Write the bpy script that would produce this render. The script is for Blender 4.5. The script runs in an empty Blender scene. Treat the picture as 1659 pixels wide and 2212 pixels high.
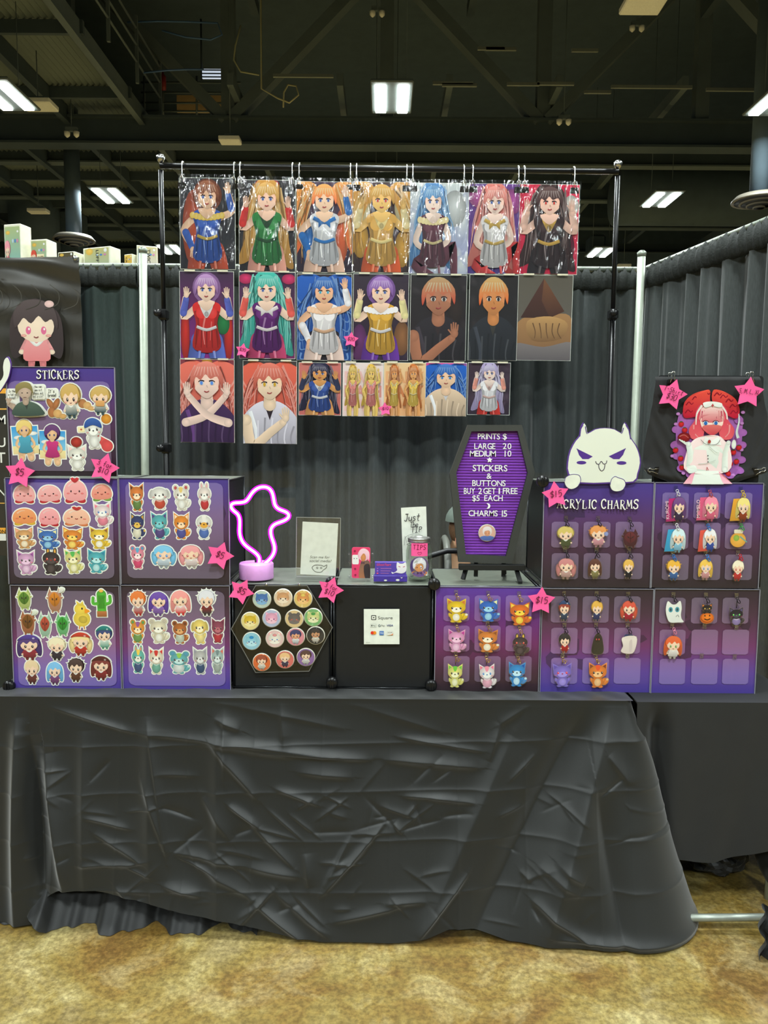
import bpy, bmesh, math, random
from mathutils import Vector, Matrix, Euler
import numpy as np
rnd = random.Random(7)
C = bpy.context.scene.collection
SC = bpy.context.scene
PI = math.pi

# ---------------------------------------------------------------- camera, world, exposure
F_PX, CX, CY = 1661.0, 829.5, 1106.0
PITCH, ROLL = math.radians(5.3), math.radians(0.4)
CAM = Vector((0, 0, 1.605))
_F = Vector((0, math.cos(PITCH), -math.sin(PITCH)))
_R0 = Vector((1, 0, 0)); _U0 = Vector((0, math.sin(PITCH), math.cos(PITCH)))
_R = _R0 * math.cos(ROLL) + _U0 * math.sin(ROLL)
_U = _U0 * math.cos(ROLL) - _R0 * math.sin(ROLL)
camd = bpy.data.cameras.new('camera'); cam = bpy.data.objects.new('camera', camd); C.objects.link(cam)
M = Matrix((( _R.x, _U.x, -_F.x, CAM.x), (_R.y, _U.y, -_F.y, CAM.y), (_R.z, _U.z, -_F.z, CAM.z), (0, 0, 0, 1)))
cam.matrix_world = M
camd.sensor_fit = 'VERTICAL'; camd.sensor_height = 36.0; camd.lens = F_PX / 2212 * 36.0
camd.clip_start = .05; camd.clip_end = 200
SC.camera = cam
SC.view_settings.view_transform = 'Standard'; SC.view_settings.look = 'None'
SC.view_settings.gamma = 1; SC.view_settings.use_curve_mapping = False
SC.view_settings.exposure = 0.0
wd = bpy.data.worlds.new('hall_air'); SC.world = wd; wd.use_nodes = True
wd.node_tree.nodes['Background'].inputs[0].default_value = (.9, 1, .95, 1)
wd.node_tree.nodes['Background'].inputs[1].default_value = .05
LAMP_W = 540.0            # watts of every high-bay fixture
LAMP_COL = (.91, 1.0, 1.0)

def ray(px, py):
    return _F + _R * ((px - CX) / F_PX) - _U * ((py - CY) / F_PX)
def P(px, py, Y):
    d = ray(px, py); return CAM + d * ((Y - CAM.y) / d.y)
def PZ(px, py, Z):
    d = ray(px, py); return CAM + d * ((Z - CAM.z) / d.z)

# ---------------------------------------------------------------- materials
def lin(c):
    return tuple(((v / 255) / 12.92 if v / 255 <= .04045 else ((v / 255 + .055) / 1.055) ** 2.4) for v in c)
MATS = {}
def mat(name, col, rough=.5, metal=0, noise=None, bump=None, spec=.5, trans=0, emit=None, estr=0, alpha=1, sheen=0, coat=0, vary=.15):
    """procedural principled material; noise=(scale) modulates the colour, bump=(scale,strength)"""
    if name in MATS: return MATS[name]
    m = bpy.data.materials.new(name); m.use_nodes = True; nt = m.node_tree; b = nt.nodes['Principled BSDF']
    c = lin(col) + (1,)
    b.inputs['Base Color'].default_value = c; b.inputs['Roughness'].default_value = rough
    b.inputs['Metallic'].default_value = metal; b.inputs['Specular IOR Level'].default_value = spec
    b.inputs['Transmission Weight'].default_value = trans; b.inputs['Alpha'].default_value = alpha
    b.inputs['Sheen Weight'].default_value = sheen; b.inputs['Coat Weight'].default_value = coat
    if emit: b.inputs['Emission Color'].default_value = tuple(emit) + (1,); b.inputs['Emission Strength'].default_value = estr
    tc = nt.nodes.new('ShaderNodeTexCoord')
    n = nt.nodes.new('ShaderNodeTexNoise'); n.inputs['Scale'].default_value = noise or 40; n.inputs['Detail'].default_value = 5
    nt.links.new(tc.outputs['Object'], n.inputs['Vector'])
    mx = nt.nodes.new('ShaderNodeMix'); mx.data_type = 'RGBA'
    mx.inputs[6].default_value = tuple(v * (1 - vary) for v in c[:3]) + (1,)
    mx.inputs[7].default_value = tuple(min(1, v * (1 + vary)) for v in c[:3]) + (1,)
    nt.links.new(n.outputs['Fac'], mx.inputs[0]); nt.links.new(mx.outputs[2], b.inputs['Base Color'])
    if bump:
        n2 = nt.nodes.new('ShaderNodeTexNoise'); n2.inputs['Scale'].default_value = bump[0]; n2.inputs['Detail'].default_value = 6
        nt.links.new(tc.outputs['Object'], n2.inputs['Vector'])
        bp = nt.nodes.new('ShaderNodeBump'); bp.inputs['Strength'].default_value = bump[1]; bp.inputs['Distance'].default_value = .01
        nt.links.new(n2.outputs['Fac'], bp.inputs['Height']); nt.links.new(bp.outputs['Normal'], b.inputs['Normal'])
    MATS[name] = m; return m
def ink_mat(name, rough=.4, coat=0, spec=.4):
    m = bpy.data.materials.new(name); m.use_nodes = True; nt = m.node_tree; b = nt.nodes['Principled BSDF']
    a = nt.nodes.new('ShaderNodeAttribute'); a.attribute_name = 'Col'
    nt.links.new(a.outputs['Color'], b.inputs['Base Color']); b.inputs['Roughness'].default_value = rough
    b.inputs['Coat Weight'].default_value = coat; b.inputs['Coat Roughness'].default_value = .08; b.inputs['Specular IOR Level'].default_value = spec
    return m
INK = ink_mat('printed_ink', .45)
INK_GLOSS = ink_mat('printed_ink_under_gloss', .35, .35)
INK_MATTE = ink_mat('printed_fabric_ink', .9, 0, .1)
def clear_mat(name, fac, rough=.05, bump=None, tint=(1, 1, 1)):
    m = bpy.data.materials.new(name); m.use_nodes = True; nt = m.node_tree; nt.nodes.clear()
    o = nt.nodes.new('ShaderNodeOutputMaterial'); mx = nt.nodes.new('ShaderNodeMixShader'); t = nt.nodes.new('ShaderNodeBsdfTransparent')
    t.inputs[0].default_value = tint + (1,)
    g = nt.nodes.new('ShaderNodeBsdfGlossy'); g.inputs['Roughness'].default_value = rough
    mx.inputs[0].default_value = fac
    nt.links.new(t.outputs[0], mx.inputs[1]); nt.links.new(g.outputs[0], mx.inputs[2]); nt.links.new(mx.outputs[0], o.inputs[0])
    if bump:
        tc = nt.nodes.new('ShaderNodeTexCoord'); mp = nt.nodes.new('ShaderNodeMapping'); mp.inputs['Scale'].default_value = bump[2]
        n = nt.nodes.new('ShaderNodeTexNoise'); n.inputs['Scale'].default_value = bump[0]; n.inputs['Detail'].default_value = 3; n.inputs['Distortion'].default_value = 1.2
        bp = nt.nodes.new('ShaderNodeBump'); bp.inputs['Strength'].default_value = bump[1]; bp.inputs['Distance'].default_value = .02
        nt.links.new(tc.outputs['Object'], mp.inputs[0]); nt.links.new(mp.outputs[0], n.inputs['Vector'])
        nt.links.new(n.outputs['Fac'], bp.inputs['Height']); nt.links.new(bp.outputs[0], g.inputs['Normal'])
    return m
CLEAR = clear_mat('clear_acrylic', .06, .04)
SLEEVE = clear_mat('crinkled_clear_sleeve', .16, .11, (7, 1.0, (2.6, 1, .55)))
SLEEVE_FLAT = clear_mat('smooth_clear_sleeve', .03, .15, (3, .25, (1, 1, .5)))
GLASSJAR = clear_mat('jar_glass', .22, .03, None, (.93, .97, .92))
BLACKPL = mat('black_plastic_sheet', (30, 31, 32), .45, bump=(900, .05), spec=.35)
BLACKCON = mat('black_connector_plastic', (20, 20, 21), .3)
CHROME = mat('bright_metal', (200, 200, 195), .25, 1)
BLACKMET = mat('black_painted_metal', (22, 22, 23), .35, .3)
GOLD = mat('gold_metal', (222, 190, 110), .25, 1)
WHITEPL = mat('white_plastic', (225, 222, 210), .5)
PAPER = mat('white_paper', (232, 236, 224), .8)
STICKW = mat('white_sticker_vinyl', (238, 240, 230), .5)
PINKNOTE = mat('hot_pink_note_paper', (255, 92, 158), .7, noise=12, vary=.06)

# ---------------------------------------------------------------- object helpers
def tag(o, label=None, cat=None, group=None, kind=None):
    if label: o['label'] = label
    if cat: o['category'] = cat
    if group: o['group'] = group
    if kind: o['kind'] = kind
    return o
def thing(name, label, cat, loc=(0, 0, 0), rot=(0, 0, 0), group=None):
    o = bpy.data.objects.new(name, None); C.objects.link(o); o.location = loc; o.rotation_euler = rot
    o.empty_display_size = .05
    return tag(o, label, cat, group)
class MB:
    """collects shapes and links them as ONE mesh object"""
    def __init__(s): s.v = []; s.f = []; s.c = []; s.sm = []
    def add(s, vs, fs, col=None, smooth=False):
        o = len(s.v); s.v += [tuple(v) for v in vs]; s.f += [tuple(i + o for i in f) for f in fs]
        s.sm += [smooth] * len(fs)
        if col is None: col = [(1, 1, 1)] * len(vs)
        elif not isinstance(col, list): col = [col] * len(vs)
        s.c += col; return s
    def box(s, c, d, rot=None, bev=0):
        x, y, z = [v / 2 for v in d]; c = Vector(c)
        if bev > 0:
            b = min(bev, x, y, z) ; vs = []; fs = []
            for sx in (-1, 1):
                for sy in (-1, 1):
                    for sz in (-1, 1):
                        vs += [(sx * x, sy * (y - b), sz * (z - b)), (sx * (x - b), sy * y, sz * (z - b)), (sx * (x - b), sy * (y - b), sz * z)]
            idx = lambda a, bb, cc, k: ((a * 2 + bb) * 2 + cc) * 3 + k
            for k in range(3):
                for sg in (0, 1):
                    q = []
                    for (u, w) in ((0, 0), (1, 0), (1, 1), (0, 1)):
                        t = [0, 0, 0]; t[k] = sg; t[(k + 1) % 3] = u; t[(k + 2) % 3] = w; q.append(idx(*t, k))
                    fs.append(q if sg else q[::-1])
            for k in range(3):
                a1, a2 = (k + 1) % 3, (k + 2) % 3
                for s1 in (0, 1):
                    for s2 in (0, 1):
                        t = [0, 0, 0]; t[a1] = s1; t[a2] = s2; t0 = t[:]; t1 = t[:]; t1[k] = 1
                        q = [idx(*t0, a1), idx(*t1, a1), idx(*t1, a2), idx(*t0, a2)]
                        fs.append(q if (s1 == s2) else q[::-1])
            for a in (0, 1):
                for bb in (0, 1):
                    for cc in (0, 1):
                        q = [idx(a, bb, cc, 0), idx(a, bb, cc, 1), idx(a, bb, cc, 2)]
                        fs.append(q if (a + bb + cc) % 2 == 1 else q[::-1])
        else:
            vs = [(sx * x, sy * y, sz * z) for sx in (-1, 1) for sy in (-1, 1) for sz in (-1, 1)]
            fs = [(0, 1, 3, 2), (4, 6, 7, 5), (0, 4, 5, 1), (2, 3, 7, 6), (0, 2, 6, 4), (1, 5, 7, 3)]
        vs = [Vector(v) for v in vs]
        if rot is not None: vs = [rot @ v for v in vs]
        return s.add([v + c for v in vs], fs)
    def tube(s, pts, r, n=10, closed=False, r1=None, cap=True):
        pts = [Vector(p) for p in pts]; m = len(pts); vs = []; fs = []
        prev = None
        for i, p in enumerate(pts):
            if closed: t = pts[(i + 1) % m] - pts[i - 1]
            else: t = pts[min(i + 1, m - 1)] - pts[max(i - 1, 0)]
            t.normalize()
            if prev is None:
                a = Vector((0, 0, 1)) if abs(t.z) < .9 else Vector((1, 0, 0))
                u = t.cross(a).normalized()
            else:
                u = (prev - t * prev.dot(t)).normalized()
            w = t.cross(u); prev = u
            rr = r if r1 is None else r + (r1 - r) * i / max(1, m - 1)
            for k in range(n):
                an = 2 * PI * k / n; vs.append(p + (u * math.cos(an) + w * math.sin(an)) * rr)
        for i in range(m if closed else m - 1):
            j = (i + 1) % m
            for k in range(n):
                k2 = (k + 1) % n; fs.append((i * n + k, i * n + k2, j * n + k2, j * n + k))
        if not closed and cap:
            fs.append(tuple(range(n))[::-1]); fs.append(tuple((m - 1) * n + k for k in range(n)))
        return s.add(vs, fs, None, True)
    def lathe(s, prof, c=(0, 0, 0), n=28, axis='Z'):
        vs = []; fs = []
        for r, z in prof:
            for k in range(n):
                a = 2 * PI * k / n
                q = (r * math.cos(a), r * math.sin(a), z)
                if axis == 'Y': q = (q[0], -z, q[1])
                vs.append(Vector(q) + Vector(c))
        for i in range(len(prof) - 1):
            for k in range(n):
                k2 = (k + 1) % n; fs.append((i * n + k, i * n + k2, (i + 1) * n + k2, (i + 1) * n + k))
        if prof[0][0] > 1e-6: fs.append(tuple(range(n))[::-1])
        if prof[-1][0] > 1e-6: fs.append(tuple((len(prof) - 1) * n + k for k in range(n)))
        return s.add(vs, fs, None, True)
    def prism(s, pts, y0, y1, col=None):
        """2-D outline (x,z) extruded from y0 (front) to y1 (back)"""
        n = len(pts); vs = [(p[0], y0, p[1]) for p in pts] + [(p[0], y1, p[1]) for p in pts]
        fs = [tuple(range(n)), tuple(range(n, 2 * n))[::-1]]
        fs += [(i, n + i, n + (i + 1) % n, (i + 1) % n) for i in range(n)]
        return s.add(vs, fs, col)
    def ring(s, outer, inner, y0, y1):
        n = len(outer); vs = []
        for y in (y0, y1):
            vs += [(p[0], y, p[1]) for p in outer] + [(p[0], y, p[1]) for p in inner]
        fs = []
        for i in range(n):
            j = (i + 1) % n
            fs += [(i, j, n + j, n + i), (2 * n + i, 3 * n + i, 3 * n + j, 2 * n + j), (i, 2 * n + i, 2 * n + j, j), (n + i, n + j, 3 * n + j, 3 * n + i)]
        return s.add(vs, fs)
    def build(s, name, m, parent=None, loc=None, smooth_angle=True, colors=False):
        me = bpy.data.meshes.new(name); me.from_pydata(s.v, [], s.f); 
        if colors:
            ca = me.color_attributes.new('Col', 'FLOAT_COLOR', 'POINT')
            arr = np.ones((len(s.v), 4), np.float32); arr[:, :3] = np.array(s.c, np.float32); ca.data.foreach_set('color', arr.ravel())
        me.polygons.foreach_set('use_smooth', s.sm)
        me.materials.append(m); me.update()
        if not colors:
            bm = bmesh.new(); bm.from_mesh(me); bmesh.ops.recalc_face_normals(bm, faces=bm.faces); bm.to_mesh(me); bm.free()
        o = bpy.data.objects.new(name, me); C.objects.link(o)
        if parent: o.parent = parent
        if loc is not None: o.location = loc
        return o
def copy_tree(o, parent=None):
    c = o.copy(); C.objects.link(c)
    if parent: c.parent = parent
    for ch in list(o.children): copy_tree(ch, c)
    return c

# ---------------------------------------------------------------- lettering
_TX = {}
def glyphs(txt, shear=0, bold=0, extrude=0):
    key = (txt, shear, bold, extrude)
    if key in _TX: return _TX[key]
    cu = bpy.data.curves.new('t', 'FONT'); cu.body = txt; cu.size = 1; cu.shear = shear; cu.offset = bold; cu.extrude = extrude; cu.resolution_u = 4
    o = bpy.data.objects.new('t', cu); me = o.to_mesh()
    vs = [tuple(v.co) for v in me.vertices]; fs = [tuple(p.vertices) for p in me.polygons]
    o.to_mesh_clear(); bpy.data.objects.remove(o); bpy.data.curves.remove(cu)
    xs = [v[0] for v in vs] or [0]; ys = [v[1] for v in vs] or [0]
    r = (vs, fs, min(xs), max(xs), min(ys), max(ys)); _TX[key] = r; return r

HAND = {  # single-stroke pen letters in a 0.6 x 1 box
 '$': [[(.5, .8), (.3, .9), (.08, .75), (.15, .58), (.42, .45), (.5, .28), (.3, .12), (.05, .22)], [(.3, 1.05), (.26, -.05)]],
 '0': [[(.28, .95), (.08, .75), (.06, .35), (.25, .05), (.45, .2), (.5, .6), (.42, .88), (.25, .95)]],
 '1': [[(.25, .95), (.25, .05)]],
 '2': [[(.08, .75), (.25, .95), (.45, .8), (.35, .5), (.08, .08), (.5, .1)]],
 '3': [[(.1, .9), (.4, .92), (.45, .7), (.22, .52), (.48, .4), (.42, .12), (.08, .08)]],
 '5': [[(.48, .95), (.14, .93), (.12, .55), (.38, .6), (.48, .35), (.35, .08), (.08, .1)]],
 'T': [[(0, .92), (.55, .95)], [(.28, .93), (.26, .05)]], '-': [[(.1, .5), (.4, .52)]], ',': [[(.15, .1), (.05, -.15)]],
 'S': [[(.5, .85), (.3, .95), (.1, .8), (.2, .58), (.42, .42), (.45, .18), (.2, .05), (.04, .15)]],
 'h': [[(.1, 1), (.1, .05)], [(.1, .4), (.3, .58), (.42, .4), (.42, .05)]],
 'i': [[(.22, .55), (.22, .05)], [(.22, .75), (.23, .78)]], 'r': [[(.12, .55), (.14, .05)], [(.13, .35), (.28, .55), (.42, .5)]],
 't': [[(.25, .95), (.22, .12), (.38, .05)], [(.05, .62), (.45, .64)]],
 'M': [[(.04, .05), (.1, .95), (.28, .4), (.48, .95), (.54, .05)]], 'L': [[(.1, .95), (.08, .08), (.48, .08)]],
 'X': [[(.05, .95), (.5, .05)], [(.5, .95), (.05, .05)]], 'f': [[(.45, .95), (.25, .92), (.2, .05)], [(.05, .55), (.4, .57)]],
 'o': [[(.25, .58), (.08, .4), (.12, .1), (.32, .06), (.45, .3), (.38, .52), (.25, .58)]],
 'J': [[(.1, .95), (.5, .95)], [(.35, .95), (.36, .25), (.2, .02), (.04, .2)]],
 'u': [[(.08, .58), (.1, .15), (.28, .06), (.42, .2), (.43, .58), (.45, .05)]],
 's': [[(.42, .52), (.2, .58), (.12, .42), (.38, .25), (.3, .06), (.06, .1)]],
 'e': [[(.1, .32), (.44, .36), (.35, .56), (.14, .5), (.08, .25), (.22, .05), (.44, .12)]],
 'I': [[(.05, .95), (.5, .95)], [(.28, .95), (.27, .05)], [(.05, .05), (.5, .05)]],
 'P': [[(.12, .95), (.1, .05)], [(.12, .92), (.42, .9), (.48, .68), (.3, .5), (.12, .5)]],
 'a': [[(.42, .5), (.2, .57), (.08, .3), (.18, .06), (.38, .18), (.42, .55), (.45, .05)]],
 'b': [[(.1, 1), (.1, .05), (.35, .06), (.45, .3), (.32, .52), (.12, .42)]],
 'd': [[(.42, 1), (.43, .05)], [(.42, .45), (.2, .55), (.08, .28), (.2, .06), (.42, .15)]],
 'n': [[(.1, .55), (.1, .05)], [(.1, .38), (.28, .57), (.42, .42), (.42, .05)]], 'w': [[(.04, .55), (.15, .06), (.27, .42), (.4, .06), (.52, .55)]],
 'H': [[(.08, .95), (.08, .05)], [(.48, .95), (.48, .05)], [(.08, .5), (.48, .52)]], 'c': [[(.44, .5), (.22, .57), (.08, .3), (.22, .06), (.44, .12)]],
 'y': [[(.08, .55), (.25, .15)], [(.45, .55), (.15, -.3)]], 'l': [[(.22, 1), (.22, .06)]], 'p': [[(.1, .55), (.1, -.35)], [(.1, .5), (.35, .55), (.45, .3), (.3, .08), (.1, .12)]],
 'z': [[(.1, .55), (.42, .55), (.1, .06), (.45, .08)]], '?': [[(.1, .8), (.25, .95), (.45, .8), (.28, .5), (.27, .3)], [(.27, .1), (.28, .06)]],
 "'": [[(.2, 1), (.18, .85)]], ' ': [], '!': [[(.25, .95), (.24, .3)], [(.24, .1), (.25, .06)]],
 'v': [[(.05, .55), (.25, .06), (.46, .55)]], 'x': [[(.08, .55), (.42, .06)], [(.42, .55), (.08, .06)]],
 'G': [[(.48, .8), (.3, .95), (.1, .75), (.08, .3), (.28, .05), (.48, .2), (.48, .45), (.3, .45)]],
}
SERIF = {  # decorative display capitals: (thin?, polyline)
 'S': [(0, [(.52, .8), (.5, .95), (.3, 1), (.1, .86), (.14, .64), (.36, .52), (.5, .36), (.46, .1), (.24, 0), (.06, .08), (.04, .24)])],
 'T': [(0, [(.32, .97), (.3, 0)]), (1, [(.02, .8), (.05, .97), (.58, .99), (.62, .82)]), (1, [(.18, 0), (.44, .01)])],
 'I': [(0, [(.16, 1), (.16, 0)]), (1, [(.03, 1), (.3, 1.01)]), (1, [(.02, 0), (.3, 0)])],
 'C': [(0, [(.55, .78), (.5, .94), (.3, 1), (.1, .8), (.06, .42), (.18, .08), (.4, 0), (.56, .18)]), (1, [(.46, .84), (.6, .74)])],
 'K': [(0, [(.14, 1), (.13, 0)]), (1, [(.02, 1), (.26, 1)]), (1, [(.02, 0), (.26, 0)]), (1, [(.56, .98), (.16, .48)]), (0, [(.26, .58), (.44, .2), (.6, -.1), (.7, -.06)])],
 'E': [(0, [(.14, 1), (.13, 0)]), (1, [(.03, 1), (.5, 1), (.54, .82)]), (1, [(.13, .5), (.4, .53)]), (1, [(.03, 0), (.52, -.02), (.58, .2)])],
 'R': [(0, [(.14, 1), (.13, 0)]), (1, [(.03, 1), (.3, 1.01), (.5, .88), (.48, .62), (.28, .5), (.14, .5)]), (1, [(.02, 0), (.26, 0)]), (0, [(.28, .5), (.44, .16), (.6, -.06), (.68, 0)])],
 'A': [(1, [(.04, 0), (.32, 1.0)]), (0, [(.32, 1.0), (.56, 0)]), (1, [(.14, .36), (.48, .36)]), (1, [(-.04, 0), (.14, 0)]), (1, [(.46, 0), (.68, 0)])],
 'Y': [(0, [(.04, 1), (.3, .48)]), (1, [(.58, 1), (.3, .48), (.28, 0)]), (1, [(-.05, 1), (.16, 1)]), (1, [(.46, 1), (.66, 1)]), (1, [(.28, 0), (.18, -.14), (.06, -.08)])],
 'L': [(0, [(.14, 1), (.13, 0)]), (1, [(.02, 1), (.28, 1)]), (1, [(.03, 0), (.5, -.01), (.55, .22)])],
 'H': [(0, [(.12, 1), (.12, 0)]), (0, [(.52, 1), (.52, 0)]), (1, [(.12, .5), (.52, .53)]), (1, [(.02, 1), (.24, 1)]), (1, [(.4, 1), (.62, 1)]), (1, [(.02, 0), (.24, 0)]), (1, [(.4, 0), (.62, 0)])],
 'M': [(1, [(.08, 0), (.14, 1)]), (0, [(.14, 1), (.36, .2)]), (1, [(.36, .2), (.58, 1)]), (0, [(.58, 1), (.66, 0)]), (1, [(-.02, 0), (.2, 0)]), (1, [(.56, 0), (.78, 0)]), (1, [(.04, 1), (.14, 1)]), (1, [(.58, 1), (.7, 1)])],
}

# ---------------------------------------------------------------- flat art
EPS = .00013
def catmull(pts, sub=4, closed=True):
    n = len(pts); out = []
    for i in range(n if closed else n - 1):
        p0, p1, p2, p3 = (pts[(i + k - 1) % n] if closed else pts[min(max(i + k - 1, 0), n - 1)] for k in range(4))
        for j in range(sub):
            t = j / sub; t2 = t * t; t3 = t2 * t
            out.append(tuple(.5 * (2 * p1[a] + (p2[a] - p0[a]) * t + (2 * p0[a] - 5 * p1[a] + 4 * p2[a] - p3[a]) * t2 + (3 * p1[a] - p0[a] - 3 * p2[a] + p3[a]) * t3) for a in (0, 1)))
    if not closed: out.append(tuple(pts[-1]))
    return out
def shade(c, k): return tuple(max(0, min(255, v * k)) for v in c)
def mixc(a, b, t): return tuple(a[i] + (b[i] - a[i]) * t for i in range(3))
class Art:
    """layered flat print in the XZ plane facing -Y; unit space maps through (ox,oz,sx,sz)"""
    def __init__(s, ox=0, oz=0, sx=1, sz=1, margin=0, clip=None):
        s.mb = MB(); s.bk = MB(); s.n = 0; s.map(ox, oz, sx, sz); s.m = margin; s.nb = 0; s.clip = clip
    def map(s, ox, oz, sx, sz): s.ox, s.oz, s.sx, s.sz = ox, oz, sx, sz; return s
    def T(s, p): return (s.ox + p[0] * s.sx, s.oz + p[1] * s.sz)
    def _clip(s, q, cols):
        x0, z0, x1, z1 = s.clip
        for ax, lim, sg in ((0, x0, 1), (0, x1, -1), (1, z0, 1), (1, z1, -1)):
            o = []; oc = []
            for i in range(len(q)):
                a, b = q[i], q[(i + 1) % len(q)]; ca, cb = cols[i], cols[(i + 1) % len(q)]
                da, db = (a[ax] - lim) * sg, (b[ax] - lim) * sg
                if da >= 0: o.append(a); oc.append(ca)
                if da * db < 0:
                    t = da / (da - db); o.append((a[0] + (b[0] - a[0]) * t, a[1] + (b[1] - a[1]) * t)); oc.append(mixc(ca, cb, t))
            q, cols = o, oc
            if len(q) < 3: return [], []
        return q, cols
    def put(s, q, cols, back=True, center=None):
        s.n += 1; y = -s.n * EPS
        ql = q
        if s.clip:
            q, cols = s._clip(q, cols); center = None if center is None or not q else center
            if len(q) < 3: return
        cl = [lin(c) for c in cols]
        if center is not None:
            cc, ccol = center
            if s.clip: cc = (min(max(cc[0], s.clip[0]), s.clip[2]), min(max(cc[1], s.clip[1]), s.clip[3]))
            n = len(q)
            s.mb.add([(p[0], y, p[1]) for p in q] + [(cc[0], y, cc[1])], [(i, (i + 1) % n, n) for i in range(n)], cl + [lin(ccol)])
        else:
            s.mb.add([(p[0], y, p[1]) for p in q], [tuple(range(len(q)))], cl)
        if back and s.m: s.back(ql)
    def back(s, q):
        n = len(q); area = sum(q[i][0] * q[(i + 1) % n][1] - q[(i + 1) % n][0] * q[i][1] for i in range(n))
        sg = 1 if area > 0 else -1; o = []
        for i in range(n):
            a, b, c = q[i - 1], q[i], q[(i + 1) % n]
            d1 = Vector((b[0] - a[0], b[1] - a[1])); d2 = Vector((c[0] - b[0], c[1] - b[1]))
            if d1.length < 1e-9 or d2.length < 1e-9: continue
            d1.normalize(); d2.normalize()
            nn = Vector((d1.y + d2.y, -d1.x - d2.x)) * sg
            if nn.length < 1e-6: nn = Vector((d1.y, -d1.x)) * sg
            nn.normalize(); k = 1 / max(.55, nn.dot(Vector((d1.y, -d1.x)) * sg))
            o.append((b[0] + nn.x * s.m * k, b[1] + nn.y * s.m * k))
        s.nb += 1; y = -s.nb * .00001
        s.bk.add([(p[0], y, p[1]) for p in o], [tuple(range(len(o)))])
    def ell(s, x, z, rx, rz, c, c2=None, rot=0, n=20, back=True):
        c2 = c2 or shade(c, .88); ca, sa = math.cos(rot), math.sin(rot); q = []
        for k in range(n):
            a = 2 * PI * k / n; u, w = rx * math.cos(a), rz * math.sin(a)
            q.append(s.T((x + u * ca - w * sa, z + u * sa + w * ca)))
        s.put(q, [c2] * n, back, (s.T((x + rx * .12, z + rz * .2)), c))
    def poly(s, pts, c, c2=None, smooth=True, sub=4, back=True):
        if smooth: pts = catmull(pts, sub)
        q = [s.T(p) for p in pts]; zs = [p[1] for p in q]; a, b = min(zs), max(zs); c2 = c2 or c
        s.put(q, [mixc(c2, c, (z - a) / (b - a + 1e-9)) for z in zs], back)
    def rect(s, x0, z0, x1, z1, c, c2=None, r=0, back=True):
        if r: pts = rrect(x0, z0, x1, z1, r)
        else: pts = [(x0, z0), (x1, z0), (x1, z1), (x0, z1)]
        s.poly(pts, c, c2, False, back=back)
    def stroke(s, pts, w0, w1, c, c2=None, back=True, smooth=True, sub=4):
        """tapering ribbon; widths in unit-x"""
        if smooth and len(pts) > 2: pts = catmull(pts, sub, False)
        T = [Vector(s.T(p)) for p in pts]; n = len(T); L = []; R = []; c2 = c2 or shade(c, .9)
        for i in range(n):
            d = T[min(i + 1, n - 1)] - T[max(i - 1, 0)]
            if d.length < 1e-9: d = Vector((1, 0))
            d.normalize(); w = (w0 + (w1 - w0) * i / (n - 1)) * s.sx / 2; nn = Vector((-d.y, d.x)) * w
            L.append(T[i] + nn); R.append(T[i] - nn)
        s.strip([tuple(p) for p in L], [tuple(p) for p in R], c, c2)
        if back and s.m: s.back([tuple(p) for p in L] + [tuple(p) for p in R[::-1]])
    def strip(s, L, R, c, c2):
        s.n += 1; y = -s.n * EPS; n = len(L)
        ins = not s.clip or all(s.clip[0] <= p[0] <= s.clip[2] and s.clip[1] <= p[1] <= s.clip[3] for p in L + R)
        if ins: s.mb.add([(p[0], y, p[1]) for p in L + R], [(i, n + i, n + i + 1, i + 1) for i in range(n - 1)], [lin(c)] * n + [lin(c2)] * n); return
        for i in range(n - 1):
            q, cc = s._clip([L[i], R[i], R[i + 1], L[i + 1]], [c, c2, c2, c])
            if len(q) > 2: s.mb.add([(p[0], y, p[1]) for p in q], [tuple(range(len(q)))], [lin(v) for v in cc])
    def hand_(s, x, z, up, c, w=.075):
        k = s.sx / s.sz; sg = 1 if x > 0 else -1
        s.ell(x, z, w * .5, w * .62 * k, c)
        for j, (dx, ln) in enumerate(((-.36, .8), (-.12, 1.0), (.13, .95), (.37, .7))):
            s.stroke([(x + dx * w, z + up * w * .35 * k), (x + dx * w * 1.25, z + up * w * (.45 + ln) * k)], w * .24, w * .17, c, shade(c, .86))
        s.stroke([(x - sg * w * .4, z), (x - sg * w * .85, z + up * w * .5 * k)], w * .26, w * .18, c, shade(c, .86))
    def limb(s, pts, w0, w1, c, c2=None):
        s.stroke(pts, w0, w1, c, c2)
        k = s.sx / s.sz
        s.ell(pts[0][0], pts[0][1], w0 / 2, w0 / 2 * k, c); s.ell(pts[-1][0], pts[-1][1], w1 / 2, w1 / 2 * k, c)
    def text(s, t, x, z, h, c, shear=0, bold=0, width=None, align='c', rot=0):
        vs, fs, x0, x1, z0, z1 = glyphs(t, shear, bold)
        if not vs: return
        k = h / .7; kx = k if width is None else width / (x1 - x0)
        off = {'c': -(x0 + x1) / 2, 'l': -x0, 'r': -x1}[align]
        s.n += 1; y = -s.n * EPS; ca, sa = math.cos(rot), math.sin(rot)
        pts = []
        for v in vs:
            u, w = (v[0] + off) * kx, v[1] * k; q = s.T((x, z)); pts.append((q[0] + u * ca - w * sa, y, q[1] + u * sa + w * ca))
        s.mb.add(pts, fs, lin(c))
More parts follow.
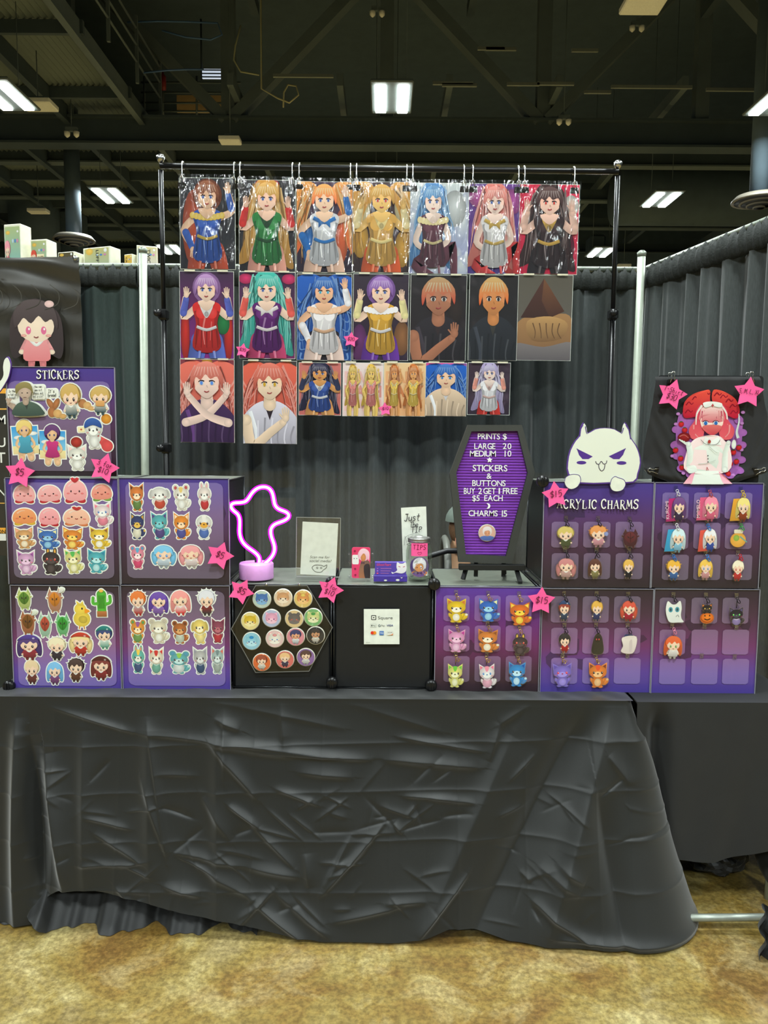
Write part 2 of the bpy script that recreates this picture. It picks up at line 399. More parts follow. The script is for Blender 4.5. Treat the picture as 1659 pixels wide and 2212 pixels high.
    def hand(s, t, x, z, h, c, w=.1, slant=.15, gap=.68, align='c', rot=0, jit=0):
        wd = gap * len(t) * h * .95; x0 = x - (wd / 2 if align == 'c' else 0)
        ox, oz, sx, sz = s.ox, s.oz, s.sx, s.sz; bx, bz = s.T((x, z)); ca, sa = math.cos(rot), math.sin(rot)
        s.map(0, 0, 1, 1)
        for i, ch in enumerate(t):
            for pl in HAND.get(ch, []):
                q = []
                for (u, v) in pl:
                    a = (-wd / 2 if align == 'c' else 0) + i * gap * h * .95 + (u + v * slant) * h; b = v * h + (jit * h * math.sin(i * 2.3) if jit else 0)
                    q.append((bx + a * ca - b * sa, bz + a * sa + b * ca))
                s.stroke(q, w * h, w * h * .9, c, c, back=False, sub=3)
        s.map(ox, oz, sx, sz)
    def serif(s, t, x, z, h, c, kern=.74, wb=.16, wt=.06):
        ws = [.38 if ch == 'I' else (.4 if ch == ' ' else (.86 if ch == 'M' else kern)) for ch in t]
        tot = sum(ws) * h; x0 = x - tot / 2; ox, oz, sx, sz = s.ox, s.oz, s.sx, s.sz; s.map(0, 0, 1, 1)
        for i, ch in enumerate(t):
            dz = [0, -.05, .03, 0, -.04][i % 5] * h; k = [1, 1.02, .98, 1.06, .96][i % 5]
            for thin, pl in SERIF.get(ch, []):
                s.stroke([(x0 + u * h, z + dz + v * h * k) for u, v in pl], (wt if thin else wb) * h, (wt if thin else wb * .85) * h, c, c, back=False)
            x0 += ws[i] * h
        s.map(ox, oz, sx, sz)
    def build(s, name, parent, m=None, loc=(0, 0, 0)):
        return s.mb.build(name, m or INK, parent, loc, colors=True)
def rrect(x0, z0, x1, z1, r, n=5):
    q = []
    for cx, cz, a0 in ((x1 - r, z1 - r, 0), (x0 + r, z1 - r, 90), (x0 + r, z0 + r, 180), (x1 - r, z0 + r, 270)):
        for k in range(n + 1):
            a = math.radians(a0 + 90 * k / n); q.append((cx + r * math.cos(a), cz + r * math.sin(a)))
    return q
def star_pts(r, ri=.52, rot=0, n=5):
    return [((r if k % 2 == 0 else r * ri) * math.sin(rot + PI * k / n), (r if k % 2 == 0 else r * ri) * math.cos(rot + PI * k / n)) for k in range(2 * n)]

SKIN = (248, 214, 184); INKC = (60, 45, 50); WHITE = (245, 245, 238)
def fig_child(A, hair, top, bottom=None, skin=SKIN, style='short', hat=None, eye=INKC, trim=WHITE, prop=None):
    bottom = bottom or shade(top, .7); hd = shade(hair, .78)
    if style == 'long': A.poly([(-.38, .3), (0, .5), (.38, .3), (.46, -.1), (.4, -.36), (.2, -.3), (-.2, -.3), (-.4, -.36), (-.46, -.1)], hair, hd)
    elif style == 'twin':
        A.ell(-.37, -.08, .12, .3, hair, hd, .15); A.ell(.37, -.08, .12, .3, hair, hd, -.15); A.ell(0, .2, .4, .3, hair, hd)
    elif style == 'bun': A.ell(0, .42, .15, .09, hair, hd); A.ell(0, .18, .4, .28, hair, hd)
    else: A.ell(0, .19, .43, .31, hair, hd)
    if style == 'spiky':
        for k in range(7):
            a = -1.3 + k * .43; A.poly([(.34 * math.sin(a - .2), .19 + .26 * math.cos(a - .2)), (.5 * math.sin(a), .19 + .34 * math.cos(a)), (.34 * math.sin(a + .2), .19 + .26 * math.cos(a + .2))], hair, hd, False)
    for sgn in (-1, 1):
        A.limb([(sgn * .09, -.32), (sgn * .1, -.46)], .13, .11, skin if bottom == top else bottom)
        A.limb([(sgn * .15, -.12), (sgn * .25, -.25)], .12, .09, top)
        A.ell(sgn * .26, -.27, .05, .035, skin)
    A.poly([(-.14, -.08), (.14, -.08), (.23, -.37), (0, -.4), (-.23, -.37)], top, bottom)
    A.stroke([(-.1, -.1), (0, -.17), (.1, -.1)], .05, .05, trim, back=False)
    A.ell(0, .1, .31, .23, skin, shade(skin, .95))
    A.poly([(-.36, .08), (-.37, .3), (-.2, .46), (.05, .48), (.28, .4), (.37, .2), (.36, .06), (.27, .2), (.16, .16), (.05, .25), (-.08, .14), (-.2, .22), (-.28, .14)], mixc(hair, WHITE, .12), hair, True, 3)
    for sgn in (-1, 1):
        A.ell(sgn * .13, .04, .045, .058, eye, eye, back=False); A.ell(sgn * .13 + .012, .06, .016, .018, WHITE, WHITE, back=False, n=8)
        A.ell(sgn * .21, -.035, .05, .022, mixc(skin, (240, 120, 120), .45), back=False, n=10)
    A.stroke([(-.04, -.05), (0, -.065), (.04, -.05)], .02, .02, (150, 80, 75), back=False)
    if hat:
        A.poly([(-.42, .28), (-.3, .42), (-.05, .52), (.25, .47), (.42, .3), (.2, .33), (-.2, .33)], hat, shade(hat, .75))
        A.ell(.18, .37, .05, .04, mixc(hat, WHITE, .6), back=False, n=10)
    if prop: A.ell(prop[0], prop[1], prop[2], prop[3], prop[4])
def fig_pet(A, main, belly=WHITE, ear='tri', inner=None, tail=True, cloth=None, mark=None, eye=INKC):
    inner = inner or mixc(main, (255, 170, 170), .5); md = shade(main, .82)
    if tail: A.ell(.32, -.25, .17, .12, main, md, .7); A.ell(.41, -.17, .06, .05, belly, back=False, n=10)
    for sgn in (-1, 1):
        if ear == 'tri':
            A.poly([(sgn * .38, .5), (sgn * .08, .34), (sgn * .36, .14)], main, md, False); A.poly([(sgn * .34, .43), (sgn * .15, .33), (sgn * .33, .2)], inner, inner, False, back=False)
        elif ear == 'round': A.ell(sgn * .28, .37, .14, .12, main, md); A.ell(sgn * .28, .37, .08, .07, inner, back=False)
        elif ear == 'long': A.ell(sgn * .15, .4, .085, .16, main, md, -sgn * .12); A.ell(sgn * .15, .4, .045, .11, inner, back=False)
        elif ear == 'flop': A.ell(sgn * .36, .14, .1, .18, shade(main, .7), md, sgn * .3)
        A.ell(sgn * .13, -.45, .1, .05, main, md); A.ell(sgn * .24, -.2, .065, .11, main, md, -sgn * .5)
    A.ell(0, -.26, .24, .21, cloth or main, shade(cloth or main, .8)); 
    if not cloth: A.ell(0, -.28, .14, .15, belly, back=False)
    else: A.stroke([(-.15, -.12), (0, -.17), (.15, -.12)], .06, .06, mixc(cloth, WHITE, .5), back=False)
    A.ell(0, .13, .37, .26, main, md)
    A.ell(0, .03, .19, .11, belly, belly, back=False)
    if mark: A.poly([(-.1, .38), (.1, .38), (.05, .2), (-.05, .2)], mark, mark, back=False)
    for sgn in (-1, 1):
        A.ell(sgn * .17, .1, .042, .05, eye, eye, back=False); A.ell(sgn * .17 + .012, .12, .014, .015, WHITE, WHITE, back=False, n=8)
        A.ell(sgn * .26, .01, .05, .025, mixc(main, (240, 110, 110), .5), back=False, n=10)
    A.ell(0, .06, .035, .022, shade(eye, .9), back=False, n=10)
def fig_bun(A, main, accent, topping=None):
    """plain soft dumpling with a little topping and two leaves of accent colour"""
    A.ell(-.2, -.34, .2, .12, accent, shade(accent, .8), .3); A.ell(.2, -.34, .2, .12, accent, shade(accent, .8), -.3)
    A.poly([(-.44, -.14), (-.36, .2), (-.14, .38), (.14, .38), (.36, .2), (.44, -.14), (.28, -.36), (-.28, -.36)], mixc(main, WHITE, .15), shade(main, .93))
    A.stroke([(-.25, .16), (-.12, .27), (.04, .29)], .06, .02, mixc(main, WHITE, .5), back=False)
    for sg in (-1, 1): A.ell(sg * .16, -.02, .03, .04, INKC, INKC, back=False, n=10); A.ell(sg * .27, -.1, .06, .03, mixc(main, (240, 90, 90), .5), back=False, n=10)
    A.stroke([(-.05, -.09), (0, -.12), (.05, -.09)], .025, .025, (160, 60, 60), back=False)
    if topping: A.poly([(0, .3), (-.16, .44), (-.08, .5), (0, .46), (.08, .5), (.16, .44)], topping, shade(topping, .8))
def fig_sprout(A, main, face, leaf):
    """small woodland sprite holding a leaf-shaped shield"""
    for sg in (-1, 1):
        A.poly([(sg * .22, .5), (sg * .12, .2), (sg * .36, .2)], main, shade(main, .8), False); A.limb([(sg * .12, -.25), (sg * .15, -.45)], .14, .1, main)
        A.limb([(sg * .22, .05), (sg * .38, .12)], .1, .07, main)
    A.poly([(-.28, .28), (.28, .28), (.24, -.34), (-.24, -.34)], main, shade(main, .8))
    A.poly([(0, .34), (.26, .12), (.2, -.1), (0, -.24), (-.2, -.1), (-.26, .12)], face, shade(face, .75)); A.stroke([(0, .3), (0, -.2)], .03, .03, shade(face, .6), back=False)
    for sg in (-1, 1): A.ell(sg * .1, .06, .04, .045, INKC, INKC, back=False, n=10); A.stroke([(0, -.02), (sg * .18, .14)], .02, .015, shade(face, .6), back=False)
    if leaf: A.poly([(.2, .3), (.32, .5), (.5, .46), (.42, .34)], leaf, shade(leaf, .8))
def fig_cactus(A, c):
    A.limb([(0, .3), (0, -.3)], .44, .4, c, shade(c, .85)); A.limb([(-.15, -.02), (-.38, -.02), (-.38, .18)], .14, .14, c); A.limb([(.15, -.05), (.38, .02), (.38, .24)], .14, .14, c)
    A.rect(-.22, -.5, .22, -.3, (190, 120, 70), (150, 90, 50)); 
    for k in range(5): A.stroke([(-.12 + .06 * k, .28), (-.12 + .06 * k, -.2)], .02, .02, shade(c, .7), back=False)
    A.ell(0, .44, .1, .06, (250, 200, 90))
def fig_chick(A, c):
    A.ell(.05, -.12, .38, .28, c, shade(c, .85)); A.ell(-.02, .22, .27, .2, c, shade(c, .9)); A.poly([(-.12, .36), (-.2, .5), (-.02, .42), (.08, .5), (.12, .36)], c, shade(c, .85))
    A.poly([(.2, .24), (.42, .16), (.2, .08)], (240, 150, 40)); A.ell(.06, .24, .04, .04, INKC, INKC, back=False); A.ell(.1, -.14, .2, .13, shade(c, .85), back=False)
    for sg in (-1, 1): A.stroke([(.05 + sg * .1, -.38), (.05 + sg * .12, -.48)], .05, .05, (230, 140, 40))
def fig_beach(A, hair, suit, hair2):
    A.rect(-.46, -.36, .46, .32, (60, 150, 215), (150, 215, 230)); A.rect(-.46, -.36, .46, -.16, (235, 220, 160), (225, 205, 150))
    A.ell(-.2, .05, .2, .05, WHITE, back=False); A.ell(.25, .14, .2, .05, WHITE, back=False)
    sk = (240, 195, 150)
    A.ell(0, .28, .29, .21, hair, hair2)
    for sg in (-1, 1): A.limb([(sg * .2, .04), (sg * .32, -.12), (sg * .2, -.22)], .1, .08, sk); A.limb([(sg * .15, -.3), (sg * .17, -.46)], .26, .22, sk)
    A.poly([(-.2, .06), (.2, .06), (.17, -.12), (.24, -.32), (-.24, -.32), (-.17, -.12)], suit, shade(suit, .8))
    A.stroke([(-.1, .1), (-.12, .0)], .04, .04, suit, back=False); A.ell(0, .1, .08, .05, sk, back=False); A.ell(0, .24, .18, .15, sk, back=False)
    A.poly([(-.26, .2), (-.24, .4), (0, .48), (.24, .4), (.26, .2), (.14, .3), (0, .34), (-.14, .26)], mixc(hair, WHITE, .15), hair, back=False)
    for sg in (-1, 1): A.ell(sg * .08, .22, .028, .028, (60, 80, 130), back=False, n=8)

# ================================================================= STRUCTURE
T_EDGE, T_TOP, BRD = 2.51, .74, 2.60            # table front edge, table height, display-board plane
DRAPE_Y, RACK_Y = 3.92, 3.70

def floor():
    m = bpy.data.materials.new('stained_concrete'); m.use_nodes = True; nt = m.node_tree; b = nt.nodes['Principled BSDF']
    tc = nt.nodes.new('ShaderNodeTexCoord')
    def noise(sc, det, dist=0):
        n = nt.nodes.new('ShaderNodeTexNoise'); n.inputs['Scale'].default_value = sc; n.inputs['Detail'].default_value = det; n.inputs['Roughness'].default_value = .65; n.inputs['Distortion'].default_value = dist
        nt.links.new(tc.outputs['Object'], n.inputs['Vector']); return n
    def ramp(src, stops):
        r = nt.nodes.new('ShaderNodeValToRGB'); e = r.color_ramp.elements
        while len(e) < len(stops): e.new(.5)
        for i, (p, c) in enumerate(stops): e[i].position = p; e[i].color = lin(c) + (1,)
        nt.links.new(src, r.inputs[0]); return r
    r1 = ramp(noise(1.7, 10, .8).outputs['Fac'], [(.33, (106, 74, 34)), (.43, (132, 100, 44)), (.50, (144, 120, 58)), (.57, (152, 134, 74)), (.68, (186, 172, 122))])
    r2 = ramp(noise(5.5, 12, .5).outputs['Fac'], [(.38, (96, 70, 32)), (.5, (142, 120, 62)), (.63, (200, 188, 136))])
    mx = nt.nodes.new('ShaderNodeMix'); mx.data_type = 'RGBA'; mx.inputs[0].default_value = .38
    nt.links.new(r1.outputs[0], mx.inputs[6]); nt.links.new(r2.outputs[0], mx.inputs[7])
    r3 = ramp(noise(55, 8).outputs['Fac'], [(.40, (176, 172, 164)), (.62, (255, 255, 255))])
    m2 = nt.nodes.new('ShaderNodeMix'); m2.data_type = 'RGBA'; m2.blend_type = 'MULTIPLY'; m2.inputs[0].default_value = .8
    nt.links.new(mx.outputs[2], m2.inputs[6]); nt.links.new(r3.outputs[0], m2.inputs[7]); nt.links.new(m2.outputs[2], b.inputs['Base Color'])
    b.inputs['Roughness'].default_value = .42
    bp = nt.nodes.new('ShaderNodeBump'); bp.inputs['Strength'].default_value = .12; bp.inputs['Distance'].default_value = .01
    nt.links.new(noise(30, 8).outputs['Fac'], bp.inputs['Height']); nt.links.new(bp.outputs[0], b.inputs['Normal'])
    mb = MB(); mb.box((0, 12, -.1), (44, 56, .2))
    tag(mb.build('floor', m), kind='structure')
floor()
DARK = mat('black_ceiling_paint', (62, 76, 84), .8, noise=3, vary=.25)
DARK2 = mat('black_steel', (58, 70, 76), .7, noise=2, vary=.2)
DARK3 = mat('dark_grey_steel', (84, 95, 98), .7, noise=2, vary=.2)
def struct(mb, name, m): return tag(mb.build(name, m), kind='structure')
ROOF = 14.5
mb = MB(); mb.box((0, 12, ROOF + .1), (44, 56, .2)); struct(mb, 'ceiling', DARK)
mb = MB(); mb.box((0, 39.9, 7.2), (44, .2, 14.6)); struct(mb, 'wall_back', DARK)
mb = MB(); mb.box((-21.9, 12, 7.2), (.2, 56, 14.6)); struct(mb, 'wall_left', DARK)
mb = MB(); mb.box((21.9, 12, 7.2), (.2, 56, 14.6)); struct(mb, 'wall_right', DARK)
mb = MB(); mb.box((0, -15.9, 7.2), (44, .2, 14.6)); struct(mb, 'wall_front', DARK)
# corrugated deck of the lower gallery at the upper left
def deck():
    Z = 10.5; y0, y1 = 8.0, 36.0; n = int((y1 - y0) / .18)
    root = tag(bpy.data.objects.new('gallery_deck', None), 'corrugated black metal gallery deck over the left of the hall', 'ceiling deck'); C.objects.link(root)
    for bay in range(9):
        a = y0 + bay * (y1 - y0) / 9; b = a + (y1 - y0) / 9
        mb = MB(); xs0, xs1 = -21, -6.6; k = int((xs1 - xs0) / .15)
        vs = []; fs = []
        for i in range(k * 2 + 1):
            x = xs0 + (xs1 - xs0) * i / (2 * k); z = Z + (.08 if (i // 1) % 2 else 0)
            vs += [(x, a, z), (x, b, z)]
            if i: fs.append((2 * i - 2, 2 * i - 1, 2 * i + 1, 2 * i))
        mb.add(vs, fs); mb.build('deck_sheet', mat('grey_deck', (100, 110, 106), .7), root)
        mb = MB(); mb.box((-13.8, a, Z - .14), (14.6, .10, .28)); mb.build('purlin', DARK2, root)
    for x in (-6.6, -8.6, -10.6, -12.6, -15, -18):
        mb = MB(); mb.box((x, 22, Z - .22), (.07, 28, .44)); mb.box((x, 22, Z - .44), (.16, 28, .03)); mb.build('joist', DARK3 if x > -7 else DARK2, root)
    root['kind'] = 'structure'; del root['category']
deck()
# big girder with V bracing above it
GY = 21.7
def girder():
    root = bpy.data.objects.new('roof_truss', None); C.objects.link(root); root['kind'] = 'structure'
    zt, zb = P(830, 262, GY).z, P(830, 318, GY).z
    mb = MB(); mb.box((0, GY, (zt + zb) / 2), (43, .12, zt - zb)); mb.box((0, GY, zb), (43, .5, .06)); mb.box((0, GY, zt), (43, .5, .06)); mb.build('girder', DARK2, root)
    mb = MB(); mb.box((0, GY, ROOF - .3), (43, .4, .35)); mb.build('top_chord', DARK2, root)
    posts = [P(px, 250, GY).x for px in (150, 495, 835, 1172, 1512, 1850)]
    for i, x in enumerate(posts):
        mb = MB(); mb.box((x, GY, (zt + ROOF - .4) / 2), (.36, .3, ROOF - .4 - zt)); mb.build('post', DARK3, root)
        if i % 2 == 1:
            for sg in (-1, 1):
                a = Vector((x + sg * .1, GY - .02 * sg, zt)); b = Vector((x + sg * 4.0, GY - .02 * sg, ROOF - .4)); d = b - a
                q = d.to_track_quat('Z', 'Y').to_matrix(); mb = MB(); mb.box((a + b) / 2, (.4, .28, d.length), q); mb.build('brace', DARK3, root)
girder()
def beams():
    k = 0
    for y in (12.5, 15.2, 17.7, 25, 28.5, 32, 36):
        root = bpy.data.objects.new('roof_beam', None); C.objects.link(root); root['kind'] = 'structure'
        z = 12.6 if y < 22 else 10.4
        mb = MB(); mb.box((7.7 if y < 22 else 3, y, z), (28 if y < 22 else 37, .12, .4)); mb.build('web', DARK2, root)
        mb = MB(); mb.box((7.7 if y < 22 else 3, y, z - .2), (28 if y < 22 else 37, .34, .05)); mb.build('flange', DARK3, root)
    for x in (-4, -1.2, 1.6, 4.4, 7.6, 11, 14.5):
        mb = MB(); mb.box((x, 28.5, 10.75), (.16, 16, .3)); tag(mb.build('roof_joist', DARK3), kind='structure')
    for x in (-3.5, 2.2, 8.4, 13.5):
        mb = MB(); mb.box((x, 15.5, 12.95), (.2, 12, .3)); tag(mb.build('roof_joist', DARK2), kind='structure')
    # thin light coloured unistrut rails
    for (x0, x1, py) in ((955, 1030, 183), (1160, 1240, 180), (1050, 1115, 105), (1235, 1292, 108), (1032, 1090, 104), (935, 1022, 179), (1095, 1165, 181), (1262, 1320, 198), (1320, 1495, 187), (1525, 1659, 193), (590, 720, 163)):
        a, b = P(x0, py, 19.5), P(x1, py + 2, 19.5); mb = MB(); mb.box((a + b) / 2, ((b - a).length, .06, .07)); tag(mb.build('strut_rail', mat('galvanised_strut', (120, 125, 118), .5, .4)), kind='structure')
beams()
def ducts():
    # left column with arched soffit, right-hand round ducts, far columns
    for nm, px, w, y in (('column', 155, 50, 31), ('column', 1290, 34, 34), ('column', 1615, 50, 33)):
        a = P(px - w / 2, 420, y); b = P(px + w / 2, 420, y)
        mb = MB(); mb.box(((a.x + b.x) / 2, y, 5.2), (b.x - a.x, .9, 10.4), None, .1); struct(mb, 'column', DARK)
    for (px, py, y, r, ln) in ((20, 405, 30, .9, 9), (1330, 420, 27, 1.0, 12)):
        c = P(px, py, y); pts = [c + Vector((-ln / 2 if px < 500 else 0, 0, 0)) + Vector((ln * k / 8, 0, 0)) for k in range(5)]
        pts += [pts[-1] + Vector((.9 * math.sin(a), 0, -.9 * (1 - math.cos(a)))) for a in (.4, .8, 1.2, 1.57)]; pts.append(pts[-1] + Vector((0, 0, -1.6)))
        mb = MB(); mb.tube(pts, r, 20); struct(mb, 'air_duct', DARK)
    for y, x0, x1, z in ((33, -21, 21, 8.8),):
        mb = MB(); mb.box(((x0 + x1) / 2, y, z), (x1 - x0, .3, 1.3)); struct(mb, 'soffit_beam', DARK)
ducts()
# gallery clutter seen past the deck: railings, panels, pipes
def gallery():
    r = thing('catwalk', 'dark steel catwalk with railings hung above the left side', 'catwalk')
    X = -6.2
    for k in range(3):
        mb = MB(); mb.tube([(X, 10, 10.9 + .4 * k), (X, 22, 10.9 + .4 * k)], .03, 6); mb.build('rail', DARK3, r)
    for k in range(7):
        mb = MB(); mb.box((X, 10 + 2 * k, 11.2), (.07, .07, 1.6)); mb.build('rail_post', DARK3, r)
    Yb = 24.0
    for py in (178, 200, 222, 240):
        a, b = P(305, py, Yb), P(520, py + 1, Yb); mb = MB(); mb.tube([a, b], .03, 6); mb.build('rail', DARK3, r)
    for px in (312, 352, 425, 505):
        a, b = P(px, 165, Yb), P(px, 250, Yb); mb = MB(); mb.tube([a, b], .035, 6); mb.build('rail_post', DARK3, r)
    p = P(430, 225, 24.6); mb = MB(); mb.box(p, (1.35, .06, .5)); mb.build('plywood_panel', mat('plywood', (190, 160, 116), .8, noise=4), r)
    p = P(458, 160, 25); mb = MB(); mb.box(p, (.6, .05, .28)); w1 = tag(bpy.data.objects.new('window_1', None), kind='structure'); C.objects.link(w1); mb.build('pane', mat('bright_window', (200, 215, 240), .4, emit=(.75, .85, 1), estr=.7), w1)
    mb = MB()
    for q in (-.2, 0, .2): mb.box(p + Vector((0, -.03, q * .5)), (.66, .04, .03))
    for q in (-.32, .32): mb.tube([p + Vector((q, 0, -.2)), Vector((p.x + q, p.y, ROOF))], .03, 6)
    mb.build('window_frame', DARK2, w1)
    a = P(352, 178, 23.8); mb = MB(); mb.lathe([(0.0, -.22), (.09, -.2), (.1, .16), (.04, .22), (.03, .3)], a, 10); tag(mb.build('fire_extinguisher', mat('red_paint', (130, 30, 28), .5)), 'small red cylinder hung at the catwalk', 'extinguisher')
    pts = [P(x, y, 18) for x, y in ((565, 192), (600, 212), (625, 222), (645, 205), (640, 186), (622, 183), (613, 200), (612, 232))]; pts = [Vector((pts[0].x, pts[0].y, ROOF))] + pts
    mb = MB(); mb.tube([Vector(q) for q in [(p.x, p.y, p.z) for p in pts]], .02, 6); tag(mb.build('cable_loop', mat('pale_cable', (150, 145, 110), .6)), 'pale cable coiled in a loop under the roof', 'cable')
    for i, (lst, col, lb) in enumerate(((((275, 48), (340, 46), (400, 47), (470, 50), (480, 75), (455, 86), (400, 80), (350, 66)), (64, 96, 140), 'sagging blue cable bundle beside the gallery edge'),
                       (((520, 55), (508, 100), (505, 130), (520, 155), (560, 162)), (150, 150, 120), 'pale cable hanging down along the left roof post'),
                       (((310, 157), (360, 152), (400, 150), (440, 150)), (70, 100, 150), 'short blue cable lying along the catwalk rail'))):
        mb = MB(); mb.tube([P(x, y, 20.5) for x, y in lst], .022, 6); tag(mb.build('cable', mat('cable_%d' % i if False else ['blue_cable', 'cream_cable', 'blue_cable_dark'][i], col, .6)), lb, 'cable')
gallery()
# ---------------------------------------------------------------- ceiling lamps (each carries its own light)
LZ = 8.6
TUBE = mat('lit_led_strip', (255, 255, 240), .5, emit=(.97, 1.0, .90), estr=26)
def lamp(x, y, label, group='twin-strip high-bay ceiling lights', light=True):
    up = (10.49 if x < -6.6 and y > 8 else ROOF) - LZ
    r = thing('high_bay_light', label, 'ceiling light', (x, y, LZ), group=group)
    mb = MB(); mb.box((0, 0, .07), (.86, 1.5, .06), None, .02); mb.build('housing', DARK3, r)
    for sg in (-1, 1):
        mb = MB(); mb.box((sg * .23, 0, .02), (.22, 1.25, .04), None, .01); mb.build('led_strip', TUBE, r)
        mb = MB(); mb.tube([(sg * .3, 0, .1), (sg * .3, 0, up)], .008, 5); mb.build('hanger_cable', DARK3, r)
    if light:
        ld = bpy.data.lights.new('lamp', 'AREA'); ld.shape = 'RECTANGLE'; ld.size = .8; ld.size_y = 1.3; ld.energy = LAMP_W; ld.color = LAMP_COL
        ob = bpy.data.objects.new('lamp_glow', ld); C.objects.link(ob); ob.parent = r; ob.location = (0, 0, -.02)
for j, y in enumerate((16.6, 23.1, 29.4, 35.9)):
    for i, x in enumerate((-8, 0, 8)):
        side = ('left', 'centre', 'right')[i]; row = ('nearest', 'second', 'third', 'farthest')[j]
        lab = f'glowing twin-strip lamp, {side} of the {row} row of hall lights in view'
        lamp(x + (.1 if j == 0 else 0), y, lab)
for y in (10.1, 3.6, -2.9, -9.4):
    for x in (-8, 0, 8):
        side = {-8: 'left', 0: 'middle', 8: 'right'}[x]; row = {10.1: 'just above the frame', 3.6: 'over the booth', -2.9: 'just behind the camera', -9.4: 'farthest behind the camera'}[y]
        lamp(x, y, f'twin-strip hall lamp out of view, {side} of the row {row}', 'hall lamps out of view')
# pale boxes, emergency heads, diffusers
for (px, py, w, h, Z, lab) in ((82, 226, 58, 26, 9.3, 'large pale box hanging at the far upper left under the deck'), (497, 303, 40, 18, 9.3, 'pale box hanging above the left end of the print rack'),
        (83, 456, 36, 12, 9.0, 'small pale box far off above the figurine boxes'), (1390, 8, 70, 34, 9.6, 'pale box cut off by the top edge of the photo'), (1348, 574, 26, 8, 6.0, 'tiny pale box just above the back curtain on the right')):
    p = PZ(px, py, Z) if Z > 7 else P(px, py, 32)
    k = (p - CAM).length / F_PX
    r = thing('ceiling_speaker', lab, 'ceiling box', p, group='pale boxes under the roof')
    mb = MB(); mb.box((0, 0, 0), (w * k, h * k * 1.6, .12), None, .02); mb.build('shell', WHITEPL, r)
    mb = MB(); mb.box((0, 0, .1), (w * k * .5, h * k * .5, .1)); mb.build('bracket', DARK3, r)
    mb = MB(); mb.tube([(0, 0, .12), (0, 0, (10.49 if p.x < -6.6 and p.y > 8 else ROOF) - p.z)], .012, 5); mb.build('hanger', DARK3, r)
for (px, py, rp, lab) in ((160, 520, 42, 'round ceiling air diffuser above the left curtain'), (1640, 436, 52, 'round ceiling air diffuser at the right edge')):
    p = PZ(px, py, 7.2); k = (p - CAM).length / F_PX
    r = thing('air_diffuser', lab, 'diffuser', p)
    for i, q in enumerate((1, .72, .46, .22)):
        R = rp * k * q * .92; mb = MB(); mb.lathe([(R, 0), (R * 1.0, .03), (R * .86, .12), (R * .82, .1), (R * .9, .0)], (0, 0, -.05 * i), 28); mb.build('ring', mat('tan_diffuser', (84, 80, 70), .6), r)
    mb = MB(); mb.lathe([(rp * k * .34, .1), (rp * k * .34, (10.4 if p.x < -6.6 else ROOF) - p.z - .05)], (0, 0, 0), 20); mb.build('drop_duct', DARK, r)
for (px, py, lab) in ((155, 290, 'tiny white emergency lamp at the left girder'), (815, 30, 'tiny pale twin lamp heads near the top centre'), (1376, 62, 'tiny pale twin lamp heads at the upper right'), (1218, 264, 'tiny white twin lamp heads on the long girder')):
    p = P(px, py, 20.8); r = thing('emergency_light', lab, 'emergency light', p, group='emergency lights')
    for sg in (-1, 1): mb = MB(); mb.lathe([(.02, 0), (.07, .05), (.08, .14), (.02, .16)], (sg * .12, 0, -.08), 10); mb.build('lamp_head', WHITEPL, r)
    mb = MB(); mb.box((0, 0, .12), (.3, .1, .1)); mb.tube([(0, 0, .12), (0, 0, (10.49 if p.x < -6.6 else ROOF) - p.z)], .012, 5); mb.build('bracket', DARK3, r)

# ================================================================= CURTAINS
def fabric_mat(name, col, hole=.05):
    m = bpy.data.materials.new(name); m.use_nodes = True; nt = m.node_tree; b = nt.nodes['Principled BSDF']
    b.inputs['Base Color'].default_value = lin(col) + (1,); b.inputs['Roughness'].default_value = .75; b.inputs['Sheen Weight'].default_value = .25; b.inputs['Sheen Roughness'].default_value = .4
    tc = nt.nodes.new('ShaderNodeTexCoord'); mp = nt.nodes.new('ShaderNodeMapping'); mp.inputs['Scale'].default_value = (260, 260, 40)
    n = nt.nodes.new('ShaderNodeTexNoise'); n.inputs['Scale'].default_value = 1; n.inputs['Detail'].default_value = 4
    nt.links.new(tc.outputs['Object'], mp.inputs[0]); nt.links.new(mp.outputs[0], n.inputs['Vector'])
    mx = nt.nodes.new('ShaderNodeMix'); mx.data_type = 'RGBA'; c = lin(col); mx.inputs[6].default_value = tuple(v * .55 for v in c) + (1,); mx.inputs[7].default_value = tuple(v * 1.5 for v in c) + (1,)
    nt.links.new(n.outputs['Fac'], mx.inputs[0]); nt.links.new(mx.outputs[2], b.inputs['Base Color'])
    if hole:
        o = nt.nodes['Material Output']; t = nt.nodes.new('ShaderNodeBsdfTransparent'); ms = nt.nodes.new('ShaderNodeMixShader'); ms.inputs[0].default_value = 1 - hole
        nt.links.new(t.outputs[0], ms.inputs[1]); nt.links.new(b.outputs[0], ms.inputs[2]); nt.links.new(ms.outputs[0], o.inputs[0])
    return m
FAB = fabric_mat('sheer_black_curtain', (60, 65, 64), .035)
FABL = fabric_mat('dark_green_black_curtain', (50, 64, 60), .03)
CASING = mat('curtain_casing', (34, 38, 35), .8, bump=(120, .3))
ROD = mat('curtain_rod_metal', (150, 158, 145), .4, .6)
POLE = mat('pale_pipe', (168, 176, 160), .45, .2)
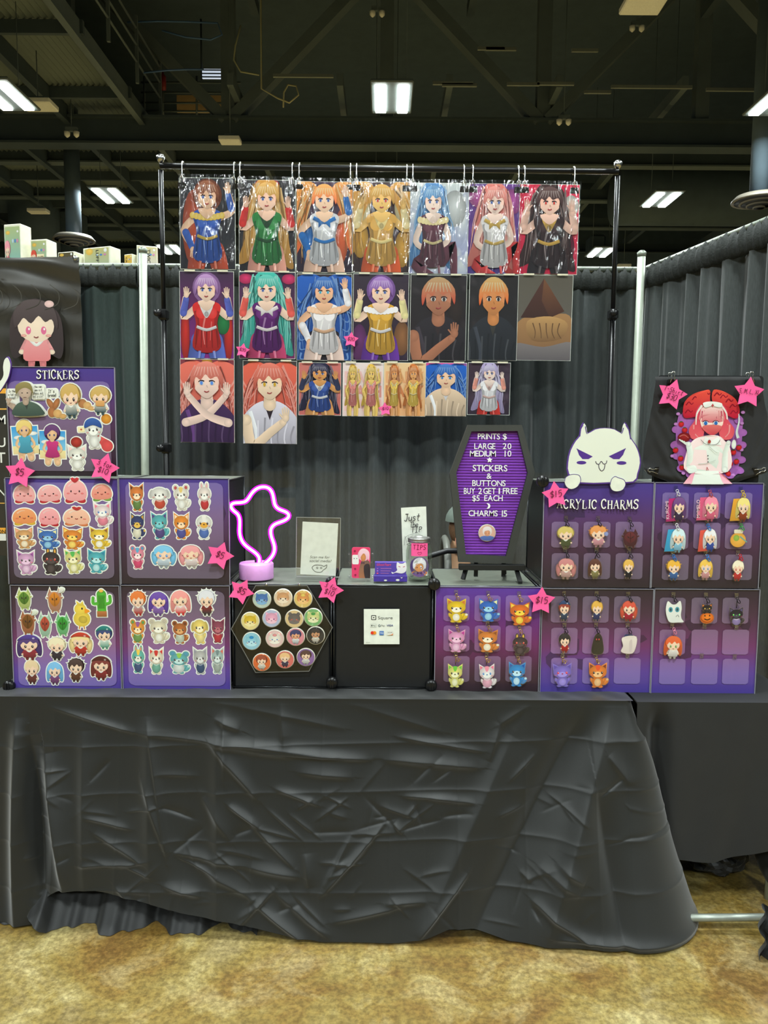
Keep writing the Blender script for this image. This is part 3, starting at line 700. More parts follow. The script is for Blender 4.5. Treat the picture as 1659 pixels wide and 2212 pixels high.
def curtain(name, label, a, b, top, m, seed, sub=None, wave=.05, nfold=None):
    a = Vector(a); b = Vector(b); L = (b - a).length; d = (b - a).normalized(); nrm = Vector((d.y, -d.x, 0))
    if nrm.y > 0: nrm = -nrm
    rn = np.random.RandomState(seed); nx, nz = int(L * 130), 36
    root = thing(name, label, 'curtain', (a + b) / 2)
    s = np.linspace(0, L, nx)
    nf = nfold or int(L * 9); ph = rn.rand(nf) * 6.28; 
    warp = np.cumsum(rn.rand(nx) * 1.6 + .2); warp = warp / warp[-1] * L * 44
    wx = np.convolve(warp, np.ones(9) / 9, 'same'); wx[:5] = warp[:5]; wx[-5:] = warp[-5:]
    amp = np.interp(s, np.linspace(0, L, nf), .25 + rn.rand(nf) * 1.0)
    amp2 = np.interp(s, np.linspace(0, L, max(3, nf // 3)), rn.rand(max(3, nf // 3)))
    vs = []; fs = []; org = (a + b) / 2
    for j in range(nz):
        t = j / (nz - 1); z = top - .09 - t * (top - .09 - .02)
        k = wave * (.45 + .75 * t)
        off = k * (amp * np.sin(wx * (1 - .04 * t)) + .55 * amp2 * np.sin(wx * .37 + t * 1.1) + .22 * np.sin(wx * 2.3 + 2 * t))
        for i in range(nx):
            p = a + d * s[i] + nrm * (off[i]); vs.append((p.x - org.x, p.y - org.y, z))
    for j in range(nz - 1):
        for i in range(nx - 1): q = j * nx + i; fs.append((q, q + 1, q + nx + 1, q + nx))
    root.location = (org.x, org.y, 0)
    mb = MB(); mb.add(vs, fs, None, True); mb.build('fabric', m, root)
    # gathered casing round the rod
    vs = []; fs = []; nr = 10
    for i in range(nx):
        g = .006 * math.sin(wx[i] * 3.1) + .004 * math.sin(wx[i] * 7.3 + 1)
        for k in range(nr):
            an = 2 * PI * k / nr; rx = (.026 + g); rz = .05 + g
            p = a + d * s[i] + nrm * (rx * math.cos(an) + .004); vs.append((p.x - org.x, p.y - org.y, top - .045 + rz * math.sin(an) + g))
    for i in range(nx - 1):
        for k in range(nr): k2 = (k + 1) % nr; fs.append((i * nr + k, i * nr + k2, (i + 1) * nr + k2, (i + 1) * nr + k))
    mb = MB(); mb.add(vs, fs, None, True); mb.build('gathered_casing', CASING, root)
    mb = MB(); mb.tube([(a.x - org.x, a.y - org.y, top + .012), (b.x - org.x, b.y - org.y, top + .012)], .013, 8); mb.build('rod', ROD, root)
    return root
TOPZ = P(900, 584, DRAPE_Y).z
xl, xr = P(303, 800, DRAPE_Y).x, P(1372, 700, DRAPE_Y).x
curtain('back_curtain', 'long sheer black curtain closing the back of the booth', (xl + .004, DRAPE_Y, 0), (xr - .004, DRAPE_Y, 0), TOPZ, FAB, 3)
curtain('back_curtain', 'dark green-black curtain at the left, beside the hung banner', (xl - 2.4, DRAPE_Y, 0), (xl - .004, DRAPE_Y, 0), TOPZ, FABL, 5, wave=.055)
wr = P(1659, 480, 3.0)
side_b = Vector((xr + .04 + (wr.x - xr) * 1.35, DRAPE_Y - (DRAPE_Y - 3.0) * 1.4, 0))
curtain('side_curtain', 'black curtain running forward along the right side of the booth', (xr + .04, DRAPE_Y - .04, 0), side_b, TOPZ, FAB, 11, wave=.042)
def pole(px, y, top, label, lean=0):
    p = P(px, 700, y); r = thing('curtain_pole', label, 'pole', (p.x, y - .03, 0), (0, lean, 0), 'pale curtain poles')
    mb = MB(); mb.tube([(0, 0, .01), (0, 0, top)], .019, 14); mb.build('tube', POLE, r)
    mb = MB(); mb.lathe([(.02, 0), (.022, .02), (.01, .03)], (0, 0, top), 12); mb.build('cap', ROD, r)
    mb = MB(); mb.box((0, 0, .008), (.4, .4, .012), None, .004); mb.build('base_plate', BLACKMET, r)
pole(303, DRAPE_Y - .07, TOPZ + .05, 'pale metal curtain pole left of the print rack', 0.012)
pole(1372, DRAPE_Y - .07, TOPZ + .05, 'pale metal curtain pole in the right corner behind the cat cut-out', .004)

# ================================================================= PRINT RACK
RK = []
def rack():
    r = thing('print_rack', 'black metal backdrop stand carrying the hanging prints', 'rack', (0, RACK_Y + .02, 0)); y = RACK_Y + .02
    aL, aR = P(346, 358, y), P(1336, 371, y)
    d = (aR - aL).normalized()
    mb = MB(); mb.tube([(aL.x, 0, aL.z), (aR.x, 0, aR.z)], .0135, 12); mb.build('crossbar', BLACKMET, r)
    for px, top, side in ((350, aL.z, 'l'), (1330, aR.z, 'r')):
        x = P(px, 500, y).x; zm = P(px, 680, y).z
        mb = MB(); mb.tube([(x, 0, zm), (x, 0, top - .02)], .011, 10); mb.build('upper_tube', BLACKMET, r)
        mb = MB(); mb.tube([(x, 0, .12), (x, 0, zm)], .014, 10); mb.build('lower_tube', BLACKMET, r)
        mb = MB(); mb.lathe([(.006, 0), (.016, .01), (.02, .03), (.008, .04)], (x, 0, top + .012), 12); mb.build('wing_nut', CHROME, r)
        for zz in (zm, P(px, 968, y).z):
            kb = MB(); kb.box((x, 0, zz), (.045, .045, .05), None, .008); kk = kb.build('clamp', BLACKCON, r)
            mb = MB(); mb.lathe([(.006, 0), (.006, .02), (.018, .025), (.018, .045), (.01, .05)], (0, 0, 0), 10, 'Y'); o = mb.build('clamp_knob', BLACKCON, kk, (x - .012, -.02, zz))
        for a in (.3, 2.4, 4.5):
            mb = MB(); mb.tube([(x, 0, .5), (x + .16 * math.cos(a) * 1.0, .1 * math.sin(a), .02)], .009, 8); mb.build('leg', BLACKMET, r)
    return aL, aR
aL, aR = rack()
def bar_z(x): return aL.z + (aR.z - aL.z) * (x - aL.x) / (aR.x - aL.x)

def fig_portrait(A, hair, skin, cloth, style='long', pose='hips', trim=WHITE, glove=None, eye=(70, 90, 160), legs=None, hair2=None, hat=None, x=0, face=True, k=1):
    hd = hair2 or shade(hair, .7); sd = shade(skin, .85); gl = glove or skin; leg = legs or cloth
    s0 = (A.ox, A.oz, A.sx, A.sz); A.map(s0[0] + x * s0[2], s0[1], s0[2] * k, s0[3])
    if style == 'long': A.poly([(-.16, .42), (.0, .47), (.17, .4), (.26, .15), (.3, -.12), (.36, -.34), (.2, -.28), (.1, 0), (-.12, 0), (-.2, -.24), (-.4, -.3), (-.3, -.06), (-.26, .18)], hair, hd)
    elif style == 'twin':
        for sg in (-1, 1): A.poly([(sg * .1, .4), (sg * .34, .46), (sg * .46, .25), (sg * .4, 0), (sg * .44, -.25), (sg * .3, -.1), (sg * .24, .15)], hair, hd)
    elif style == 'big':
        A.poly([(-.2, .46), (0, .42), (.2, .46), (.44, .38), (.46, .1), (.4, -.1), (.47, -.35), (.3, -.44), (.2, -.1), (-.2, -.1), (-.3, -.44), (-.47, -.35), (-.4, -.1), (-.46, .1), (-.44, .38)], hair, hd)
        for q in range(7): A.stroke([(-.44 + .02 * q, .3 - q * .1), (-.33, .18 - q * .09), (-.24, .24 - q * .1)], .03, .008, mixc(hair, WHITE, .35)); A.stroke([(.44 - .02 * q, .3 - q * .1), (.33, .18 - q * .09), (.24, .24 - q * .1)], .03, .008, mixc(hair, WHITE, .35))
    else: A.ell(0, .3, .2, .15, hair, hd)
    rs = random.Random(int(sum(hair) * 7 + sum(cloth) * 3)); lt = mixc(hair, WHITE, .38)
    if style in ('long', 'big', 'twin'):
        for q in range(26):
            sg = 1 if q % 2 else -1; a = rs.uniform(.04, .2); b = {'long': rs.uniform(.14, .32), 'big': rs.uniform(.2, .44), 'twin': rs.uniform(.26, .44)}[style]; e = rs.uniform(-.34, -.02)
            if style == 'twin': a = rs.uniform(.14, .3)
            A.stroke([(sg * a, rs.uniform(.34, .44)), (sg * (a * .4 + b * .6), rs.uniform(.14, .28)), (sg * b, (e + .2) / 2), (sg * (b + rs.uniform(-.05, .05)), e)], rs.uniform(.012, .03), .004, lt if q % 3 else shade(hair, .6), None)
    if pose == 'hips':
        for sg in (-1, 1): A.limb([(sg * .1, -.2), (sg * .17, -.38), (sg * .14, -.56)], .26, .2, leg, shade(leg, .75))
        A.limb([(-.17, .1), (-.33, -.02), (-.22, -.16)], .1, .075, skin, sd); A.limb([(-.3, -.04), (-.22, -.17)], .1, .085, gl, shade(gl, .8)); A.hand_(-.205, -.2, -1, skin)
        A.limb([(.17, .1), (.34, .16), (.3, .3)], .1, .075, skin, sd); A.limb([(.33, .18), (.29, .30)], .095, .08, gl, shade(gl, .8)); A.hand_(.285, .345, 1, skin)
    elif pose == 'both':
        for sg in (-1, 1): A.limb([(sg * .1, -.2), (sg * .16, -.4), (sg * .12, -.56)], .25, .19, leg, shade(leg, .75)); A.limb([(sg * .17, .1), (sg * .33, .02), (sg * .3, .2)], .1, .08, skin, sd); A.limb([(sg * .33, .06), (sg * .29, .19)], .1, .085, gl, shade(gl, .8)); A.hand_(sg * .285, .235, 1, skin)
    elif pose == 'sit':
        A.limb([(-.05, -.2), (.15, -.26), (.3, -.1), (.34, -.4)], .2, .1, leg, shade(leg, .75)); A.limb([(-.05, -.22), (-.25, -.3), (.05, -.42)], .2, .12, leg, shade(leg, .7))
        A.limb([(-.16, .1), (-.26, -.08), (-.08, -.16)], .1, .08, skin, sd); A.limb([(.16, .1), (.24, -.06), (.06, -.14)], .1, .08, gl, shade(gl, .8)); A.hand_(-.04, -.17, -1, skin)
    if pose in ('hips', 'both', 'sit'):
        A.poly([(-.2, .12), (-.1, .17), (.1, .17), (.2, .12), (.15, -.04), (.2, -.26), (0, -.32), (-.2, -.26), (-.15, -.04)], cloth, shade(cloth, .7))
        for sg in (-1, 1):
            A.stroke([(sg * .16, .08), (sg * .125, -.05), (sg * .17, -.24)], .045, .05, shade(cloth, .62), shade(cloth, .75)); A.stroke([(sg * .1, -.3), (sg * .12, -.42), (sg * .1, -.54)], .035, .03, mixc(leg, WHITE, .4), leg)
            A.ell(sg * .075, .06, .075, .055, mixc(cloth, WHITE, .16), cloth)
        A.stroke([(-.02, .02), (-.05, -.1), (-.03, -.24)], .028, .012, mixc(cloth, WHITE, .4)); A.stroke([(.07, -.02), (.05, -.2)], .016, .008, mixc(cloth, WHITE, .3))
        for q in range(5): A.stroke([(-.14 + .07 * q, -.1), (-.16 + .08 * q, -.27)], .014, .006, shade(cloth, .55))
        kind = int(sum(cloth)) % 3
        if kind == 0:
            for q in range(9): A.ell(-.2 + .05 * q, .115 - .02 * math.sin(PI * q / 8), .04, .03, mixc(trim, WHITE, .3), trim)
        elif kind == 1: A.poly([(-.1, .17), (.1, .17), (.03, .03), (-.03, .03)], trim, shade(trim, .8)); A.ell(0, .05, .03, .025, shade(trim, .7))
        else: A.stroke([(-.15, .12), (0, .08), (.15, .12)], .05, .05, trim, shade(trim, .75)); A.poly([(0, .08), (-.08, .12), (-.08, .03)], trim, shade(trim, .7), False); A.poly([(0, .08), (.08, .12), (.08, .03)], trim, shade(trim, .7), False)
        A.stroke([(-.14, -.07), (0, -.1), (.14, -.07)], .04, .04, shade(trim, .9), shade(trim, .7))
        A.limb([(0, .2), (0, .15)], .085, .1, skin, sd); A.poly([(-.12, .17), (.12, .17), (0, .08)], skin, sd)
        hx, hz, hr, hv = 0, .285, .125, .105
    else:  # bust
        A.poly([(-.5, -.56), (-.46, -.2), (-.3, -.02), (-.1, .06), (.1, .06), (.3, -.02), (.46, -.2), (.5, -.56)], cloth, shade(cloth, .6))
        A.stroke([(-.3, -.05), (-.2, -.3), (-.24, -.55)], .06, .05, shade(cloth, 1.5)); A.poly([(-.1, .06), (.1, .06), (0, -.14)], trim, shade(trim, .8), False)
        for q in range(8): A.stroke([(-.4 + .11 * q, -.1 - .1 * abs(q - 3.5) / 3.5), (-.38 + .1 * q, -.34), (-.42 + .12 * q, -.52)], .03, .012, shade(cloth, .7) if q % 2 else mixc(cloth, WHITE, .14))
        A.limb([(0, .12), (0, .02)], .17, .19, skin, sd); hx, hz, hr, hv = 0, .24, .185, .155
        if pose == 'armbust': A.limb([(-.36, -.14), (-.26, -.4), (.02, -.26), (.2, -.16)], .17, .11, skin, sd); A.hand_(.24, -.11, 1, skin, .11)
        if pose == 'cross': A.limb([(-.32, -.18), (0, -.1), (.28, .1)], .13, .09, skin, sd); A.limb([(.32, -.18), (0, -.1), (-.28, .1)], .13, .09, skin, sd); A.hand_(-.3, .14, 1, skin, .1); A.hand_(.3, .14, 1, skin, .1)
    A.ell(hx, hz, hr, hv, skin, mixc(skin, (240, 150, 120), .25))
    A.poly([(hx - hr * .95, hz - hv * .35), (hx - hr * .6, hz - hv * .8), (hx, hz - hv * 1.12), (hx + hr * .6, hz - hv * .8), (hx + hr * .95, hz - hv * .35), (hx, hz)], skin, sd)
    A.poly([(hx - hr * 1.25, hz - hv * .5), (hx - hr * 1.3, hz + hv * .5), (hx - hr * .6, hz + hv * 1.25), (hx + hr * .4, hz + hv * 1.3), (hx + hr * 1.25, hz + hv * .6), (hx + hr * 1.25, hz - hv * .4), (hx + hr * .85, hz + hv * .35), (hx + hr * .3, hz + hv * .2), (hx - hr * .1, hz + hv * .5), (hx - hr * .5, hz + hv * .12), (hx - hr * .9, hz + hv * .3)], mixc(hair, WHITE, .2), hd, True, 3)
    for q in (-.9, -.7, -.45, -.2, .1, .35, .6, .85): A.stroke([(hx + q * hr * .8, hz + hv * 1.0), (hx + q * hr * 1.15, hz + hv * .4)], .02, .006, mixc(hair, WHITE, .45))
    if face:
        for sg in (-1, 1):
            A.ell(hx + sg * hr * .42, hz - hv * .08, hr * .2, hv * .13, WHITE, n=10); A.ell(hx + sg * hr * .42, hz - hv * .08, hr * .12, hv * .13, eye, eye, n=10)
            A.stroke([(hx + sg * hr * .2, hz + hv * .04), (hx + sg * hr * .45, hz + hv * .1), (hx + sg * hr * .68, hz)], .02, .01, (50, 30, 35))
        A.stroke([(hx - hr * .2, hz - hv * .62), (hx, hz - hv * .68), (hx + hr * .2, hz - hv * .6)], .018, .012, (170, 70, 70)); A.stroke([(hx, hz - hv * .22), (hx + hr * .08, hz - hv * .38)], .012, .012, sd)
    if hat: A.poly([(hx - hr * 1.5, hz + hv * .6), (hx - hr, hz + hv * 1.5), (hx + hr * .9, hz + hv * 1.6), (hx + hr * 1.5, hz + hv * .6), (hx, hz + hv * .95)], hat, shade(hat, .6))
    A.map(*s0)
T = dict
DK = (34, 32, 36)
PRINTS = [ # box px, bg top, bg bottom, portrait args, description, sleeve
 ((387, 384, 510, 583), (44, 43, 48), (34, 32, 38), T(hair=(160, 78, 40), skin=(250, 205, 170), cloth=(48, 92, 190), legs=(196, 78, 48), trim=(225, 190, 80), style='short', glove=(60, 100, 190)), 'brown-haired figure in blue dress on black', 1, [(-.25, -.05, .2, .42, (196, 84, 50))]),
 ((515, 388, 639, 588), (44, 40, 44), (30, 26, 30), T(hair=(240, 176, 78), skin=(250, 205, 180), cloth=(44, 140, 66), legs=(240, 170, 150), trim=(30, 80, 45), style='long', glove=(225, 50, 44), pose='both', hat=None), 'golden-haired figure in green with red gloves', 1, [(0, .44, .22, .08, (226, 44, 40))]),
 ((640, 392, 762, 590), (70, 36, 70), (40, 26, 44), T(hair=(248, 170, 70), skin=(250, 208, 176), cloth=(235, 235, 240), legs=(250, 205, 180), trim=(30, 120, 200), style='twin', glove=(30, 116, 200), hair2=(232, 100, 50)), 'orange-haired figure in blue and white with twin tails', 1, [(.3, -.1, .12, .3, (236, 104, 50)), (-.28, -.2, .1, .25, (30, 116, 200))]),
 ((762, 392, 886, 590), (66, 34, 34), (46, 24, 26), T(hair=(236, 170, 60), skin=(244, 196, 110), cloth=(236, 180, 80), legs=(230, 96, 40), trim=(250, 225, 150), style='twin', glove=(245, 225, 170), pose='both', eye=(200, 60, 40)), 'all-golden figure with big cream gloves', 1, [(-.34, .22, .15, .2, (240, 222, 170)), (.36, .24, .14, .2, (240, 222, 170)), (-.36, -.14, .14, .2, (226, 170, 60)), (.36, -.24, .13, .2, (222, 166, 58))]),
 ((886, 395, 1010, 593), (218, 226, 226), (150, 156, 206), T(hair=(96, 160, 224), skin=(252, 225, 210), cloth=(104, 46, 66), legs=(110, 54, 72), trim=(240, 220, 160), style='long', pose='sit', x=-.08, k=.85), 'blue-haired seated figure on a pale sky', 1, [(.26, .22, .2, .2, (226, 230, 230)), (-.3, -.25, .14, .2, (90, 140, 220))]),
 ((1013, 396, 1123, 593), (116, 60, 150), (70, 50, 130), T(hair=(250, 142, 130), skin=(252, 220, 205), cloth=(240, 235, 235), legs=(222, 60, 60), trim=(230, 190, 90), style='long', pose='sit'), 'pink-haired figure in white and red on violet blossom', 1, [(-.3, .35, .2, .12, (200, 90, 170)), (.32, .3, .2, .14, (190, 80, 170)), (.3, -.3, .18, .2, (222, 66, 60))]),
 ((1123, 398, 1247, 594), (236, 30, 78), (206, 30, 70), T(hair=(70, 36, 36), skin=(252, 205, 185), cloth=(56, 32, 36), legs=(40, 26, 30), trim=(214, 170, 80), style='long', pose='both', eye=(200, 60, 50)), 'dark-haired figure in black on crimson', 1, [(.36, .26, .13, .12, (245, 238, 228)), (0, .43, .2, .07, (58, 34, 34)), (.3, -.2, .14, .2, (120, 30, 60))]),
 ((387, 586, 507, 776), (62, 40, 66), (130, 40, 128), T(hair=(186, 130, 200), skin=(250, 215, 190), cloth=(220, 44, 40), legs=(94, 112, 196), trim=(245, 240, 240), style='short', glove=(90, 100, 190), pose='both'), 'lilac-haired figure in red with blue legs', 0, [(-.4, -.22, .08, .3, (206, 48, 40)), (.4, -.22, .08, .3, (206, 48, 40)), (.3, -.1, .12, .12, (40, 130, 70))]),
 ((516, 588, 639, 776), (46, 36, 62), (120, 40, 96), T(hair=(72, 196, 178), skin=(250, 214, 190), cloth=(96, 30, 110), legs=(196, 66, 110), trim=(245, 235, 235), style='long', glove=(236, 96, 84), pose='both'), 'teal-haired figure in purple with coral gloves', 0, [(-.38, .42, .12, .06, (220, 50, 110)), (.38, .42, .12, .06, (220, 50, 110)), (.3, -.38, .14, .06, (60, 180, 160))]),
 ((641, 592, 760, 780), (54, 40, 56), (34, 26, 36), T(hair=(36, 96, 190), skin=(244, 190, 150), cloth=(246, 240, 240), legs=(244, 214, 200), trim=(240, 190, 150), style='big', glove=(245, 242, 245), pose='hips', eye=(60, 160, 190)), 'blue-maned figure with fluffy white cuffs', 0, [(-.3, -.38, .14, .12, (200, 180, 220))]),
 ((763, 592, 882, 780), (50, 36, 50), (44, 26, 50), T(hair=(162, 108, 200), skin=(250, 212, 184), cloth=(232, 176, 60), legs=(108, 52, 160), trim=(246, 240, 240), style='short', glove=(240, 226, 160), pose='both'), 'violet-haired figure in yellow with purple legs', 0, [(-.38, -.3, .14, .22, (110, 50, 110)), (.38, -.24, .14, .2, (150, 100, 60))]),
 ((887, 594, 1006, 780), (32, 26, 28), (40, 28, 32), T(hair=(176, 140, 84), skin=(180, 118, 88), cloth=(44, 38, 44), trim=(60, 44, 46), style='short', pose='armbust', hair2=(196, 70, 50), eye=(60, 50, 50)), 'tan-haired man in a black shirt on black', 0, [(.3, .1, .14, .16, (50, 36, 32))]),
 ((1014, 594, 1116, 780), (34, 28, 28), (36, 36, 40), T(hair=(200, 160, 84), skin=(216, 140, 80), cloth=(44, 46, 52), trim=(70, 66, 60), style='short', pose='bust', hair2=(228, 100, 40), eye=(40, 30, 30)), 'fair-haired man in a dark coat, orange light', 0, []),
 ((1117, 594, 1233, 780), (92, 86, 74), (104, 98, 92), None, 'brown mountain over tan hills', 0, []),
 ((388, 776, 508, 957), (140, 60, 70), (60, 40, 70), T(hair=(244, 120, 100), skin=(252, 218, 200), cloth=(76, 48, 92), trim=(240, 236, 240), style='big', pose='cross', eye=(90, 140, 220)), 'figure with huge coral curls and crossed arms', 0, [(0, .46, .1, .05, (226, 160, 50))]),
 ((524, 779, 642, 960), (70, 62, 60), (60, 50, 90), T(hair=(242, 108, 84), skin=(250, 220, 186), cloth=(236, 230, 240), trim=(52, 36, 44), style='big', pose='armbust', eye=(206, 160, 40)), 'coral-haired figure with chin on hand', 0, [(-.3, .4, .14, .1, (236, 128, 40)), (.3, .4, .14, .1, (236, 128, 40)), (.42, .1, .1, .3, (66, 70, 180)), (-.44, .1, .1, .2, (66, 70, 180))]),
 ((645, 783, 737, 898), (214, 122, 112), (206, 112, 104), T(hair=(44, 40, 70), skin=(226, 160, 92), cloth=(54, 84, 160), trim=(240, 240, 240), style='long', pose='both', glove=(50, 54, 84), legs=(226, 160, 92)), 'dark-haired tan figure in blue on salmon', 0, []),
 ((740, 783, 828, 900), (246, 228, 222), (242, 214, 206), 'pair', 'two yellow figures on pale pink', 0, [(240, 196, 80), (236, 140, 130), (246, 170, 160), 'PEACH']),
 ((829, 783, 919, 900), (248, 214, 160), (244, 186, 130), 'pair', 'two orange figures on pale orange', 0, [(226, 130, 60), (246, 206, 90), (240, 150, 90), 'DAISY']),
 ((919, 783, 1007, 900), (236, 80, 160), (30, 110, 190), T(hair=(36, 104, 204), skin=(250, 208, 170), cloth=(244, 214, 180), trim=(250, 245, 245), style='big', pose='bust', eye=(50, 120, 190)), 'blue-maned winking figure close up', 0, [(-.3, -.05, .15, .12, (244, 240, 244)), (.2, -.3, .16, .13, (240, 236, 242))]),
 ((1011, 783, 1101, 897), (66, 48, 62), (52, 40, 52), T(hair=(196, 180, 222), skin=(250, 225, 210), cloth=(244, 240, 240), legs=(210, 54, 44), trim=(240, 200, 190), style='long', pose='both', glove=(240, 160, 140), k=.8), 'lilac-haired figure in red skirt on dark ground', 0, [(0, -.2, .28, .14, (214, 56, 44))]),
]
ROWN = ['top row'] * 7 + ['middle row'] * 7 + ['bottom row'] * 7
COLN = ['first', 'second', 'third', 'fourth', 'fifth', 'sixth', 'seventh']
def prints():
    for i, (bx, c1, c2, pa, desc, slv, deco) in enumerate(PRINTS):
        x0, y0, x1, y1 = bx; a = P(x0, y0, RACK_Y); b = P(x1, y1, RACK_Y); c = P((x0 + x1) / 2, (y0 + y1) / 2, RACK_Y)
        w, h = b.x - a.x, a.z - b.z
        y = RACK_Y - (.004 if ROWN[i] == 'middle row' else 0) + (.003 * (i % 2))
        kind = 'large' if i < 16 else 'small'
        r = thing('art_print', f'{kind} art print: {desc}, {COLN[i % 7]} in {ROWN[i]}', 'art print', (c.x, y, c.z), (0, math.radians(.35), 0), 'art prints on the black rack')
        mb = MB(); mb.box((0, .001, 0), (w, .0016, h)); mb.build('paper', PAPER, r)
        A = Art(0, 0, w, h, 0, clip=(-w / 2 + .002, -h / 2 + .002, w / 2 - .002, h / 2 - .002))
        A.rect(-.5, -.5, .5, .5, c1, c2)
        if pa == 'pair':
            hc, dc, bgc, word = deco
            for k in range(3): A.text(word, 0, -.05 - .26 * (k - 1) - .08, h * .2, shade(bgc, .93) if k == 1 else mixc(bgc, c1, .5), bold=.04, width=w * .9)
            for dx, kk in ((-.25, .5), (.2, .6)): fig_portrait(A, hc, mixc(hc, (255, 225, 160), .45), dc, 'long', 'hips', mixc(dc, WHITE, .5), legs=mixc(hc, (255, 225, 160), .4), x=dx, k=kk, eye=(120, 70, 40))
        elif pa is None:
            A.poly([(-.5, -.1), (-.25, .02), (0, -.05), (.25, .05), (.5, -.02), (.5, -.5), (-.5, -.5)], (172, 128, 82), (120, 88, 60))
            A.poly([(-.42, .0), (-.02, .46), (.36, .08), (.1, .0)], (84, 50, 40), (62, 38, 32), False); A.poly([(-.02, .46), (.36, .08), (.1, .0), (-.05, .2)], (120, 78, 50), (70, 42, 34), False)
            A.poly([(-.3, -.04), (.1, .02), (.42, -.06), (.3, -.24), (-.2, -.26)], (196, 152, 96), (130, 96, 62)); A.poly([(-.5, -.3), (0, -.34), (.5, -.28), (.5, -.5), (-.5, -.5)], (130, 122, 120), (96, 90, 92))
            for k in range(5): A.stroke([(-.2 + k * .12, -.06), (-.15 + k * .1, -.16), (-.16 + k * .12, -.24)], .02, .01, (110, 78, 52))
        else:
            rb = random.Random(i)
            for q in range(10): A.ell(rb.uniform(-.5, .5), rb.uniform(-.5, .5), rb.uniform(.05, .2), rb.uniform(.04, .16), mixc(c1, (200, 190, 200), rb.uniform(.02, .14)), mixc(c1, c2, .5), rb.uniform(0, 3))
            for (dx, dz, rx, rz, cc) in deco: A.ell(dx, dz, rx, rz, cc, shade(cc, .7), n=22)
            pp = dict(pa); bust = pp.get('pose') in ('bust', 'armbust', 'cross'); A.map(0, -.05 * h, w * (1.22 if bust else 1.3), h * (1.16 if bust else 1.2)); fig_portrait(A, **pp)
        A.build('printed_art', r, INK_GLOSS, (0, -.0002, 0))
        mb = MB(); n = 10
        if slv:
            g = np.random.RandomState(i); vs = []; fs = []
            for jz in range(n + 1):
                for ix in range(n + 1): vs.append((-w / 2 - .002 + (w + .004) * ix / n, -.009 - g.rand() * .004, -h / 2 + (h + .012) * jz / n))
            for jz in range(n):
                for ix in range(n): q = jz * (n + 1) + ix; fs.append((q, q + 1, q + n + 2, q + n + 1))
            mb.add(vs, fs, None, True); mb.build('clear_sleeve', SLEEVE, r)
        else:
            mb.add([(-w / 2 - .002, -.009, -h / 2), (w / 2 + .002, -.009, -h / 2), (w / 2 + .002, -.009, h / 2), (-w / 2 - .002, -.009, h / 2)], [(0, 1, 2, 3)]); mb.build('clear_sleeve', SLEEVE_FLAT, r)
        # strips of pale tape joining it to the row above
        if i >= 7:
            for tx in (-.3, .3): mb = MB(); mb.box((tx * w, -.0105, h / 2), (.05, .0006, .008)); mb.build('tape', mat('pale_tape', (226, 220, 190), .6), r)
prints()
def hooks():
    proto = None
    for i, px in enumerate((393, 505, 518, 631, 646, 757, 770, 879, 892, 1003, 1022, 1121, 1134, 1242)):
        x = P(px, 375, RACK_Y).x; z = bar_z(x); top = P(px, 393, RACK_Y).z
        if proto is None:
            r = thing('binder_clip_hook', 'x', 'clip'); 
            pts = [(.0, .02 + .019 * math.cos(a), .019 * math.sin(a)) for a in np.linspace(-.6, PI + .2, 10)] + [(0, .0, -.03), (0, -.004, -.055), (0, .006, -.066)]
            mb = MB(); mb.tube(pts, .0032, 7); mb.build('hook', CHROME, r)
            mb = MB(); mb.tube([(-.006, -.002, -.09), (-.008, -.006, -.06), (.0, -.008, -.05), (.008, -.006, -.06), (.006, -.002, -.09)], .002, 6); mb.build('clip_handle', CHROME, r)
            mb = MB(); mb.add([(-.019, -.008, -.083), (.019, -.008, -.083), (.021, -.001, -.108), (-.021, -.001, -.108), (-.019, .008, -.083), (.019, .008, -.083), (.021, .003, -.108), (-.021, .003, -.108)], [(0, 1, 2, 3), (4, 5, 6, 7), (0, 1, 5, 4), (0, 3, 7, 4), (1, 2, 6, 5)]); mb.build('clip_jaw', BLACKCON, r)
            proto = r
        else: r = copy_tree(proto)
        r.location = (x, RACK_Y, z)
        tag(r, f'chrome hook and black clip at the {"left" if i % 2 == 0 else "right"} corner of the {COLN[i // 2]} top-row print', 'clip', 'hook clips along the rack bar')
hooks()

# ================================================================= TABLES AND CLOTHS
CLOTH = mat('black_table_cloth', (17, 19, 17), .46, noise=6, vary=.12, bump=(600, .06), sheen=.32, spec=.45)
SKIRT = mat('black_floor_skirt', (24, 25, 25), .6, noise=8, vary=.2, bump=(500, .1), sheen=.1)
def seg_ridge(X, Z, p, q, amp, w):
    """soft crease along p-q, sharper on its lower side"""
    p = np.array(p); q = np.array(q); d = q - p; L2 = (d ** 2).sum(); t = np.clip(((X - p[0]) * d[0] + (Z - p[1]) * d[1]) / L2, 0, 1)
    dx = X - (p[0] + t * d[0]); dz = Z - (p[1] + t * d[1]); dist = np.sqrt(dx * dx + dz * dz); sg = np.sign(dx * d[1] - dz * d[0])
    fall = np.where(sg > 0, np.exp(-(dist / (w * .45)) ** 1.5), np.exp(-(dist / w) ** 1.3))
    return amp * fall * np.sin(np.clip(t, .02, .98) * PI) ** .6
xl_t = P(-30, 1510, T_EDGE).x; xr_t = P(1368, 1510, T_EDGE).x
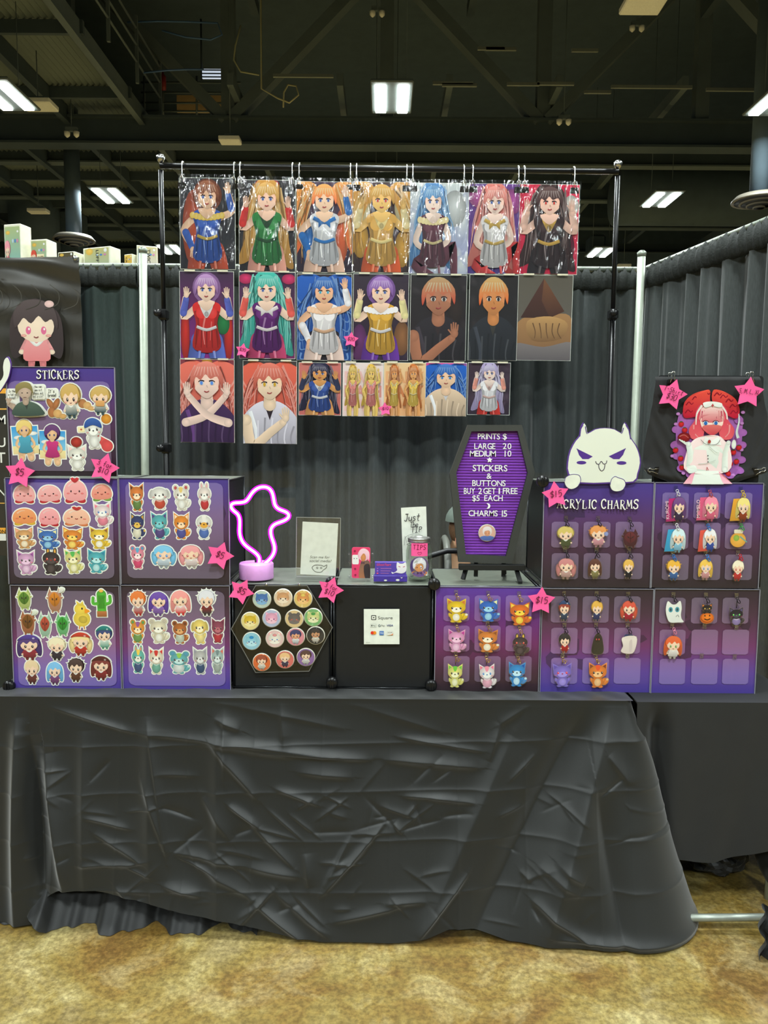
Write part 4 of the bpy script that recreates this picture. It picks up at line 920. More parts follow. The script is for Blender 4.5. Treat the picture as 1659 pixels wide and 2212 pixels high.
def table(name, label, x0, x1, y0, y1, top, ins=.18):
    r = thing(name, label, 'table', ((x0 + x1) / 2, (y0 + y1) / 2, 0))
    w, d = x1 - x0, y1 - y0
    mb = MB(); mb.box((0, 0, top - .02), (w, d, .035), None, .006); mb.build('tabletop', mat('grey_table_laminate', (120, 118, 112), .5), r)
    for sx in (-1, 1):
        for sy in (-1, 1): mb = MB(); mb.tube([(sx * (w / 2 - ins), sy * (d / 2 - .06), top - .04), (sx * (w / 2 - ins), sy * (d / 2 - .06), .0)], .014, 8); mb.build('leg', POLE, r)
        mb = MB(); mb.tube([(sx * (w / 2 - ins), -d / 2 + .06, .12), (sx * (w / 2 - ins), d / 2 - .06, .12)], .01, 8); mb.build('stretcher', POLE, r)
    return r
table('folding_table', 'folding table hidden under the long black cloth', xl_t + .01, xr_t - .01, T_EDGE + .012, 3.08, T_TOP - .008)
def main_cloth():
    r0 = .03; yb = 3.1
    # plan path: left side back->front, front left->right, right side front->back
    path = []; nrm = []; par = []
    def seg(a, b, n, nr):
        for k in range(n): t = k / n; path.append((a[0] + (b[0] - a[0]) * t, a[1] + (b[1] - a[1]) * t)); nrm.append(nr)
    def arc(c, a0, a1, n):
        for k in range(n): a = a0 + (a1 - a0) * k / n; path.append((c[0] + r0 * math.cos(a), c[1] + r0 * math.sin(a))); nrm.append((math.cos(a), math.sin(a)))
    seg((xl_t, yb), (xl_t, T_EDGE + r0), 30, (-1, 0)); arc((xl_t + r0, T_EDGE + r0), PI, 1.5 * PI, 10)
    n_front0 = len(path); seg((xl_t + r0, T_EDGE), (xr_t - r0, T_EDGE), 760, (0, -1)); n_front1 = len(path)
    arc((xr_t - r0, T_EDGE + r0), 1.5 * PI, 2 * PI, 14); seg((xr_t, T_EDGE + r0), (xr_t, yb), 40, (1, 0)); path.append((xr_t, yb)); nrm.append((1, 0))
    path = np.array(path); nrm = np.array(nrm); n = len(path); nt = 300
    # hem height along the front, read off the photograph
    hp = [(-60, 2030), (20, 2048), (48, 2035), (75, 1975), (110, 1952), (190, 1950), (300, 1968), (400, 1990), (520, 2006), (620, 2024), (700, 2040), (780, 2047), (860, 2042), (920, 2026), (970, 2010), (1020, 2012), (1100, 2034), (1200, 2048), (1320, 2051), (1400, 2052), (1450, 2050)]
    YB = 2.33
    hx = [P(a, b, YB).x for a, b in hp]; hz = [max(.006, P(a, b, YB).z) for a, b in hp]
    flare = np.interp(path[:, 0], [P(a, 2000, YB).x for a in (-60, 100, 300, 700, 970, 1200, 1440)], [.10, .12, .14, .19, .16, .19, .2])
    cornerR = np.exp(-((path[:, 0] - xr_t) ** 2 + (path[:, 1] - T_EDGE) ** 2) / .05)
    flare = flare + .05 * cornerR; side = (nrm[:, 1] > -.5) & (path[:, 1] > T_EDGE + .06); flare[side & (path[:, 0] > 0)] *= .35
    S = np.arange(n)
    t = np.linspace(0, 1, nt)[:, None]
    hem = np.interp(path[:, 0], hx, hz)[None, :]; hem = np.where((side & (path[:, 0] > 0))[None, :], .05, hem)
    Z = T_TOP + .002 - t * (T_TOP - hem)
    X0 = np.repeat(path[:, 0][None, :], nt, 0)
    out = flare[None, :] * t ** 1.25
    # broad hanging folds growing downward
    rs = np.random.RandomState(4)
    xx = path[:, 0]
    fold = np.zeros((nt, n))
    def px2(x, y): p = P(x, y, 2.42); return (p.x, p.z)
    for (a, b, amp, w) in (((10, 1560), (45, 2040), .05, .05), ((75, 1640), (150, 1940), .05, .045), ((40, 1600), (100, 1960), -.05, .05), ((160, 1590), (190, 1930), .02, .05), ((300, 1560), (330, 1900), .02, .06),
            ((455, 1560), (480, 1990), .02, .06), ((1300, 1520), (1010, 2000), -.035, .09), ((1350, 1530), (1150, 2030), .045, .09), ((1375, 1530), (1400, 2040), .03, .05), ((1120, 1600), (900, 2000), .02, .07), ((1290, 1700), (1330, 2040), -.03, .06)):
        fold += seg_ridge(X0, Z, px2(*a), px2(*b), amp, w)
    # sharp creases traced from the photograph
    CR = [((75, 1545), (270, 1600)), ((270, 1600), (720, 1648)), ((345, 1515), (740, 1592)), ((450, 1570), (510, 1595)), ((300, 1570), (365, 1860)), ((295, 1690), (360, 1840)), ((445, 1622), (555, 1735)), ((430, 1620), (620, 1650)),
          ((590, 1712), (690, 1745)), ((560, 1640), (800, 1655)), ((640, 1680), (760, 1690)), ((430, 1730), (500, 1815)), ((490, 1745), (560, 1790)), ((545, 1785), (640, 1865)), ((365, 1836), (540, 1865)), ((540, 1865), (650, 1880)), ((170, 1865), (300, 1862)),
          ((255, 1905), (330, 1970)), ((360, 1900), (440, 1920)), ((420, 1860), (560, 1925)), ((520, 1975), (600, 1900)), ((555, 1930), (670, 2000)), ((600, 1910), (720, 1990)), ((660, 1835), (670, 1900)), ((700, 1910), (830, 1780)), ((720, 1960), (870, 1930)),
          ((830, 1925), (920, 1923)), ((830, 1655), (1040, 1672)), ((870, 1728), (980, 1735)), ((930, 1735), (1030, 1740)), ((1085, 1585), (1160, 1540)), ((1060, 1660), (1090, 1580)), ((850, 1780), (870, 1800)), ((1140, 1920), (1260, 1990)), ((1200, 1850), (1250, 1880)), ((1160, 1860), (1240, 1900)), ((900, 1990), (1010, 1870)),
          ((760, 1800), (700, 1900)), ((470, 1540), (480, 1700)), ((595, 1512), (610, 1640)), ((180, 1770), (280, 1795)), ((200, 1800), (310, 1860)), ((340, 1960), (520, 2010)), ((690, 1520), (960, 1600)), ((860, 1610), (1050, 1640)), ((1180, 1980), (1380, 1990)), ((1320, 1640), (1365, 1700))]
    for k, (a, b) in enumerate(CR): fold += seg_ridge(X0, Z, px2(*a), px2(*b), .0085 * (1 if k % 3 else 1.5), .013 + .010 * (k % 4) / 3)
    for k in range(95):
        x = rs.uniform(-1.2, .8); z = rs.uniform(.05, .5); L = rs.uniform(.04, .16); a = rs.uniform(-.9, .9) if rs.rand() < .75 else rs.uniform(-1.5, 1.5)
        fold += seg_ridge(X0, Z, (x, z), (x + L * math.cos(a), z + L * math.sin(a)), rs.uniform(.0015, .0048) * rs.choice([1, -1, 1]), rs.uniform(.006, .014))
    # pressed fold lines of the packed cloth
    for gx in np.linspace(-1.1, .7, 9): fold += .0022 * np.exp(-np.abs(X0 - gx) / .01)
    for gz in (.6, .45, .3, .15): fold += .0022 * np.exp(-np.abs(Z - gz - .02 * X0) / .008)
    for f, am in ((3.1, .012), (7.7, .006), (15.3, .003)):
        fold += am * t * np.sin(xx * f + 2.2 * np.sin(t * 2.1 + f) + f)[...]
    fold *= np.clip(t * 6, 0, 1) ** 1.2
    wf = np.ones(n); wf[side] = .3
    D = out + fold * wf[None, :]
    Xf = path[:, 0][None, :] + nrm[:, 0][None, :] * D; Yf = path[:, 1][None, :] + nrm[:, 1][None, :] * D
    # rounded shoulder at the table edge
    k = np.clip(t / .03, 0, 1); Z = Z - .006 * k ** .5 * (1 - k)
    mb = MB(); V = np.stack([Xf, Yf, Z], -1).reshape(-1, 3); fs = []
    for j in range(nt - 1):
        for i in range(n - 1): q = j * n + i; fs.append((q, q + n, q + n + 1, q + 1))
    mb.add(V.tolist(), fs, None, True)
    # top sheet with gentle rumples
    nx, ny = 240, 40; vs = []; fs = []
    for j in range(ny):
        for i in range(nx):
            x = xl_t + (xr_t - xl_t) * i / (nx - 1); y = T_EDGE + (yb - T_EDGE) * j / (ny - 1)
            z = T_TOP + .002 + (.0015 * math.sin(x * 23 + 3 * math.sin(y * 14)) + .001 * math.sin(x * 61 + y * 40)) * (1 if 0 < j else 0)
            vs.append((x, y, z))
    for j in range(ny - 1):
        for i in range(nx - 1): q = j * nx + i; fs.append((q, q + 1, q + nx + 1, q + nx))
    mb.add(vs, fs, None, True)
    o = mb.build('tablecloth', CLOTH); tag(o, 'long creased black cloth over the main display table', 'tablecloth')
main_cloth()
def floor_skirt():
    # older floor-length skirt showing below the cloth at the left
    x0, x1 = P(-60, 2040, 2.45).x, P(560, 2040, 2.4).x; nx, nz = 260, 40; rs = np.random.RandomState(2); vs = []; fs = []
    pts = [(-60, 2030), (0, 2045), (30, 2050), (55, 2000), (80, 1985), (110, 1990), (145, 2035), (165, 2010), (200, 2015), (240, 2040), (300, 2035), (350, 2040), (400, 2040), (450, 2035), (500, 2020), (560, 2010)]
    for j in range(nz):
        t = j / (nz - 1)
        for i in range(nx):
            x = x0 + (x1 - x0) * i / (nx - 1); u = (x - x0) / (x1 - x0)
            pxx = -60 + 620 * u; hy = np.interp(pxx, [p[0] for p in pts], [p[1] for p in pts])
            yy = 2.535 + .02 * (1 - t) - .15 * max(0, (t - .72) / .28) ** 1.3 + (.03 * math.sin(pxx * .042) + .014 * math.sin(pxx * .093 + 1) + .005 * math.sin(pxx * .21)) * (max(0, t - .6) * 2.5)
            zb = max(.003, P(pxx, hy, 2.38).z)
            vs.append((x, yy, .66 + (zb - .66) * t))
    for j in range(nz - 1):
        for i in range(nx - 1): q = j * nx + i; fs.append((q, q + 1, q + nx + 1, q + nx))
    mb = MB(); mb.add(vs, fs, None, True); tag(mb.build('floor_skirt', SKIRT), 'rumpled black floor-length skirt showing beneath the cloth at the left', 'table skirt')
floor_skirt()
def right_table():
    x0, x1 = xr_t + .012, 1.42; yf, yb = T_EDGE - .005, 3.0
    table('folding_table', 'second folding table under the plain black cloth at the right', x0 + .03, x1 - .01, yf + .02, yb - .01, T_TOP - .01, .04)
    r = thing('tablecloth', 'shorter plain black cloth over the table at the right edge', 'tablecloth')
    nx, nt = 150, 90; vs = []; fs = []
    hp = [(1395, 1845), (1440, 1856), (1500, 1864), (1540, 1869), (1590, 1858), (1659, 1844), (1750, 1850)]
    for j in range(nt):
        t = j / (nt - 1)
        for i in range(nx):
            x = x0 + (x1 - x0) * i / (nx - 1); p = (x / yf) * 2.45
            pxx = np.interp(x, [P(q[0], q[1], yf).x for q in hp], [q[0] for q in hp]); hz = P(pxx, np.interp(pxx, [q[0] for q in hp], [q[1] for q in hp]), yf - .03).z
            u = (x - x0)
            f = -.055 * math.exp(-(u - .075) ** 2 / .0011) * min(1, t * 5) + .03 * math.exp(-(u - .03) ** 2 / .0012) * t + .02 * t * math.sin(x * 13 + 1) * math.exp(-u * 2) + .004 * math.sin(x * 37 + t * 5) * t + .006 * t * math.sin(x * 7 - t * 3)
            vs.append((x, yf - .02 * t - f, T_TOP - t * (T_TOP - hz)))
    for j in range(nt - 1):
        for i in range(nx - 1): q = j * nx + i; fs.append((q, q + 1, q + nx + 1, q + nx))
    mb = MB(); mb.add(vs, fs, None, True)
    o = len(vs); mb.add([(x0, yf, T_TOP), (x1, yf, T_TOP), (x1, yb, T_TOP), (x0, yb, T_TOP), (x0, yb, .2), (x1, yb, .25), (x0, yf, .1)], [(0, 1, 2, 3), (3, 2, 5, 4)], None, False)
    mb.build('cloth', mat('plain_black_cloth', (26, 27, 27), .75, noise=14, vary=.25, bump=(700, .08), sheen=.1), r)
    # leg rail, black bag, rear skirt
    fr = thing('table_base_frame', 'grey metal leg and floor rail under the right-hand table', 'table frame')
    a, b = P(1412, 1983, 2.40), P(1720, 1981, 2.40)
    mb = MB(); mb.tube([a, b], .0125, 10); mb.build('floor_rail', mat('grey_tube', (150, 156, 146), .4, .5), fr)
    l0 = P(1413, 1840, 2.47); l1 = P(1416, 1985, 2.41); mb = MB(); mb.tube([l0, l1], .010, 8); mb.build('leg', mat('grey_tube', (150, 156, 146), .4, .5), fr)
    mb = MB(); vs = []; fs = []; nx, nz = 60, 14
    for j in range(nz):
        for i in range(nx): x = .86 + .62 * i / (nx - 1); vs.append((x, 2.98 + .012 * math.sin(x * 60), .7 - (.7 - .05) * j / (nz - 1)))
    for j in range(nz - 1):
        for i in range(nx - 1): q = j * nx + i; fs.append((q, q + 1, q + nx + 1, q + nx))
    mb.add(vs, fs, None, True); tag(mb.build('rear_skirt', SKIRT), 'black skirt hanging at the back beneath the right table', 'table skirt')
    c = P(1545, 1885, 2.75); rs = np.random.RandomState(5)
    bm = bmesh.new(); bmesh.ops.create_icosphere(bm, subdivisions=4, radius=1)
    for v in bm.verts:
        n = .16 * math.sin(v.co.x * 9 + 2 * math.sin(v.co.z * 7)) + .1 * math.sin(v.co.z * 13 + v.co.x * 5) + .08 * math.sin(v.co.y * 15)
        v.co *= 1 + n * .5; v.co.x *= .11; v.co.y *= .08; v.co.z *= .075
    me = bpy.data.meshes.new('crumpled_bag'); bm.to_mesh(me); bm.free(); me.materials.append(SKIRT)
    o = bpy.data.objects.new('crumpled_bag', me); C.objects.link(o); o.location = (c.x, 2.75, .08); tag(o, 'crumpled shiny black bag on the floor under the right table', 'bag')
    # dark bundle leaning at the right
    a, b = P(1590, 1880, 2.7), P(1650, 1975, 2.5)
    mb = MB(); pts = [Vector((a.x + (b.x - a.x) * k / 8 + .10, 2.72 - .22 * k / 8, .3 - .25 * k / 8 + .02 * math.sin(k))) for k in range(9)]
    mb.tube(pts, .10, 14, False, .06); tag(mb.build('bundled_cloth', SKIRT), 'dark bundled cloth sloping to the floor at the right edge', 'cloth bundle')
    c = P(1675, 2030, 2.25); vs = []; fs = []
    for j in range(16):
        for i in range(16): vs.append((c.x - .035 + .12 * i / 15 + .012 * math.sin(j * .8), 2.27 + .03 * math.sin(i * .9) - .02 * j / 15, .002 + .16 * (1 - j / 15)))
    for j in range(15):
        for i in range(15): q = j * 16 + i; fs.append((q, q + 1, q + 17, q + 16))
    mb = MB(); mb.add(vs, fs, None, True); tag(mb.build('curtain_hem', SKIRT), 'dark cloth hem touching the floor at the right photo edge', 'cloth')
right_table()

# ================================================================= DISPLAY CUBES AND BOARDS
def px_rect(x0, y0, x1, y1, Y):
    c = P((x0 + x1) / 2, (y0 + y1) / 2, Y); w = (P(x1, (y0 + y1) / 2, Y) - P(x0, (y0 + y1) / 2, Y)).x; h = P((x0 + x1) / 2, y0, Y).z - P((x0 + x1) / 2, y1, Y).z
    return c, w, h
CUB_D = .355
def cube(x0, x1, z0, z1, label, front=True):
    """wire-framed black storage cube: panels, edge wires and corner connectors"""
    y0, y1 = BRD + .008, BRD + .008 + CUB_D; w, h = x1 - x0 - .006, z1 - z0 - .004
    r = thing('storage_cube', label, 'storage cube', ((x0 + x1) / 2, y0, z0), group='black panel storage cubes')
    def panel(c, d, nm): mb = MB(); mb.box(c, d, None, .0035); mb.build(nm, BLACKPL, r)
    if front: panel((0, .003, h / 2), (w - .012, .006, h - .012), 'front_panel')
    mb = MB(); mb.box((0, CUB_D / 2, h - .004), (w - .012, CUB_D - .012, .006), None, .0035); mb.build('top_panel', mat('pale_grey_sheet', (118, 124, 112), .35), r)  # top panel in a paler grey than the black front and sides
    for sx in (-1, 1): panel((sx * (w / 2 - .004), CUB_D / 2, h / 2), (.006, CUB_D - .012, h - .012), 'side_panel')
    mb = MB()
    for z in (.004, h - .003):
        for y in (.002, CUB_D - .002): mb.tube([(-w / 2, y, z), (w / 2, y, z)], .0028, 6)
        for sx in (-1, 1): mb.tube([(sx * w / 2, 0, z), (sx * w / 2, CUB_D, z)], .0028, 6)
    for sx in (-1, 1):
        for y in (.002, CUB_D - .002): mb.tube([(sx * w / 2, y, 0), (sx * w / 2, y, h)], .0028, 6)
    mb.build('edge_wires', mat('cube_wire', (70, 72, 74), .3, .8), r)
    return r
def connector(px, py, Y, lab, rr=.021):
    p = P(px, py, Y); r = thing('cube_connector', lab, 'connector', p, group='black cube connectors')
    mb = MB(); mb.lathe([(.004, .012), (rr * .8, .012), (rr, .006), (rr, -.004), (rr * .7, -.008), (.004, -.008)], (0, 0, 0), 20, 'Y'); mb.build('disc', BLACKCON, r)
    for k in range(2): mb = MB(); mb.box(((k - .5) * .008, -.013, 0), (.003, .006, rr * 1.3)); mb.build('rib', BLACKCON, r)
def zz(py, Y=BRD): return P(830, py, Y).z
def xx(px, py, Y=BRD): return P(px, py, Y).x
zT = T_TOP + .004
z_mid, z_up = P(830, 1262, BRD).z, P(1408, 1043, BRD).z
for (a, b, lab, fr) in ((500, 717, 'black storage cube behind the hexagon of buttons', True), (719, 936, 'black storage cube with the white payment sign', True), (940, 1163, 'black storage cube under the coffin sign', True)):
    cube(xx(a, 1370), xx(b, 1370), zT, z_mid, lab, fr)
zl = P(262, 1263, BRD).z; zlt = P(262, 1034, BRD).z
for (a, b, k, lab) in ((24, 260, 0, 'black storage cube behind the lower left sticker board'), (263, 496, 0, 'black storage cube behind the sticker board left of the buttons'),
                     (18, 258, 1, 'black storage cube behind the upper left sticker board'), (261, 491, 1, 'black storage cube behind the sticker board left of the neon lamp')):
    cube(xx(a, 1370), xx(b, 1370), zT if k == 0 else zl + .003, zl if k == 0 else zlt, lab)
zr = P(1408, 1270, BRD).z
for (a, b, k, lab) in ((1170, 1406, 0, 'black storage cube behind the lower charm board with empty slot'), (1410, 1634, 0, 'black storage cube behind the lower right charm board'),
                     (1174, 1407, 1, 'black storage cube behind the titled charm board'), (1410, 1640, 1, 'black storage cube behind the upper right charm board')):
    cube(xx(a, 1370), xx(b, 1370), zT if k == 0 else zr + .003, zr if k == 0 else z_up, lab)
connector(938, 1262, BRD - .008, 'black round connector at the top corner right of the tip jar')
connector(716, 1258, BRD - .004, 'black round connector behind the pink star above the buttons')
connector(717, 1474, BRD - .014, 'black ribbed connector foot between the two plain cubes')
connector(931, 1480, BRD - .004, 'black connector foot left of the yellow-critter charm board')
connector(1172, 1040, BRD - .004, 'black round connector above the pink star by the charms title')
connector(20, 1482, BRD - .004, 'black connector foot at the left end of the table')

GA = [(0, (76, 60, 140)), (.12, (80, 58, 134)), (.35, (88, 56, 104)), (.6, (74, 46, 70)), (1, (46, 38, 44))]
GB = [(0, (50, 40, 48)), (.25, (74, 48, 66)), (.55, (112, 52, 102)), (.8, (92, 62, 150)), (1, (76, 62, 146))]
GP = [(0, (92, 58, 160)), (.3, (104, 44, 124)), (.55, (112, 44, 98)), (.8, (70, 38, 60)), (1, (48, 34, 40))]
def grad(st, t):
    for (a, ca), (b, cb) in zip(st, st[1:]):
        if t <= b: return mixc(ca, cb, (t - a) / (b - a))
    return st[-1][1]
def panel_grid(A, x0, z0, x1, z1, colf, nx=8, nz=20, r=0):
    """gradient print as a fine grid"""
    A.n += 1; y = -A.n * EPS; vs = []; cs = []; fs = []
    for j in range(nz + 1):
        z = z0 + (z1 - z0) * j / nz
        ins = 0
        if r:
            dz = min(z - z0, z1 - z)
            if dz < r: ins = r - math.sqrt(max(0, r * r - (r - dz) ** 2))
        for i in range(nx + 1): x = x0 + ins + (x1 - x0 - 2 * ins) * i / nx; vs.append((x, y, z)); cs.append(lin(colf(x, z)))
    for j in range(nz):
        for i in range(nx): q = j * (nx + 1) + i; fs.append((q, q + 1, q + nx + 2, q + nx + 1))
    A.mb.add(vs, fs, cs)
BOARDS = {}
HOOKM = clear_mat('clear_hook_plastic', .14, .06, None, (.92, .92, .95))
def board(key, box, label, st, areas, title=None, hooks=(), rad=14, seed=1):
    c, w, h = px_rect(*box, BRD); k = w / (box[2] - box[0])
    r = thing('display_board', label, 'display board', (c.x, BRD, c.z), (0, 0, 0), 'purple printed display boards')
    BOARDS[key] = (c, w, h, k, r, box)
    mb = MB(); mb.box((0, .004, 0), (w, .005, h), None, .001); mb.build('backing_sheet', mat('board_plastic', (70, 60, 90), .4), r)
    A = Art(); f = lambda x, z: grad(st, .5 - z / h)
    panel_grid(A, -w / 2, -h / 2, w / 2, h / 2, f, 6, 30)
    rs = random.Random(seed)
    for q in range(7):   # dim jagged silhouettes of the printed backdrop
        x = rs.uniform(-.42, .42) * w; z = rs.uniform(-.3, .25) * h; s = rs.uniform(.05, .12) * w
        cc = mixc(f(x, z), (40, 30, 44), .45)
        pts = [(max(-w / 2, min(w / 2, x + s * rs.uniform(.5, 1.1) * math.cos(a))), z + s * rs.uniform(.4, 1.2) * math.sin(a)) for a in np.linspace(0, 2 * PI, 8)[:-1]]
        A.put(pts, [cc] * len(pts))
    A.build('printed_backdrop', r, INK_GLOSS, (0, .0012, 0))
    for (x0, y0, x1, y1) in areas:
        ac, aw, ah = px_rect(x0, y0, x1, y1, BRD); ox, oz = ac.x - c.x, ac.z - c.z
        A = Art(); lift = lambda x, z: mixc(f(x, z), (196, 182, 214), .36)
        panel_grid(A, ox - aw / 2, oz - ah / 2, ox + aw / 2, oz + ah / 2, lift, 4, 64 if rad > 10 else 20, rad * k)
        A.build('pale_panel', r, INK_GLOSS, (0, -.0006, 0))
    if title:
        t, tx, ty, th = title; p = P(tx, ty, BRD); A = Art(); A.serif(t, p.x - c.x, p.z - c.z - th * k / 2, th * k, (40, 34, 50), wb=.2, wt=.1); A.map(0, 0, 1, 1)
        A.serif(t, p.x - c.x - .0008, p.z - c.z - th * k / 2 + .001, th * k, (240, 238, 232)); A.build('title_lettering', r, INK, (0, -.0012, 0))
    for (hx, hy) in hooks:
        p = P(hx, hy, BRD); mb = MB(); mb.box((p.x - c.x, -.003, p.z - c.z + .003), (.014, .003, .020), None, .001); mb.tube([(p.x - c.x, -.004, p.z - c.z), (p.x - c.x, -.010, p.z - c.z - .003), (p.x - c.x, -.014, p.z - c.z + .002)], .002, 6)
        mb.build('clear_hook', HOOKM, r)
    # clear edge strips of the plastic sheet
    mb = MB(); mb.box((-w / 2 + .001, -.001, 0), (.002, .004, h)); mb.box((w / 2 - .001, -.001, 0), (.002, .004, h)); mb.box((0, -.001, h / 2 - .001), (w, .004, .0015)); mb.build('clear_edge', mat('edge_plastic', (150, 150, 160), .3), r)
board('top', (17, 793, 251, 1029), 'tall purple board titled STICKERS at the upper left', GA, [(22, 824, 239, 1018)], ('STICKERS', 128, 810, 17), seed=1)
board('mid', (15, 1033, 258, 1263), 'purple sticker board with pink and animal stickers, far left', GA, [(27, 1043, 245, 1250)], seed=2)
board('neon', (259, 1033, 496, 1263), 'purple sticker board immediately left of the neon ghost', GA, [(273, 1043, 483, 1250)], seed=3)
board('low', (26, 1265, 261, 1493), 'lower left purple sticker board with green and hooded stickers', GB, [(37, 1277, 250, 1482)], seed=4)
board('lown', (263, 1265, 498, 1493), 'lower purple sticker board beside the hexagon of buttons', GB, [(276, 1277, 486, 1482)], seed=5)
G9 = lambda xs, ys: [(a, c, b, d) for c, d in ys for a, b in xs]
HKA = [(985, 1281), (1054, 1283), (1121, 1284), (985, 1348), (1053, 1349), (1121, 1352), (984, 1413), (1051, 1415), (1117, 1416)]
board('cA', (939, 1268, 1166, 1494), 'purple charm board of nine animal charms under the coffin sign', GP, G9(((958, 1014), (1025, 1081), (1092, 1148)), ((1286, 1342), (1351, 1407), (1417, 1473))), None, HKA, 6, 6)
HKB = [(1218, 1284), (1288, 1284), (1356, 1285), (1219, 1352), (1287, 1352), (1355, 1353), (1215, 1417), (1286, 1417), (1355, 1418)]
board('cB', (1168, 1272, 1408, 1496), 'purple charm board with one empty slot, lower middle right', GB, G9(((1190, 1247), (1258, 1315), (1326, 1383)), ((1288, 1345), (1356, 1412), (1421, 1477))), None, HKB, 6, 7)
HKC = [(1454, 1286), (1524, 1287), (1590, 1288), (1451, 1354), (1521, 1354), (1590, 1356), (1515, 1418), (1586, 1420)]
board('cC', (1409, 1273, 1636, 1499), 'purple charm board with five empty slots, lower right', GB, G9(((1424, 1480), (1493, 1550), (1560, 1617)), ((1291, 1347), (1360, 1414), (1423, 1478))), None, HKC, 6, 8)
HKD = [(1222, 1122), (1291, 1122), (1359, 1123), (1220, 1189), (1288, 1190), (1358, 1191)]
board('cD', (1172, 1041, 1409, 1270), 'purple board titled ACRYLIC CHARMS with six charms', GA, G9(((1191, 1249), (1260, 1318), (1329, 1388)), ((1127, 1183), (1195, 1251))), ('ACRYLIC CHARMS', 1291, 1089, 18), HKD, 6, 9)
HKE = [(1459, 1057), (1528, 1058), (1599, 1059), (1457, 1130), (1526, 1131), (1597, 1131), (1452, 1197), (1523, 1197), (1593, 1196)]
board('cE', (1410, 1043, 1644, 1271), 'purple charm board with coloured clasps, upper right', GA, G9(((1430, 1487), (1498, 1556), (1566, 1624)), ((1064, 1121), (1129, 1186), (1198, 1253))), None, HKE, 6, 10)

# ---------------------------------------------------------------- stickers
PINK = (246, 172, 170); RED = (214, 60, 66)
def sticker(px, py, w, h, bname, desc, fn, rot=0):
    p = P(px, py, BRD); k = BOARDS['mid'][3]
    A = Art(0, 0, w * k * 1.0, h * k * .95, .0036); fn(A)
    o = A.bk.build('die_cut_sticker', STICKW, None, (p.x, BRD - .0016, p.z)); o.rotation_euler = (0, rot, 0)
    tag(o, f'sticker: {desc}, on the {bname}', 'sticker', 'die-cut stickers on the purple boards')
    A.build('printed_figure', o, INK_GLOSS, (0, -.0003, 0))
    return o
def child(**k): return lambda A: fig_child(A, **k)
def pet(*a, **k): return lambda A: fig_pet(A, *a, **k)
def bun(*a, **k): return lambda A: fig_bun(A, *a, **k)
def sprout(*a): return lambda A: fig_sprout(A, *a)
TB, MBd, NB, LB, LN = 'titled STICKERS board', 'far left middle board', 'board left of the neon', 'lower left board', 'board beside the buttons'
def man(A):
    for (x, z, w_, lines) in ((-.34, .08, .3, ("Is that", "a lot of", "bread?")), (.36, .2, .34, ("How can", "you sit", "there and", "eat pizza?"))):
        A.rect(x - w_ / 2, z - .22, x + w_ / 2, z + .2, (236, 236, 224), r=.05)
        for i, l in enumerate(lines): A.hand(l, x, z + .12 - i * .095, .085 * A.sz * .8, (90, 90, 85), .14, .1, .5)
    A.limb([(-.3, -.22), (-.42, -.14)], .16, .1, (190, 165, 145)); 
    for k in range(4): A.limb([(-.42, -.12), (-.48 + .045 * k, .02 - .012 * abs(k - 1))], .05, .035, (196, 170, 150))
    A.poly([(-.3, -.48), (-.24, -.2), (-.06, -.08), (.14, -.08), (.34, -.16), (.46, -.3), (.48, -.48)], (86, 104, 90), (62, 78, 70)); A.poly([(-.02, -.1), (.12, -.1), (.06, -.32)], (60, 66, 60), None, False, back=False)
    A.limb([(.04, .05), (.04, -.1)], .16, .16, (190, 165, 145)); A.ell(.03, .2, .17, .2, (204, 178, 158)); A.poly([(-.2, .14), (-.2, .38), (0, .49), (.2, .42), (.25, .14), (.17, .26), (.04, .32), (-.1, .26)], (158, 144, 92), (120, 108, 66))
    for sg in (-1, 1): A.ell(.03 + sg * .07, .17, .022, .016, (70, 60, 55), back=False, n=8)
    A.stroke([(-.01, .04), (.07, .04)], .018, .018, (130, 90, 80), back=False)
def bread1(A):
    A.rect(-.5, .12, -.16, .36, (236, 236, 224), r=.06); A.hand("It's", -.34, .25, .1 * A.sz, (80, 80, 75), .13, .1, .5); A.hand("bread", -.33, .14, .1 * A.sz, (80, 80, 75), .13, .1, .5)
    for x, z, r in ((-.38, -.06, .5), (-.22, -.06, -.5)): A.ell(x, z, .08, .17, (190, 126, 76), (150, 94, 54), r)
    A.ell(-.36, -.3, .11, .14, (184, 120, 72)); A.ell(-.2, -.34, .12, .12, (226, 178, 112)); A.ell(-.06, -.42, .1, .07, (220, 170, 104))
    A.map(A.ox + .2 * A.sx, A.oz, A.sx * .68, A.sz); fig_child(A, hair=(206, 168, 92), top=(226, 222, 206), bottom=(64, 84, 90), style='short')
def bread2(A):
    A.ell(-.36, -.12, .13, .16, (190, 130, 80)); A.ell(-.22, -.18, .12, .13, (226, 180, 116)); A.ell(-.1, -.28, .12, .08, (224, 176, 110))
    A.map(A.ox + .17 * A.sx, A.oz, A.sx * .72, A.sz); fig_child(A, hair=(206, 168, 92), top=(226, 222, 206), bottom=(64, 84, 90), style='short')
    A.rect(-.18, -.2, .18, .0, (222, 170, 106), (206, 150, 90), r=.05)
def balloon(A): fig_pet(A.map(A.ox, A.oz - .13 * A.sz, A.sx, A.sz * .74), (240, 238, 226), (246, 246, 238), 'tri', tail=False); A.ell(0, .62, .24, .2, (190, 66, 52), (140, 40, 34)); A.stroke([(0, .43), (.02, .36)], .02, .02, (150, 60, 50))
